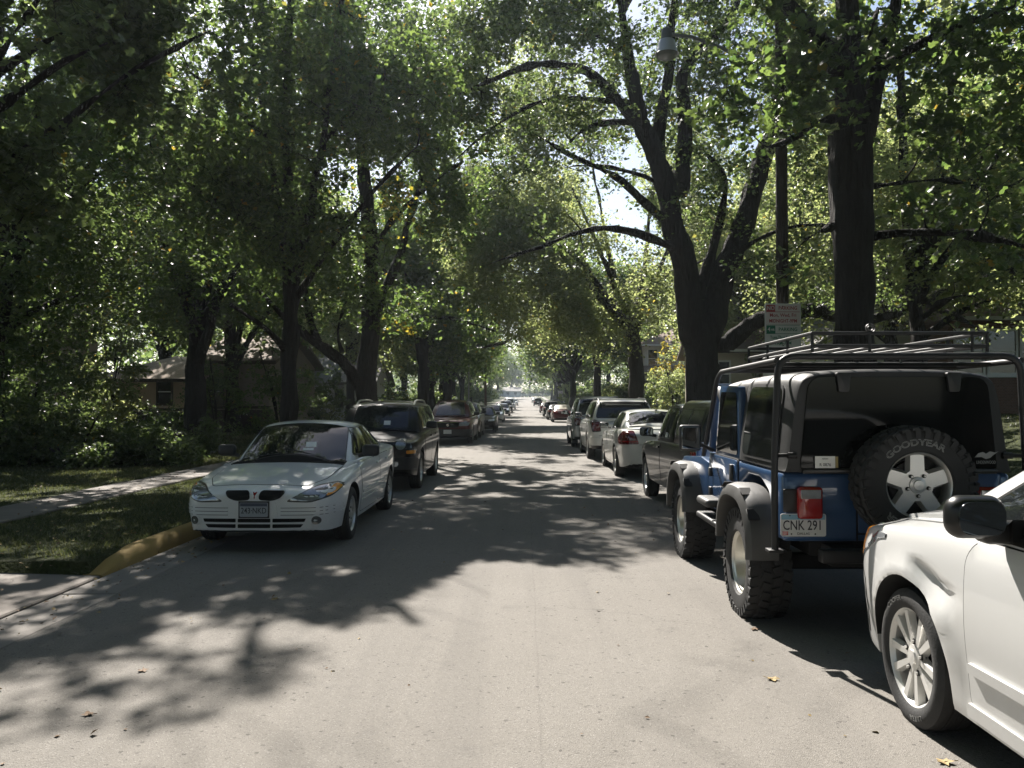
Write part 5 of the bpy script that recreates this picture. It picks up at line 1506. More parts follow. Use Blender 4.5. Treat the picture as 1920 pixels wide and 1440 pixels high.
def dens(pts, rs, step=.35):
    """resample a limb"""
    P = np.array(pts, float); Rr = np.array(rs, float)
    seg = np.linalg.norm(np.diff(P, axis=0), axis=1); s = np.concatenate([[0], np.cumsum(seg)])
    # catmull-like smoothing through dense linear + averaging
    if max(rs) > .25: step = .16
    n = max(3, int(s[-1] / step) + 1); u = np.linspace(0, s[-1], n)
    Q = np.stack([np.interp(u, s, P[:, i]) for i in range(3)], 1); q = np.interp(u, s, Rr)
    for _ in range(3):
        if n > 3: Q[1:-1] = Q[:-2] * .25 + Q[1:-1] * .5 + Q[2:] * .25
    return Q, q
def crown_and_wood(root, limbs, blobs, n_cl, per, size, kind, bark, leaf, seed, thr=.42, spread=.55, wobble=.06, limb_sides=8, yellow=0., mask=True, freq=.42, twig=.010, cluster_flat=.45, fine=False):
    """limbs [(pts, radii)] in world space; blobs [(centre, radii, weight)] filled with leaf sprays joined to the wood by twigs"""
    rng = np.random.default_rng(seed)
    o = np.array(root.location)
    wood = MB(); nodes = []; nrad = []
    for k, (pts, rs) in enumerate(limbs):
        Q, q = dens(pts, rs)
        jit = rng.normal(size=Q.shape) * wobble * np.minimum(1, q[:, None] * 6)
        for _ in range(8 if max(rs) > .25 else 2): jit[1:-1] = (jit[:-2] + jit[1:-1] + jit[2:]) / 3
        jit[0] = 0
        Q = Q + jit
        rz = rng.normal(size=len(q))
        for _ in range(6 if max(rs) > .25 else 0): rz[1:-1] = (rz[:-2] + rz[1:-1] * 2 + rz[2:]) / 4
        q2 = q * (1 + .06 * rz)
        sides = (limb_sides * 2 if max(rs) > .25 and limb_sides > 10 else limb_sides) if max(rs) > .12 else 6
        wood.tube([Vector(p - o) for p in Q], list(np.maximum(q2, .006)), sides, mi=0)
        st = 1 if k else max(1, int(len(Q) * .45))
        nodes.append(Q[st:]); nrad.append(q[st:])
    tr = wood.build('trunk', bark, root, auto=False)
    # roughen the bark outline
    me = tr.data; nv = len(me.vertices); co = np.empty(nv * 3, np.float32); me.vertices.foreach_get('co', co); co = co.reshape(-1, 3)
    no = np.empty(nv * 3, np.float32); me.vertices.foreach_get('normal', no); no = no.reshape(-1, 3)
    co += no * ((vnoise3(co * np.array([1, 1, .4]), 5., seed) - .5) * .09 + (vnoise3(co * np.array([1, 1, .16]), 11., seed + 1) - .5) * .075)[:, None]
    me.vertices.foreach_set('co', co.ravel()); me.update()
    nodes = np.concatenate(nodes); nrad = np.concatenate(nrad)
    # cluster centres
    w = np.array([b[2] * b[1][0] * b[1][1] * b[1][2] for b in blobs]); w /= w.sum()
    C = []
    for b, ww in zip(blobs, w):
        m = int(n_cl * ww * 3.0) + 4
        d = rng.normal(size=(m, 3)); d /= np.linalg.norm(d, axis=1, keepdims=True)
        r = rng.uniform(size=(m, 1)) ** (1 / 2.2)
        p = np.array(b[0]) + d * r * np.array(b[1])
        nn = vnoise3(p, freq, seed + 7)
        p = p[nn > thr][: max(1, int(n_cl * ww))]
        C.append(p)
    C = np.concatenate(C)
    if mask and len(C):
        kp = light_keep(C, rng, True); kp |= rng.uniform(size=len(C)) < .08; C = C[kp]
    # attach, nearest first, growing the skeleton
    tw = MB(); d0 = np.min(np.linalg.norm(C[:, None, :] - nodes[None, ::3, :], axis=2), axis=1)
    C = C[np.argsort(d0)]
    cap = len(nodes) + len(C) * 3 + 10
    ND = np.zeros((cap, 3)); ND[:len(nodes)] = nodes; RD = np.zeros(cap); RD[:len(nodes)] = nrad; cnt = len(nodes)
    for c in C:
        v = ND[:cnt] - c
        dist = np.einsum('ij,ij->i', v, v) + np.maximum(0, ND[:cnt, 2] - c[2] + .2) ** 2 * .5
        j = int(np.argmin(dist)); a = ND[j]; ra = RD[j]
        L = np.linalg.norm(c - a)
        r0 = min(ra * .7, twig * (1.2 + L * 1.1)); r0 = max(r0, twig * .7)
        mid = (a + c) / 2 + rng.normal(size=3) * L * .10 + np.array([0, 0, .08 * L])
        pts = [a, a * .45 + mid * .55 + rng.normal(size=3) * L * .03, mid, mid * .4 + c * .6 + rng.normal(size=3) * L * .04, c]
        tw.tube([Vector(p - o) for p in pts], [r0, r0 * .85, r0 * .65, r0 * .45, .004], 4, cap=False)
        for p, rr in ((mid, r0 * .6), (pts[3], r0 * .45), (c, r0 * .35)):
            ND[cnt] = p; RD[cnt] = rr; cnt += 1
    tw.build('branches', bark, root, recalc=False, auto=False)['kind'] = 'stuff'
    # leaves
    m = per
    k = len(C)
    ns = 7
    sd_ = rng.normal(size=(k, ns, 3)) * np.array([1, 1, cluster_flat * .8]); sd_ /= np.linalg.norm(sd_, axis=2, keepdims=True)
    sd_ *= spread * rng.uniform(.9, 2.1, (k, ns, 1))
    which = rng.integers(0, ns, (k, m)); tt_ = rng.uniform(size=(k, m, 1)) ** .75
    off = np.take_along_axis(sd_, np.repeat(which[:, :, None], 3, 2), 1) * tt_ + rng.normal(size=(k, m, 3)) * spread * np.array([.22, .22, .16])
    off0 = sd_
    # lean every spray its own way so that sprays read as layers
    tilt = rng.normal(size=(k, 2)) * .35
    off[:, :, 2] += off[:, :, 0] * tilt[:, 0, None] + off[:, :, 1] * tilt[:, 1, None] - .12 * np.abs(off[:, :, 0]) 
    P = (C[:, None, :] + off).reshape(-1, 3)
    if fine:
        e_ = off0 * .9; e_[:, :, 2] += e_[:, :, 0] * tilt[:, 0, None] + e_[:, :, 1] * tilt[:, 1, None] - .12 * np.abs(e_[:, :, 0])
        A_ = np.repeat(C, ns, 0); B_ = A_ + e_.reshape(-1, 3)
        if mask:
            kq = light_keep((A_ + B_) / 2, rng); A_ = A_[kq]; B_ = B_[kq]
        q = len(A_); r3 = np.array([(1, 0, 0), (-.5, .87, 0), (-.5, -.87, 0)]) * .006
        Vt = np.concatenate([A_[:, None, :] + r3[None] - o, B_[:, None, :] + r3[None] * .4 - o], 1).reshape(-1, 3)
        Ft = (np.arange(q)[:, None, None] * 6 + np.array([(0, 1, 4, 3), (1, 2, 5, 4), (2, 0, 3, 5)])[None]).reshape(-1)
        link_mesh('twigs', mesh_np('twigs', Vt, Ft, 4), root, bark)['kind'] = 'stuff'
    cid = np.repeat(np.arange(k), m)
    if mask:
        kp = light_keep(P, rng); P = P[kp]; cid = cid[kp]
    yc = (vnoise3(C, .5, seed + 19) > 1 - yellow) if yellow else np.zeros(k, bool)
    me = leaf_mesh('crown', P - o, size, kind, rng, .55, mi=yc[cid].astype(int))
    cr = link_mesh('crown', me, root, [leaf, L_YEL]); cr['kind'] = 'stuff'
    return cr

def px(x, y, d):
    """a place d metres up the street, from the survey of sight lines"""
    return ((x - 985) / 1553 * d, d, CAM_H + (754 - y) / 1553 * d)
def limb(d, pts, r0, r1, dd=0.):
    n = len(pts)
    return ([px(x, y, d + dd * i / (n - 1)) for i, (x, y) in enumerate(pts)], [r0 + (r1 - r0) * i / (n - 1) for i in range(n)])
def trunk(x, y, r, pts, r1):
    """trunk with a root flare; pts (dx, dy, z)"""
    z0 = ground_z(x, y) - .15
    P = [(x, y, z0), (x, y, z0 + .25), (x, y, z0 + .8)] + [(x + a, y + b, z) for a, b, z in pts]
    n = len(pts)
    return (P, [r * 1.5, r * 1.2, r * 1.02] + [r + (r1 - r) * (i + 1) / n for i in range(n)])
def tree(name, label, x, y, group=None):
    return thing(name, label, 'tree', (x, y, ground_z(x, y)), 0, group)
GT = 'old trees lining the street'

# --- forked elm on the right
x, y = 5.35, 25.
t = tree('elm_tree', 'huge dark tree forking into two thick trunks behind the charcoal pickup on the right', x, y, GT)
lm = [trunk(x, y, .50, [(-.03, 0, 2.2), (-.05, 0, 3.9)], .50),
    limb(25, [(1302, 640), (1285, 500), (1262, 420), (1248, 340), (1225, 275), (1205, 235), (1190, 215)], .40, .21, -.5),
    limb(25, [(1318, 660), (1345, 560), (1362, 500), (1390, 430), (1420, 330), (1450, 240), (1480, 130), (1500, 20), (1520, -120)], .42, .16, 1.),
    limb(24.5, [(1195, 222), (1150, 175), (1110, 130), (1070, 112), (1000, 115), (955, 132), (905, 150), (850, 175)], .18, .02, -2),
    limb(24.5, [(1200, 235), (1190, 150), (1176, 90), (1168, 20), (1155, -60)], .24, .06, 0),
    limb(24.6, [(1185, 190), (1130, 186), (1065, 176), (1010, 182), (940, 220), (890, 262), (850, 300)], .11, .015, -1.5),
    limb(24.6, [(1190, 228), (1125, 225), (1085, 240), (1070, 262)], .10, .04, -1),
    limb(25.2, [(1236, 300), (1240, 262), (1246, 190), (1252, 130), (1264, 60), (1266, 0), (1275, -120)], .20, .09, .5),
    limb(25.4, [(1275, 360), (1283, 265), (1285, 190), (1276, 140), (1296, 112), (1340, 68), (1372, 28), (1392, -20), (1430, -120)], .26, .07, 1),
    limb(25.4, [(1286, 232), (1300, 222), (1332, 190)], .13, .06, .6),
    limb(25.4, [(1176, 92), (1120, 60), (1060, 40), (1000, 10)], .09, .03, -1),
    limb(24.8, [(1290, 480), (1245, 452), (1210, 436), (1150, 426), (1090, 432), (1040, 452), (990, 472), (950, 480), (905, 500)], .15, .015, -2.),
    limb(24.8, [(1268, 425), (1230, 400), (1205, 382), (1180, 345), (1145, 318), (1105, 304), (1060, 290), (1030, 262), (1005, 250)], .15, .012, -1.),
    limb(24.9, [(1246, 350), (1222, 328), (1160, 318), (1110, 302), (1060, 312)], .09, .012, -.8),
    limb(25.2, [(1352, 660), (1400, 612), (1440, 592), (1520, 580), (1600, 606), (1660, 596), (1722, 568), (1790, 535), (1850, 520)], .26, .05, -2.),
    limb(24., [(1722, 568), (1770, 585), (1830, 612), (1850, 640)], .08, .03, -.5),
    limb(25.2, [(1312, 560), (1338, 462), (1350, 405), (1366, 360), (1352, 300), (1330, 290)], .18, .05, .8),
    limb(25, [(1370, 480), (1430, 440), (1500, 420), (1560, 425)], .10, .04, .8),
    limb(25.5, [(1168, 20), (1230, -100), (1280, -220)], .12, .05, 1.5)]
crown_and_wood(t, lm, [((.3, 23.5, 11.2), (2.6, 3.0, 2.6), 1.0), ((1.5, 24, 14), (4, 4, 3), 1.), ((-1.6, 22.6, 11.2), (2.5, 1.8, 1.9), 1.), ((5.8, 26.5, 13), (4, 4, 3.2), 1.), ((8.2, 25.5, 10), (2.6, 3, 3), 1.1), ((4.9, 25.2, 7.6), (1.7, 1.6, 1.6), 1.6), ((1.6, 24, 6.2), (1.6, 1.2, .6), .5),
    ((9.5, 23.5, 5.6), (3.4, 2.5, 1.6), 1.), ((7.6, 25, 6.6), (1.6, 2, 1.5), 1.2), ((4., 27, 10.5), (3, 2.5, 2.5), .6), ((.6, 23.3, 7.6), (1.7, 1.4, 1.3), .9)],
    1450, 54, .13, 'kite', B_DARK, L_MID, 101, thr=.46, spread=.42, freq=.6, twig=.015, limb_sides=14, fine=True)

# --- straight maple behind the off-roader
x, y = 5.62, 14.
t = tree('maple_tree', 'straight thick dark trunk forking high up, behind the blue off-roader', x, y, GT)
lm = [trunk(x, y, .30, [(-.03, 0, 3.), (-.10, 0, 5.), (-.12, 0, 6.3)], .35),
    limb(14, [(1598, 220), (1585, 140), (1560, 95), (1530, 60), (1490, 20), (1440, -40), (1380, -120)], .22, .07, -1.),
    limb(14, [(1605, 240), (1600, 120), (1592, 0), (1590, -160), (1600, -320)], .25, .09, .5),
    limb(14, [(1618, 260), (1645, 175), (1668, 95), (1684, 0), (1710, -140)], .19, .07, .8),
    limb(14, [(1636, 445), (1700, 436), (1780, 430), (1860, 442), (1930, 470)], .08, .03, -1.5), limb(14, [(1634, 350), (1690, 342), (1770, 335), (1840, 352)], .06, .02, 1.),
    limb(14, [(1578, 420), (1545, 428), (1510, 450)], .06, .02, -.6), limb(14, [(1578, 220), (1540, 222), (1490, 262), (1440, 275)], .07, .02, -1.5),
    limb(14, [(1590, 150), (1625, 95), (1650, 20)], .09, .04, 1.), limb(14, [(1660, 120), (1760, 60), (1900, 10)], .08, .03, -2.)]
crown_and_wood(t, lm, [((4.5, 13., 7.2), (1.15, 1.5, 1.5), 2.), ((6.5, 13.2, 9.6), (3.6, 3.4, 2.6), 1.), ((8.2, 13.2, 6.9), (2.6, 2.6, 2.2), 1.2), ((8., 13., 4.5), (2.0, 2.2, .9), 1.2), ((3.5, 12.2, 5.6), (.9, 1.0, .9), 1.4), ((5.6, 13.5, 12.5), (4, 4, 3), .6), ((3.3, 14.6, 11.6), (2.2, 3.4, 1.8), 1.), ((4.9, 13.4, 4.6), (.9, 1.0, 1.2), 1.)],  # the high roadside mass, out of view, is added to cut sky light
    860, 54, .118, 'lobe', B_DARK, L_DARK, 102, thr=.43, spread=.40, freq=.6, limb_sides=18, fine=True)

# --- maple on the left verge
x, y = -5.3, 18.5
t = tree('maple_tree', 'slim dark tree with upright forks, straight behind the white sedan on the left', x, y, GT)
lm = [trunk(x, y, .19, [(0, 0, 2.6), (.03, 0, 4.5), (.05, 0, 6.2)], .17),
    limb(18.5, [(536, 660), (515, 632), (495, 615), (465, 585), (430, 570)], .10, .03, -1.2),
    limb(18.5, [(545, 470), (532, 330), (530, 200), (536, 60), (540, -80), (545, -220)], .13, .05, .3),
    limb(18.5, [(548, 520), (575, 420), (592, 330), (612, 210), (622, 80), (645, -60)], .11, .04, -1.2),
    limb(18.5, [(540, 520), (510, 340), (490, 210), (460, 60), (430, -80)], .10, .04, 1.),
    limb(18.5, [(550, 560), (610, 470), (660, 400), (720, 330), (780, 270)], .08, .03, -1.),
    limb(18.5, [(535, 500), (470, 420), (400, 370), (330, 330)], .08, .03, -1.), limb(18.5, [(605, 260), (660, 200), (720, 140)], .06, .03, -.5),
    limb(18.5, [(500, 260), (420, 180), (340, 120)], .06, .02, -1)]
crown_and_wood(t, lm, [((-4.6, 18.3, 8.6), (2.9, 3.2, 3.2), 1.), ((-3.0, 17.6, 9.6), (1.6, 2.6, 2.4), 1.2), ((-6.8, 17.8, 8.2), (2.6, 3, 3), 1.), ((-4.6, 18, 13), (3.4, 3.6, 2.8), .8), ((-6.6, 17.6, 5.2), (2.4, 2.2, 1.3), 1.1), ((-3.9, 17.8, 5.6), (1.5, 1.5, 1.2), .9), ((-2.4, 17.8, 13), (2.2, 3, 2.4), 1.0)],
    1080, 62, .122, 'kite', B_DARK, L_DARK, 103, thr=.47, spread=.42, freq=.6, twig=.016, yellow=.08, fine=True)

# --- leaning-limb tree further on
x, y = -5.3, 27.9
t = tree('oak_tree', 'dark tree with a long low limb leaning left, behind the black sport utility car', x, y, GT)
lm = [trunk(x, y, .42, [(-.1, 0, 2.4), (.05, 0, 4.4), (.0, 0, 7.), (-.2, 0, 10), (-.4, .3, 13.5)], .14),
    limb(27.9, [(686, 745), (655, 690), (635, 668), (595, 646), (555, 618), (515, 575), (480, 540)], .25, .06, -1.5),
    limb(27.8, [(596, 646), (575, 600), (570, 540), (585, 470)], .12, .04, .5),
    limb(27.9, [(692, 620), (730, 520), (760, 430), (790, 330), (800, 220)], .18, .05, -1.), limb(27.9, [(690, 560), (640, 470), (600, 400), (560, 300)], .16, .05, 1.),
    limb(27.9, [(690, 480), (740, 400), (820, 330), (870, 300)], .10, .03, -2.), limb(27.9, [(640, 660), (625, 610), (650, 560)], .08, .03, -.5)]
crown_and_wood(t, lm, [((-5, 27.6, 11.5), (4.2, 4, 4.5), 1.), ((-2.6, 27, 10.5), (1.9, 3, 3.6), 1.2), ((-7.5, 27.5, 6.4), (3, 3, 2.2), 1.), ((-4.4, 27, 5.6), (2.4, 2.2, 1.7), 1.), ((-3.4, 26.8, 7.6), (2.0, 2.2, 1.8), 1.2)],
    1100, 62, .138, 'kite', B_DARK, L_DARK, 104, thr=.44, spread=.48, freq=.5, yellow=.16)

# --- pale, hanging foliage over the right half of the street
x, y = 5.5, 41.
t = tree('locust_tree', 'pale feathery tree hanging over the middle of the street beyond the forked tree', x, y, GT)
lm = [trunk(x, y, .38, [(0, 0, 3), (-.2, 0, 5.5)], .34)] + [([(x - .2, y, 5.), (x - .2 + a * .4, y + b * .4, 8.), (x - .2 + a, y + b, z)], [.22, .13, .04]) for a, b, z in ((-3., -1, 12), (-5.5, -1.5, 11), (1.5, 1, 15), (3, -1, 12), (-2, 2, 15), (4, 2, 9), (-5.5, 0, 8.), (-7, -1., 13))]
crown_and_wood(t, lm, [((1.2, 40, 8.2), (3.4, 3, 4.2), 1.1), ((-1.2, 39.5, 10.4), (3.0, 3, 4.6), 1.3), ((8.5, 42, 13), (2.6, 4, 4.), .9), ((0, 40, 15.5), (4.5, 4, 3.5), 1.), ((3.4, 39.5, 5.6), (2.2, 2, 1.8), 1.2), ((4.6, 39.6, 7.2), (2.8, 2.0, 2.6), 1.6), ((1.9, 39.4, 6.4), (1.7, 1.8, 1.9), 1.2), ((-2.6, 39, 9.2), (1.2, 2, 3.), .8)],
    2700, 52, .14, 'kite', B_GREY, L_LIGHT, 105, thr=.41, spread=.58, cluster_flat=.75, freq=.5)

# --- left yard trees near the camera
specs = [
 ('maple_tree', 'overhanging maple whose boughs fill the upper left corner', -10.2, 12.5, .28, 'lobe', .122, L_MID, 106, 640, 56, .44,
   [((-7.9, 12.8, 8.2), (2.6, 2.6, 1.9), 1.), ((-9, 12.5, 5.6), (2.2, 2.5, 1.6), .8), ((-6.5, 12.8, 10.8), (3.2, 2.8, 2.2), .9), ((-6.2, 13.6, 7.6), (1.5, 1.8, 1.4), 1.)]),
 ('maple_tree', 'broad dark trunk in the left yard in front of the tan house', -12.1, 30.2, .42, 'kite', 0.138, L_DARK, 107, 1050, 52, .43,
   [((-12, 29.5, 9.6), (4.2, 4, 4.4), 1.), ((-9.2, 29, 7.6), (2.6, 3, 3.), 1.), ((-12.5, 29, 5.6), (3.6, 3, 1.6), 1.), ((-15.5, 29, 8.5), (3, 3, 3.6), 1.)]),
 ('walnut_tree', 'bright green layered tree above the shrubs on the far left', -13.2, 20.5, .25, 'kite', 0.129, L_MID, 108, 1150, 54, .43,
   [((-12.2, 20, 4.6), (2.6, 2.5, 1.9), 1.), ((-13, 20.5, 8.2), (3.4, 3.4, 3), 1.), ((-9.8, 20.3, 7.4), (2.2, 2.5, 2.6), .9), ((-11.5, 20, 12), (4, 3.5, 2.4), .8)]),
 ('hickory_tree', 'dark tree at the left edge behind the shrubs', -17.5, 27.5, .35, 'kite', 0.146, L_DARK, 109, 800, 52, .43,
   [((-17, 27, 8), (4, 4, 4.5), 1.), ((-14.8, 26.5, 12.5), (4, 3.5, 3), .9)]),
 ('maple_tree', 'green yard tree right of the straight maple, before the brick house', 9.6, 20.5, .22, 'kite', 0.116, L_LIGHT, 110, 1000, 59, .40,
   [((10.2, 20, 6.2), (3.0, 3, 2.4), 1.), ((9.5, 20.5, 10), (4, 3.6, 3.2), 1.), ((12.2, 20, 8.2), (2.6, 3, 3), 1.), ((10.6, 19.5, 3.9), (2.2, 2.0, .8), .8)]),
 ('linden_tree', 'sunlit yellow-green tree in the right yard past the brick house', 13.8, 31.5, .28, 'kite', 0.138, L_LIGHT, 111, 1000, 54, .40,
   [((13, 31, 7.5), (4, 3.6, 3.6), 1.), ((15, 31, 11), (4.5, 4, 3.6), 1.), ((10.6, 31, 5.2), (2.2, 2.5, 1.8), .9)]),
]
for (nm, lab, x, y, r, kind, size, lf, seed, ncl, per, thr, blobs) in specs:
    t = tree(nm, lab, x, y)
    rr = random.Random(seed); top = max(b[0][2] for b in blobs)
    g0 = ground_z(x, y)
    lm = [trunk(x, y, r, [(rr.uniform(-.1, .1), 0, g0 + 2.6), (rr.uniform(-.2, .2), rr.uniform(-.2, .2), g0 + 4.2), (rr.uniform(-.5, .5), rr.uniform(-.3, .3), top * .75), (rr.uniform(-.8, .8), 0, top + 1)], r * .3)]
    for b in blobs:
        for k in range(2):
            c = Vector(b[0]) + Vector((rr.uniform(-.5, .5) * b[1][0], rr.uniform(-.5, .5) * b[1][1], rr.uniform(-.2, .5) * b[1][2]))
            h = min(g0 + rr.uniform(2.6, 4.5), c.z - .6)
            a = Vector((x, y, h)); m = a.lerp(c, .5) + Vector((rr.uniform(-.4, .4), 0, rr.uniform(.1, .6)))
            lm.append(([a, a.lerp(m, .5) + Vector((0, 0, .15)), m, m.lerp(c, .5) + Vector((0, 0, .2)), c], [r * .45, r * .36, r * .27, r * .18, .03]))
    crown_and_wood(t, lm, blobs, ncl, per, size, kind, B_DARK, lf, seed, thr=thr, spread=.46, yellow=.05 if seed in (108, 110) else 0, fine=seed == 106, freq=.55)

# --- trees down the street and in the yards behind: three grown once, then copied one by one
def proto(name, label, bark, leaf, seed, h, w, size, ncl, per, kind='kite', low=3.2):
    t = thing(name, label, 'tree', (0, 0, 0))
    rr = random.Random(seed)
    lm = [([(0, 0, -.3), (0, 0, .3), (0, 0, 1.), (.05, 0, low), (.15, .1, h * .45), (.2, .1, h * .9)], [.48, .38, .33, .29, .22, .05])]
    for k in range(9):
        a = 2 * PI * k / 9 + rr.uniform(-.3, .3); z0 = rr.uniform(low * .8, h * .5); q = rr.uniform(.55, .95) * w; z1 = rr.uniform(low + 1.5, h * .95)
        lm.append(([(.05, 0, z0), (q * .4 * math.cos(a), q * .4 * math.sin(a), z0 + (z1 - z0) * .5 + .4), (q * math.cos(a), q * math.sin(a), z1)], [.18, .11, .03]))
    bl = [((0, 0, h * .68), (w * .85, w * .85, h * .30), 1.)] + [((w * .55 * math.cos(a), w * .55 * math.sin(a), h * rr.uniform(.38, .7)), (w * .5, w * .5, h * .17), 1.) for a in [2 * PI * k / 6 + rr.uniform(-.4, .4) for k in range(6)]]
    crown_and_wood(t, lm, bl, ncl, per, size, kind, bark, leaf, seed, thr=.44, spread=.62, mask=False, freq=.45, twig=.016)
    return t
GB = 'background trees along the street and in the yards'
PR = [proto('street_tree', 'background tree further along the street', B_DARK, L_DARK, 201, 15, 5.5, .25, 780, 38),
      proto('street_tree', 'background tree further along the street', B_DARK, L_MID, 202, 14, 5.0, .24, 780, 38),
      proto('street_tree', 'background tree further along the street', B_GREY, L_LIGHT, 203, 16, 5.6, .23, 950, 38)]
# a copy with its canopy open where the sun has to come through is regrown lighter: kept away from the roadway by its place
SIDE = {-1: 'left', 1: 'right'}
t = tree('locust_tree', 'feathery tree arching over the street from the left, beyond the parked dark red crossover', -6.0, 63, GT)
crown_and_wood(t, [trunk(-6., 63, .34, [(.1, 0, 3.), (.4, 0, 6.)], .3)] + [([(-5.6, 63, 5.5), (-5.6 + a * .5, 63 + b, z * .72), (-5.6 + a, 63 + b, z)], [.2, .12, .03]) for a, b, z in ((3, 0, 12), (5.5, -1, 10), (6.5, 1, 15), (1, 1, 17), (-2, 0, 14), (8, 0, 8.5))],
    [((-.5, 62.5, 11.5), (4.2, 4, 5.), 1.2), ((1.6, 62, 8.2), (2.2, 3, 2.6), 1.), ((-4, 63, 14), (4, 4, 4), .8), ((1., 62, 17), (4, 4, 3), 1.)], 1300, 44, .20, 'kite', B_GREY, L_LIGHT, 112, thr=.40, spread=.7, cluster_flat=.7, mask=False)
spots = []
rr = random.Random(77)
for i, (x, y, p, s) in enumerate([(-5.6, 45, 0, .95), (-6.8, 56, 0, 1.), (-7.6, 67, 1, 1.), (-8.0, 80, 0, 1.05), (-8.6, 97, 0, 1.1), (-9, 118, 1, 1.1), (-9.5, 142, 0, 1.2), (-10, 170, 0, 1.2), (-10, 205, 1, 1.2), (-10.5, 245, 0, 1.2), (-9.5, 285, 1, 1.3),
        (6.4, 74, 0, 1.05), (5.2, 91, 0, 1.15), (5.6, 112, 1, 1.2), (5.8, 138, 0, 1.2), (6.4, 168, 1, 1.3), (7.4, 205, 0, 1.3), (8., 250, 1, 1.3),
        (-13.5, 38, 1, 1.), (-27, 46, 0, 1.1), (-11, 52, 2, 1.), (-19, 66, 0, 1.2), (-13, 75, 1, 1.2), (-24, 55, 0, 1.3), (-21, 84, 0, 1.3), (-15, 102, 1, 1.3), (-26, 36, 1, 1.2), (-16, 130, 0, 1.4), (-15, 190, 0, 1.4), (-24, 24, 0, 1.0), (-30, 68, 0, 1.4),
        (12.5, 47, 2, .95), (17, 40, 2, 1.05), (20, 52, 1, 1.2), (22, 34, 2, 1.1), (13, 100, 1, 1.2), (27, 45, 2, 1.3), (25, 75, 2, 1.4), (15, 120, 0, 1.3), (16, 160, 1, 1.4), (17, 26, 1, .95), (24, 26, 2, 1.1), (31, 60, 2, 1.4), (17.5, 82, 2, 1.25), (16, 220, 0, 1.4),
        (-14, 345, 0, 1.3), (-6, 360, 1, 1.3), (12, 350, 0, 1.3), (20, 340, 1, 1.4), (-25, 340, 0, 1.4), (2, 385, 0, 1.5), (-34, 365, 1, 1.5), (32, 365, 0, 1.5)]):
    spots.append((x, y, p, s))
kinds = ['dark leafy', 'mid green leafy', 'pale sunlit']
used = [False] * 3
for (x, y, p, s) in spots:
    o = PR[p] if not used[p] else copy_tree(PR[p]); used[p] = True
    o.location = (x, y, ground_z(x, y) - .05); o.rotation_euler = (0, 0, rr.uniform(0, 6.28)); o.scale = (s * rr.uniform(.9, 1.1),) * 2 + (s * rr.uniform(.9, 1.1),)
    far_ = y > 330
    if abs(x) < 10.8 and y > 44 and not far_: o['label'] = '%s street tree standing along the %s kerb beyond the nearest trees' % (kinds[p], SIDE[1 if x > 0 else -1]); o['group'] = '%s street trees along the %s kerb' % (kinds[p], SIDE[1 if x > 0 else -1])
    elif far_: o['label'] = '%s tree beyond the end of the street' % kinds[p]; o['group'] = '%s trees beyond the end of the street' % kinds[p]
    else: o['label'] = '%s yard tree set back behind the %s sidewalk' % (kinds[p], SIDE[1 if x > 0 else -1]); o['group'] = '%s yard trees on the %s' % (kinds[p], SIDE[1 if x > 0 else -1])
# the woods closing the view behind the yards
rng = np.random.default_rng(55)
def band(x0, x1, y0, y1, z1, n):
    q = np.stack([rng.uniform(x0, x1, n), rng.uniform(y0, y1, n), rng.uniform(0, 1, n) ** .8 * z1], 1)
    top = z1 * (.62 + .38 * vnoise2(q[:, 0] * .12 + 50, q[:, 1] * .09 + 9, 5))
    q = q[q[:, 2] < top]; q[:, 2] += np.array([ground_z(a, b) for a, b in q[:, :2]]); return q
Pw = np.concatenate([band(-62, -38, 12, 340, 17, 52000), band(36, 62, 12, 340, 17, 48000), band(-60, 60, 392, 410, 24, 26000)])
kk = vnoise3(Pw, .22, 8) > .36; Pw = Pw[kk]
tag(link_mesh('woods', leaf_mesh('woods', Pw, .85, 'kite', rng, .4), None, L_MID), kind='stuff')
# unseen trees added round the camera to cut sky light and fill reflections
for (x, y) in ((-6.2, -9.), (6.4, -14.), (-6.5, -24.), (6.2, -30.), (13., -3.), (-6.9, .3), (0.5, -16.), (0, -34), (-12, -16), (13, -14), (6.8, -.8), (-1, -8.5), (-12.5, 3), (0., -2.8)):
    o = copy_tree(PR[0]); o.location = (x, y, .1); o.rotation_euler = (0, 0, rr.uniform(0, 6.28)); o.scale = (1.22, 1.22, 1.25)
    o['label'] = 'dark leafy tree added unseen beside or behind the camera to cut sky light'; o['group'] = 'unseen trees added around the camera'
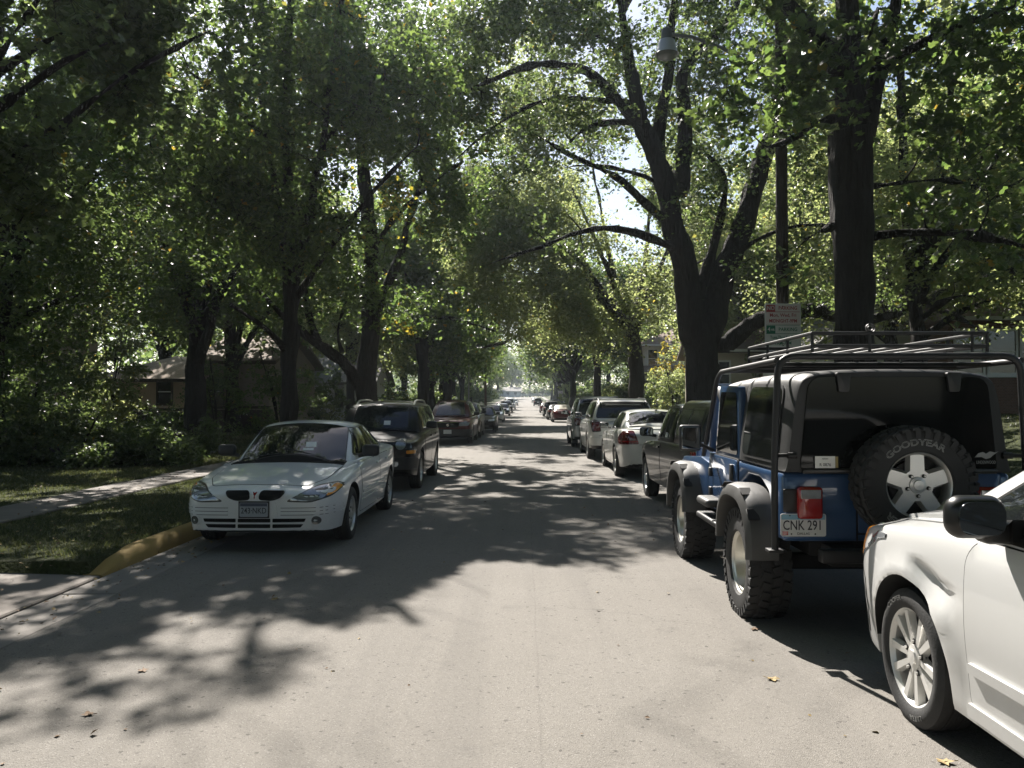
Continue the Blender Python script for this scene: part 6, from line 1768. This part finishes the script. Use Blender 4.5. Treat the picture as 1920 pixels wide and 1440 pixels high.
# ------------------------------------------------------------------ shrubs
def shrub(label, x, y, w, d, h, leaf, seed, n=70, per=46, size=.10, name='shrub', cat='shrub', group=None, kind='kite', flowers=None, z=None):
    z0 = ground_z(x, y) if z is None else z
    t = thing(name, label, cat, (x, y, z0), 0, group)
    rr = random.Random(seed)
    lm = []
    for k in range(5):
        a = rr.uniform(0, 6.28)
        lm.append(([(x + .1 * math.cos(a), y + .1 * math.sin(a), z0 - .05), (x + w * .25 * math.cos(a), y + d * .25 * math.sin(a), z0 + h * .4), (x + w * .6 * math.cos(a), y + d * .6 * math.sin(a), z0 + h * .75)], [.03, .02, .008]))
    cr = crown_and_wood(t, lm, [((x, y, z0 + h * .52), (w, d, h * .48), 1.), ((x + w * .4, y, z0 + h * .3), (w * .6, d * .8, h * .3), 1.), ((x - w * .4, y, z0 + h * .34), (w * .6, d * .8, h * .3), 1.)], n, per, size, kind, B_DARK, leaf, seed, thr=.38, spread=.22, mask=False, freq=1.2, twig=.006, limb_sides=5)
    [c for c in t.children if c.name.startswith('trunk')][0].name = 'stem'
    if flowers:
        rng = np.random.default_rng(seed)
        for mt, k in flowers:
            P = np.stack([rng.uniform(-w, w, k), rng.uniform(-d, d, k), rng.uniform(h * .6, h * 1.05, k)], 1)
            me = leaf_mesh('flowers', P, .11, 'spray', rng, .8); f = link_mesh('flowers', me, t, mt); f['kind'] = 'stuff'
    return t
M_FLO = plain('orange_petal', (.65, .16, .03), .6, var=.3); M_FLW = plain('white_petal', (.62, .60, .58), .6, var=.2); M_FLY = plain('yellow_petal', (.62, .45, .04), .6, var=.2)
SH = [('rounded dark green shrub at the far left end of the shrub row', -13.6, 19.5, 1.7, 1.3, 2.3), ('tall dense shrub, second in the row from the left edge', -11.9, 18.9, 1.5, 1.3, 2.5),
      ('shrub with brighter leaves in the middle of the left row', -10.7, 19.4, 1.2, 1.2, 1.55), ('low spreading shrub at the right end of the left row', -9.2, 20.2, 1.3, 1.1, .95),
      ('big shrub standing behind the left row of shrubs', -13.6, 22.6, 1.6, 1.5, 2.5), ('shrub behind the row, nearest the tan house', -10.4, 24.2, 1.5, 1.3, 1.05)]
for i, (lab, x, y, w, d, h) in enumerate(SH):
    shrub(lab, x, y, w, d, h, L_BUSH if i != 2 else L_MID, 300 + i, 130, 44, .10, group='shrubs by the left sidewalk')
for i, x in enumerate((-12.6, -11.3, -10.2, -9.2, -8.3)):
    shrub('low leafy ground plant edging the lawn in front of the left shrubs', x, 17.5 + (i % 2) * .7 + i * .5, .75, .55, .60, L_BUSH, 330 + i, 34, 36, .11, name='garden_plant', cat='plant', group='low plants edging the left lawn')
shrub('garden bed of orange and white flowers by the tan house corner', -12.2, 38.3, 1.5, .7, .9, L_MID, 350, 40, 36, .10, name='flower_bush', cat='flowers', flowers=[(M_FLO, 12), (M_FLW, 14)])
shrub('white flowering plants under the tan house window', -16.2, 37.4, 2.2, .7, 1.1, L_BUSH, 351, 60, 36, .10, name='flower_bush', cat='flowers', flowers=[(M_FLW, 36)])
shrub('bright lit green plants beside the porch house', -11.2, 45.5, 1.4, 1., 1.3, L_LIGHT, 352, 40, 36, .11, cat='shrub')
shrub('small young tree with thin stems in front of the tan house', -12.4, 33.4, 1.4, 1.2, 4.2, L_MID, 353, 90, 40, .11, name='young_tree', cat='tree')
shrub('slender young tree left of the leaning-limb tree', -9.4, 32, 1.6, 1.3, 4.8, L_MID, 362, 100, 40, .12, name='young_tree', cat='tree')
shrub('tall leafy thicket tree beside the far left house', -15.6, 26.5, 2.0, 1.8, 5.2, L_MID, 363, 170, 44, .14, name='young_tree', cat='tree')
shrub('sunlit thicket tree between the left shrubs and the tan house', -16.7, 33.0, 1.3, 1.3, 5.4, L_LIGHT, 364, 120, 44, .15, name='young_tree', cat='tree')
shrub('yellow-green ornamental tree in front of the two-storey white house', 11.3, 61, 2.4, 2, 5.6, L_YEL, 354, 100, 26, .17, name='ornamental_tree', cat='tree')
shrub('yellow-green leafy small tree beside the forked trunk', 10.1, 56, 1.9, 1.7, 4.8, L_LIGHT, 355, 110, 44, .14, name='ornamental_tree', cat='tree')
shrub('rounded shrub in front of the two-storey white house', 8.9, 60, 1.5, 1.2, 2.1, L_MID, 356, 60, 40, .13)
shrub('yellow flowering border along the right lawn', 9.6, 57, 2.6, .5, .7, L_LIGHT, 357, 40, 36, .10, name='flower_border', cat='flowers', flowers=[(M_FLY, 60)])
shrub('dark shrub beside the far right kerb tree', 6.9, 80, 1.6, 1.4, 2.6, L_BUSH, 358, 70, 40, .15)
shrub('bright sunlit shrub by the far right kerb', 5.6, 104, 2.0, 1.6, 3.8, L_LIGHT, 359, 80, 40, .17)
shrub('foundation shrub at the foot of the brick house', 15.4, 31.3, 1.0, .5, .7, L_LIGHT, 360, 30, 36, .10, cat='shrub')
shrub('dark shrub below the cream house wall', 10.6, 44.5, 1.3, 1.0, 1.2, L_BUSH, 361, 40, 40, .12)

kinds_b = [('dark dense yard shrub', L_BUSH), ('mid green yard shrub', L_MID), ('pale lit yard shrub', L_LIGHT)]
pb = [shrub(kinds_b[i][0], 0, 0, 2.0, 1.7, 2.6, kinds_b[i][1], 380 + i, 90, 44, .17, z=0.) for i in range(3)]
ub = [False] * 3; rr = random.Random(12)
for i in range(46):
    sd = -1 if i % 2 else 1; y = 47 + (i // 2) * 11 + rr.uniform(-3, 3); x = sd * rr.uniform(9.2, 14.5); k = rr.choice((0, 0, 1) if sd < 0 else (0, 1, 2))
    o = pb[k] if not ub[k] else copy_tree(pb[k]); ub[k] = True
    o.location = (x, y, ground_z(x, y) - .05); o.rotation_euler = (0, 0, rr.uniform(0, 6.28)); s_ = rr.uniform(.9, 1.7); o.scale = (s_, s_, s_ * rr.uniform(.8, 1.3))
    sn = 'left' if sd < 0 else 'right'
    o['label'] = '%s in the yards behind the %s sidewalk' % (kinds_b[k][0], sn); o['group'] = '%ss on the %s' % (kinds_b[k][0], sn)
for i in range(18):
    x = -34 + i * 4.1; k = rr.choice((0, 0, 1)); o = copy_tree(pb[k])
    o.location = (x, (353 if -12 < x < 2 else 337) + rr.uniform(-2, 2), road_z(335)); s_ = rr.uniform(1.5, 2.3); o.scale = (s_, s_, s_); o.rotation_euler = (0, 0, rr.uniform(0, 6.28))
    o['label'] = '%s beyond the far end of the street' % kinds_b[k][0]; o['group'] = '%ss beyond the far end of the street' % kinds_b[k][0]
# ------------------------------------------------------------------ houses
M_TAN = plain('tan_stucco', (.60, .43, .30), .9, var=.08, scale=3, bump=.2)
M_TAN2 = plain('grey_tan_stucco', (.30, .25, .21), .9, var=.08, scale=3, bump=.2)
M_WOODD = plain('dark_wood_trim', (.06, .045, .035), .7, var=.2)
M_WHITEW = plain('white_trim', (.72, .72, .70), .6, var=.06)
M_WALLW = plain('white_siding', (.66, .66, .64), .7, var=.06, scale=2)
M_FOUND = plain('dark_foundation', (.09, .075, .065), .9, var=.2)
def shingle(name, col):
    if name in MATS: return MATS[name]
    m, nt, out = _new(name)
    tc = N(nt, 'ShaderNodeTexCoord'); br = N(nt, 'ShaderNodeTexBrick', Scale=3.2)
    br.inputs['Color1'].default_value = c4(col); br.inputs['Color2'].default_value = c4([c * .75 for c in col]); br.inputs['Mortar'].default_value = c4([c * .5 for c in col])
    br.inputs['Mortar Size'].default_value = .012
    nt.links.new(tc.outputs['Object'], br.inputs[0])
    p = princ(nt, col, .9, 0, 0, .2); nt.links.new(br.outputs[0], p.inputs['Base Color']); nt.links.new(p.outputs[0], out.inputs[0])
    MATS[name] = m; return m
def brickmat():
    m, nt, out = _new('brown_brick')
    tc = N(nt, 'ShaderNodeTexCoord'); mp = N(nt, 'ShaderNodeMapping'); mp.inputs['Rotation'].default_value = (R(90), 0, 0); nt.links.new(tc.outputs['Object'], mp.inputs[0])
    br = N(nt, 'ShaderNodeTexBrick', Scale=4.2); br.inputs['Color1'].default_value = (.13, .075, .05, 1); br.inputs['Color2'].default_value = (.18, .10, .065, 1); br.inputs['Mortar'].default_value = (.22, .19, .16, 1); br.inputs['Mortar Size'].default_value = .014
    nt.links.new(mp.outputs[0], br.inputs[0])
    p = princ(nt, (.14, .08, .05), .9, 0, 0, .2); nt.links.new(br.outputs[0], p.inputs['Base Color'])
    b = N(nt, 'ShaderNodeBump', Strength=.4, Distance=.01); nt.links.new(br.outputs[1], b.inputs['Height']); b.invert = True; nt.links.new(b.outputs[0], p.inputs['Normal'])
    nt.links.new(p.outputs[0], out.inputs[0]); return m
M_BRICK = brickmat()
M_RFP = shingle('pinkish_shingle', (.34, .26, .22)); M_RFB = shingle('brown_shingle', (.20, .16, .13)); M_RFG = shingle('grey_shingle', (.26, .25, .24)); M_RFT = shingle('tan_shingle', (.46, .38, .31))
M_HGLASS = plain('house_glass', (.03, .035, .04), .05, 0, 0, .8, var=0)

def house(name, label, x0, x1, y0, y1, z0, eave, ridge, wallm, roofm, wins=(), hip=False, over=.45, found=None, along='x', side_wins=(), frame=None, storey2=None):
    """walls as one shell, roof with thickness and eaves, windows let into the street-facing wall (y0); wins: (cx, z_sill, w, h)"""
    t = thing(name, label, 'house', ((x0 + x1) / 2, (y0 + y1) / 2, z0))
    cx, cy = (x0 + x1) / 2, (y0 + y1) / 2
    X0, X1, Y0, Y1 = x0 - cx, x1 - cx, y0 - cy, y1 - cy; e = eave - z0; r = ridge - z0
    w = MB(); w.box((0, 0, e / 2 - .3), (X1 - X0, Y1 - Y0, e + .6))
    if not hip:
        if along == 'x':
            for s in (X0 + .15, X1 - .15): w.prism([(Y0 + .01, e - .01), (Y1 - .01, e - .01), (0, r - .12)], s - .145, s + .145, 'x')
        else:
            for s in (Y0 + .15, Y1 - .15): w.prism([(X0 + .01, e - .01), (X1 - .01, e - .01), (0, r - .12)], s - .145, s + .145, 'y')
    w.build('wall', wallm, t)
    rf = MB(); o = over
    if hip:
        A = [(X0 - o, Y0 - o, e), (X1 + o, Y0 - o, e), (X1 + o, Y1 + o, e), (X0 - o, Y1 + o, e)]
        k = min(X1 - X0, Y1 - Y0) / 2
        if X1 - X0 >= Y1 - Y0: T = [(X0 + k, 0, r), (X1 - k + .01, 0, r)]; fs = [(A[0], A[1], T[1], T[0]), (A[1], A[2], T[1]), (A[2], A[3], T[0], T[1]), (A[3], A[0], T[0])]
        else: T = [(0, Y0 + k, r), (0, Y1 - k, r)]; fs = [(A[0], A[1], T[0]), (A[1], A[2], T[1], T[0]), (A[2], A[3], T[1]), (A[3], A[0], T[0], T[1])]
        for f in fs: rf.poly(f)
        for i in range(4):
            p, q = A[i], A[(i + 1) % 4]; rf.poly([p, q, (q[0], q[1], q[2] - .16), (p[0], p[1], p[2] - .16)])
        rf.poly([(p[0], p[1], p[2] - .16) for p in A][::-1])
    else:
        th = .16; sl = (r - e)
        if along == 'x':
            h = (Y1 - Y0) / 2; dz = sl * o / h
            rf.prism([(Y0 - o, e - dz), (0, r), (Y1 + o, e - dz), (Y1 + o, e - dz + th), (0, r + th), (Y0 - o, e - dz + th)], X0 - o, X1 + o, 'x')
        else:
            h = (X1 - X0) / 2; dz = sl * o / h
            rf.prism([(X0 - o, e - dz), (0, r), (X1 + o, e - dz), (X1 + o, e - dz + th), (0, r + th), (X0 - o, e - dz + th)], Y0 - o, Y1 + o, 'y')
    rf.build('roof', roofm, t)
    fb = MB(); fb.box((0, Y0 - o - .012, e - .09), (X1 - X0 + 2 * o, .02, .15)); fb.build('fascia', frame or M_WHITEW, t)
    if found: 
        f = MB(); f.box((0, Y0 - .03, found / 2 - .3), (X1 - X0 + .08, .10, found + .6)); f.build('foundation', M_FOUND, t)
    for (wx, ws, ww, wh) in wins:
        wx -= cx; ws -= z0
        f = MB(); fw = .09
        f.box((wx, Y0 - .03, ws - fw / 2), (ww + 2 * fw, .10, fw)).box((wx, Y0 - .03, ws + wh + fw / 2), (ww + 2 * fw, .10, fw))
        for s in (-1, 1): f.box((wx + s * (ww / 2 + fw / 2), Y0 - .03, ws + wh / 2), (fw, .10, wh))
        fo = f.build('window', frame or M_WHITEW, t)
        MB().box((wx, Y0 - .012, ws + wh / 2), (ww, .05, wh)).build('pane', M_HGLASS, fo)
        MB().box((wx, Y0 - .05, ws + wh / 2), (ww, .03, .05)).build('sash_bar', M_WHITEW, fo)
    return t
gz = ground_z(-14, 40)
h = house('house', 'low tan house with a hipped pinkish roof behind the left trees', -20.5, -15.2, 39.5, 46, gz, 2.75, 4.0, M_TAN, M_RFT, [(-17.3, 1.55, .62, 1.15)], hip=True, found=.9, frame=M_WOODD)
MB().box((0, -3.80, 1.02 ), (5.4, .06, .12)).build('belt_board', M_WOODD, h)
h = house('house', 'grey-tan house wing beside the low tan house, behind the slim left tree', -15.15, -12.0, 38.6, 47, gz, 3.55, 4.9, M_TAN2, M_RFB, [(-14.5, 1.55, .62, 1.15)], found=1.0, frame=M_WOODD)
MB().box((0, -4.27, 1.12), (3.2, .06, .12)).build('belt_board', M_WOODD, h)
gz = ground_z(-12, 60)
h = house('house', 'white porch house glimpsed past the leaning-limb tree', -16.5, -11.2, 60, 68, gz, 3.1, 5.2, M_WALLW, M_RFG, [(-15, 1.2, .9, 1.3), (-13.4, 1.2, .9, 1.3)])
pm = MB(); pm.box((0, -5.2, 2.75), (5.3, 2.4, .16)); pm.build('porch_roof', M_RFG, h)
for k in range(5): MB().box((-2.5 + k * 1.25, -6.3, 1.35), (.16, .16, 2.7)).build('porch_column', M_WHITEW, h)
for k in range(16): MB().box((-2.4 + k * .32, -6.3, .55), (.06, .05, .8)).build('baluster', M_WHITEW, h)
h = house('house', 'house with a pale eave high among the leaves at the far left', -29, -19.8, 30, 38, ground_z(-18, 27), 5.3, 7.6, M_TAN2, M_RFG, [(-26, 1.3, 1.0, 1.3), (-22, 1.3, 1.0, 1.3)])
gz = ground_z(12, 72)
h = house('house', 'two-storey white house with a brown hipped roof and lower porch roof, right of the street', 10.2, 18.5, 71, 79, gz, 6.55, 8.6, M_WALLW, M_RFP, [(10.9, 4.6, .75, 1.5), (12.2, 4.6, .75, 1.5), (14.5, 4.6, .9, 1.5), (11.5, 2.6, .9, 1.3)], hip=True, over=.8, frame=M_WHITEW)
pr = MB()
a0, a1 = -5.6, .5
pr.poly([(a0, -6.8, 4.05 - gz), (a1, -6.8, 4.05 - gz), (a1, -4.0, 4.75 - gz), (a0 + 1.4, -4.0, 4.75 - gz)]); pr.poly([(a0, -6.8, 4.05 - gz), (a0 + 1.4, -4.0, 4.75 - gz), (a0 + 1.4, -3., 4.75 - gz), (a0, -2.6, 4.05 - gz)]); pr.poly([(a0, -6.8, 3.93 - gz), (a1, -6.8, 3.93 - gz), (a1, -4., 3.93 - gz), (a0, -2.6, 3.93 - gz)]); pr.poly([(a0, -6.8, 3.93 - gz), (a1, -6.8, 3.93 - gz), (a1, -6.8, 4.05 - gz), (a0, -6.8, 4.05 - gz)])
pr.build('porch_roof', M_RFP, h)
for k in range(3): MB().box((a0 + .5 + k * 1.9, -6.4, (3.93 - gz) / 2), (.22, .22, 3.93 - gz)).build('porch_column', M_WOODD, h)
h = house('house', 'cream sided house glimpsed between the forked tree and the pickup', 10.2, 17, 45, 53, ground_z(13, 46), 4.5, 6.6, plain('cream_siding', (.52, .46, .36), .8, var=.06), M_RFB, [(10.75, 2.5, .55, 1.3), (13.4, 2.5, .9, 1.3)])
h = house('house', 'white gabled house behind the straight maple trunk', 12.0, 17.2, 34.6, 42, ground_z(14, 35), 3.9, 5.6, M_WALLW, M_RFG, [(14.1, 2.9, .62, .85), (16, 2.7, .9, 1.1)], along='y')
h = house('house', 'brown brick house with a row of white-framed windows at the right edge', 16.2, 24.5, 32, 41, ground_z(18, 32), 4.9, 7.0, M_BRICK, M_RFP, [(17.0, 2.75, 1.0, 1.6), (18.25, 2.75, 1.0, 1.6), (19.5, 2.75, 1.0, 1.6), (21.5, 2.75, 1.0, 1.6)], hip=True)
MB().box((-1.8, -4.58, 2.62 - ground_z(18, 32)), (4.4, .22, .10)).build('window_ledge', M_WHITEW, h)
gz = road_z(335)
h = house('house', 'pale house facing the far end of the street', -9, -2, 340, 350, gz, gz + 2.6, gz + 4.2, M_WALLW, M_RFG, [(-7.2, gz + .9, 1.2, 1.2), (-4, gz + .9, 1.2, 1.2)])

# picket-like pale fence across the end of the street
f = thing('fence', 'pale low fence across the far end of the street', 'fence', (0, 333, road_z(333)))
for k in range(24): MB().box((-11.5 + k, 0, .8), (.12, .10, 1.6)).build('post', M_WHITEW, f)
for z in (.7, 1.3): MB().box((0, .08, z), (24, .05, .18)).build('rail', M_WHITEW, f)

# ------------------------------------------------------------------ street furniture
M_POLE = barkmat('weathered_pole', (.060, .050, .042))
p = thing('utility_pole', 'dark wooden pole holding the street lamp, behind the parking sign', 'pole', (4.52, 14.6, ground_z(4.52, 14.6)))
m = MB(); m.tube([(0, 0, -.3), (0, 0, 3), (0, 0, 6), (0, 0, 11.5)], [.115, .108, .10, .085], 14); m.build('pole', M_POLE, p)
lm_ = thing('street_lamp', 'grey bell-shaped street lamp on a long arm reaching over the road', 'street lamp', (4.52, 14.6, 7.15))
am = MB(); am.tube([(-.10, 0, .12), (-.55, -.02, .45), (-1.05, -.04, .74), (-1.6, -.05, .94), (-1.95, -.05, .98)], [.035, .033, .032, .030, .030], 10)
am.box((-.11, 0, .0), (.05, .14, .3), .01); am.build('arm', plain('galvanised_steel', (.16, .17, .18), .45, .6, var=.2), lm_)
hd = MB(); c = (-2.02, -.05, .12)
hd.lathe([(.98, .001), (.98, .05), (.95, .085), (.78, .095), (.74, .09)], 24, 'z', c=c); hd.build('lamp_head', plain('lamp_grey', (.14, .145, .15), .5, .3), lm_)
bl = MB(); bl.lathe([(.76, .10), (.75, .135), (.66, .165), (.54, .185), (.505, .215)], 32, 'z', c=c).lathe([(.505, .215), (.51, .20), (.66, .155), (.74, .12)], 32, 'z', c=c); bl.build('lamp_shade', plain('pale_lamp_shade', (.50, .51, .52), .35, .2, var=.15), lm_)
gb = MB(); gb.lathe([(.53, .19), (.45, .16), (.41, .09), (.40, .001)], 24, 'z', c=c); gb.build('lamp_glass', plain('lamp_refractor', (.22, .23, .24), .2, 0, .5), lm_)
# parking sign
sg = thing('parking_sign', 'white parking sign with red and green panels on the wooden pole', 'sign', (4.47, 14.42, 2.95), R(1.5))
W, Hh = .63, .78
M_SRED = plain('sign_red', (.33, .03, .035), .45, var=.1); M_SGRN = plain('sign_green', (.01, .15, .085), .45, var=.1); M_SPNK = plain('sign_reflective_white', (.62, .55, .54), .4, var=.06); M_SWHT = plain('sign_white', (.60, .60, .58), .4, var=.06)
b = MB(); b.prism(rpoly([(-W / 2, -Hh / 2), (W / 2, -Hh / 2), (W / 2, Hh / 2), (-W / 2, Hh / 2)], .035), 0, .006, 'y'); b.build('sign_plate', M_SWHT, sg)
def panel(nm, x0, x1, z0, z1, mt, y=-.003):
    return MB().box(((x0 + x1) / 2, y, (z0 + z1) / 2), (x1 - x0, .004, z1 - z0)).build(nm, mt, sg)
top = Hh / 2
panel('upper_panel', -.295, .295, top - .375, top - .02, M_SPNK)
for z in (top - .145, top - .375, top - .525): panel('dividing_line', -.295, .295, z - .004, z + .004, M_SRED if z > top - .3 else M_SGRN, -.0062)
panel('red_panel', -.29, -.135, top - .14, top - .022, M_SRED, -.0066); panel('green_panel', -.29, -.135, top - .52, top - .385, M_SGRN, -.0066)
def st(s, x, z, size, mt, xs=1., y=-.0092):
    text_obj('lettering', s, size, mt, sg, Matrix.Translation((x, y, z)) @ Matrix.Rotation(R(90), 4, 'X'), xs=xs, extrude=.0008, bold=.0012)
st('NO', -.212, top - .082, .098, M_SWHT, .85, -.0100); st('PARKING', .085, top - .082, .085, M_SRED, .92)
st('Mon, Wed, Fri', 0, top - .205, .085, M_SRED, .92); st('MIDNIGHT-9PM', 0, top - .305, .085, M_SRED, .82)
st('4', -.245, top - .452, .10, M_SWHT, .9, -.0100); st('HR', -.18, top - .458, .055, M_SWHT, .9, -.0100); st('PARKING', .085, top - .452, .085, M_SGRN, .92)
st('Tues,Thur,Sat,Sun', 0, top - .590, .078, M_SGRN, .80); st('7AM-7PM', 0, top - .690, .080, M_SGRN, .90)
for z in (top - .05, -top + .05):
    MB().lathe([(-.010, .001), (-.009, .010), (-.004, .012)], 10, 'y', c=(0, 0, z)).build('bolt', M_BLACK, sg)
MB().box((0, .045, .25), (.05, .085, .05)).box((0, .045, -.25), (.05, .085, .05)).build('bracket', M_RACK, sg)
# far sign and posts
s2 = thing('parking_sign', 'small pale parking sign far along the right kerb', 'sign', (4.55, 107, road_z(107) + .12))
MB().tube([(0, .03, -.2), (0, .03, 2.9)], .03, 6).build('post', plain('galvanised_steel', (.16, .17, .18)), s2); MB().box((0, 0, 2.45), (.62, .02, .78), .004, 1).build('sign_plate', M_SPNK, s2)
s3 = thing('sign_post', 'slim grey metal post by the left kerb beyond the dark red crossover', 'post', (-4.65, 68, .1))
MB().tube([(0, 0, -.2), (0, 0, 4.6)], .055, 8).build('post', plain('grey_post', (.20, .20, .19), .6), s3); MB().lathe([(4.6, .07), (4.66, .06), (4.68, .001)], 10, 'z').build('cap', M_BLACK, s3)
s4 = thing('utility_pole', 'brown wooden pole far along the left kerb', 'pole', (-4.7, 98, road_z(98)))
MB().tube([(0, 0, -.3), (0, 0, 7.5)], [.15, .12], 10).build('pole', barkmat('brown_pole', (.12, .09, .06)), s4)

# ------------------------------------------------------------------ grass and litter
rng = np.random.default_rng(9)
def grass(name, boxes, hgt, mat):
    P = []
    for (x0, x1, y0, y1, n) in boxes:
        q = np.stack([rng.uniform(x0, x1, n), rng.uniform(y0, y1, n)], 1)
        k = vnoise2(q[:, 0] * 1.6, q[:, 1] * 1.6, 4); q = q[rng.uniform(size=n) < .35 + k]
        P.append(q)
    P = np.concatenate(P); n = len(P)
    z = np.array([ground_z(a, b) for a, b in P]) - .012
    h = hgt * rng.uniform(.5, 1.3, n); a = rng.uniform(0, 6.28, n); w = .007 + .006 * (P[:, 1] / 20)
    lean = rng.normal(size=(n, 2)) * .45
    B = np.stack([P[:, 0], P[:, 1], z], 1)
    V = np.stack([B + np.stack([np.cos(a) * w, np.sin(a) * w, 0 * a], 1), B - np.stack([np.cos(a) * w, np.sin(a) * w, 0 * a], 1), B + np.stack([lean[:, 0] * h, lean[:, 1] * h, h], 1)], 1).reshape(-1, 3)
    me = mesh_np(name, V, np.arange(3 * n), 3)
    return tag(link_mesh(name, me, None, mat), kind='stuff')
L_GRASS = leafmat('grass_blade', (.030, .042, .015), (.095, .095, .045), (.08, .11, .03), (.20, .21, .08))
grass('grass', [(-6.36, -4.17, 7.9, 24, 42000), (-14, -7.57, 8, 18.5, 52000), (-9, -7.5, 18, 40, 20000), (-15, -9, 24, 38, 9000), (4.2, 6.05, 6, 30, 10000), (7.4, 20, 10, 31, 26000), (-14, -9.5, 40, 52, 8000)], .055, L_GRASS)

def fallen(label, x, y, z, s, mat, seed):
    rr_ = random.Random(seed)
    m = MB(); n = 12
    for k in range(n): pass
    pts = []
    for k in range(15):
        a = 2 * PI * k / 15; r = s * (1 if k % 3 == 0 else .55 + .15 * (k % 2))
        pts.append((r * math.cos(a), r * math.sin(a), .003 + s * .28 * abs(math.sin(a * 1.0 + seed)) * rr_.uniform(.3, 1.)))
    c = m.bm.verts.new((0, 0, .002)); vs = [m.bm.verts.new(p) for p in pts]
    for k in range(15): m.bm.faces.new((c, vs[k], vs[(k + 1) % 15]))
    m.tube([(0, 0, .004), (-s * .7, s * .2, .005), (-s * 1.3, s * .5, .010)], .002, 4)
    o = m.build('fallen_leaf', mat); o.location = (x, y, .018 * (1 - (x / 3.95) ** 2) + .001); o.rotation_euler = (rr_.uniform(-.04, .04), rr_.uniform(-.04, .04), rr_.uniform(0, 6.28))
    return tag(o, label, 'leaf', 'fallen leaves on the street')
def gp(x, y): d = 2531 / (y - 754); return ((x - 985) / 1553 * d, d)
a = gp(1443, 1273); fallen('curled yellow dry leaf on the sunlit road left of the white hatchback wheel', a[0], a[1], .022, .042, L_DRY, 1)
a = gp(1757, 1424); fallen('pale curled leaf on the road at the bottom edge under the white hatchback', a[0], a[1], .020, .042, L_DRY, 2)
a = gp(268, 1262); fallen('brown curled leaf in the dappled shade at the lower left of the road', a[0], a[1], .020, .036, L_DRY2, 3)
a = gp(516, 1127); fallen('single pale leaf in the road shadow below the white sedan', a[0], a[1], .020, .040, L_DRY, 4)
a = gp(1410, 1180); fallen('small brown leaf on the road beside the rear wheel of the blue off-roader', a[0], a[1], .020, .035, L_DRY2, 5)
a = gp(165, 1345); fallen('flat reddish leaf scrap at the lower left of the road', a[0], a[1], .018, .034, L_DRY2, 6)
# scattered crumbs of leaf, twigs and acorns nobody could count
k = 900
P = np.concatenate([np.stack([rng.uniform(-4.2, 3.2, 330), rng.uniform(3., 14, 330), np.full(330, .022)], 1), np.stack([rng.uniform(-3.95, -3.5, 330), rng.uniform(4, 18, 330), np.full(330, .012)], 1),
    np.stack([rng.uniform(-9, -4.2, 260), rng.uniform(6.3, 9.5, 260), np.full(260, .185)], 1), np.stack([rng.uniform(-9, -4.2, 480), rng.uniform(8, 20, 480), np.full(480, .185)], 1), np.stack([rng.uniform(-9, -4.2, 120), rng.uniform(3, 7.6, 120), np.full(120, .13)], 1)])
sel = (P[:, 0] > -3.2) & (P[:, 1] < 10) & (rng.uniform(size=len(P)) < .72)
P = P[~sel]
on_ = (np.abs(P[:, 0]) < 3.45); P[on_, 2] = .018 * (1 - (P[on_, 0] / 3.95) ** 2) + .005
me = leaf_mesh('leaf_litter', P, .036, 'kite', rng, 1.6, mi=(rng.uniform(size=len(P)) < .55).astype(int))
tag(link_mesh('leaf_litter', me, None, [L_DRY, L_DRY2]), kind='stuff')
print('TRIS', sum(sum(max(0, len(p.vertices) - 2) for p in m.polygons) if len(m.polygons) < 3000 else len(m.polygons) * (1 if len(m.polygons[0].vertices) == 3 else 2) for m in bpy.data.meshes if m.users))
# ------------------------------------------------------------------ air: faint haze added to lift dark foliage like lens veil
hz = MB(); hz.box((0, 700, 22), (1500, 1700, 52))
hm, hnt, hout = _new('veil_haze')
pv = N(hnt, 'ShaderNodeVolumePrincipled'); pv.inputs['Color'].default_value = (.80, .91, 1., 1); pv.inputs['Density'].default_value = .0003; pv.inputs['Anisotropy'].default_value = .5
hnt.links.new(pv.outputs[0], hout.inputs['Volume'])
tag(hz.build('haze', hm), kind='stuff')
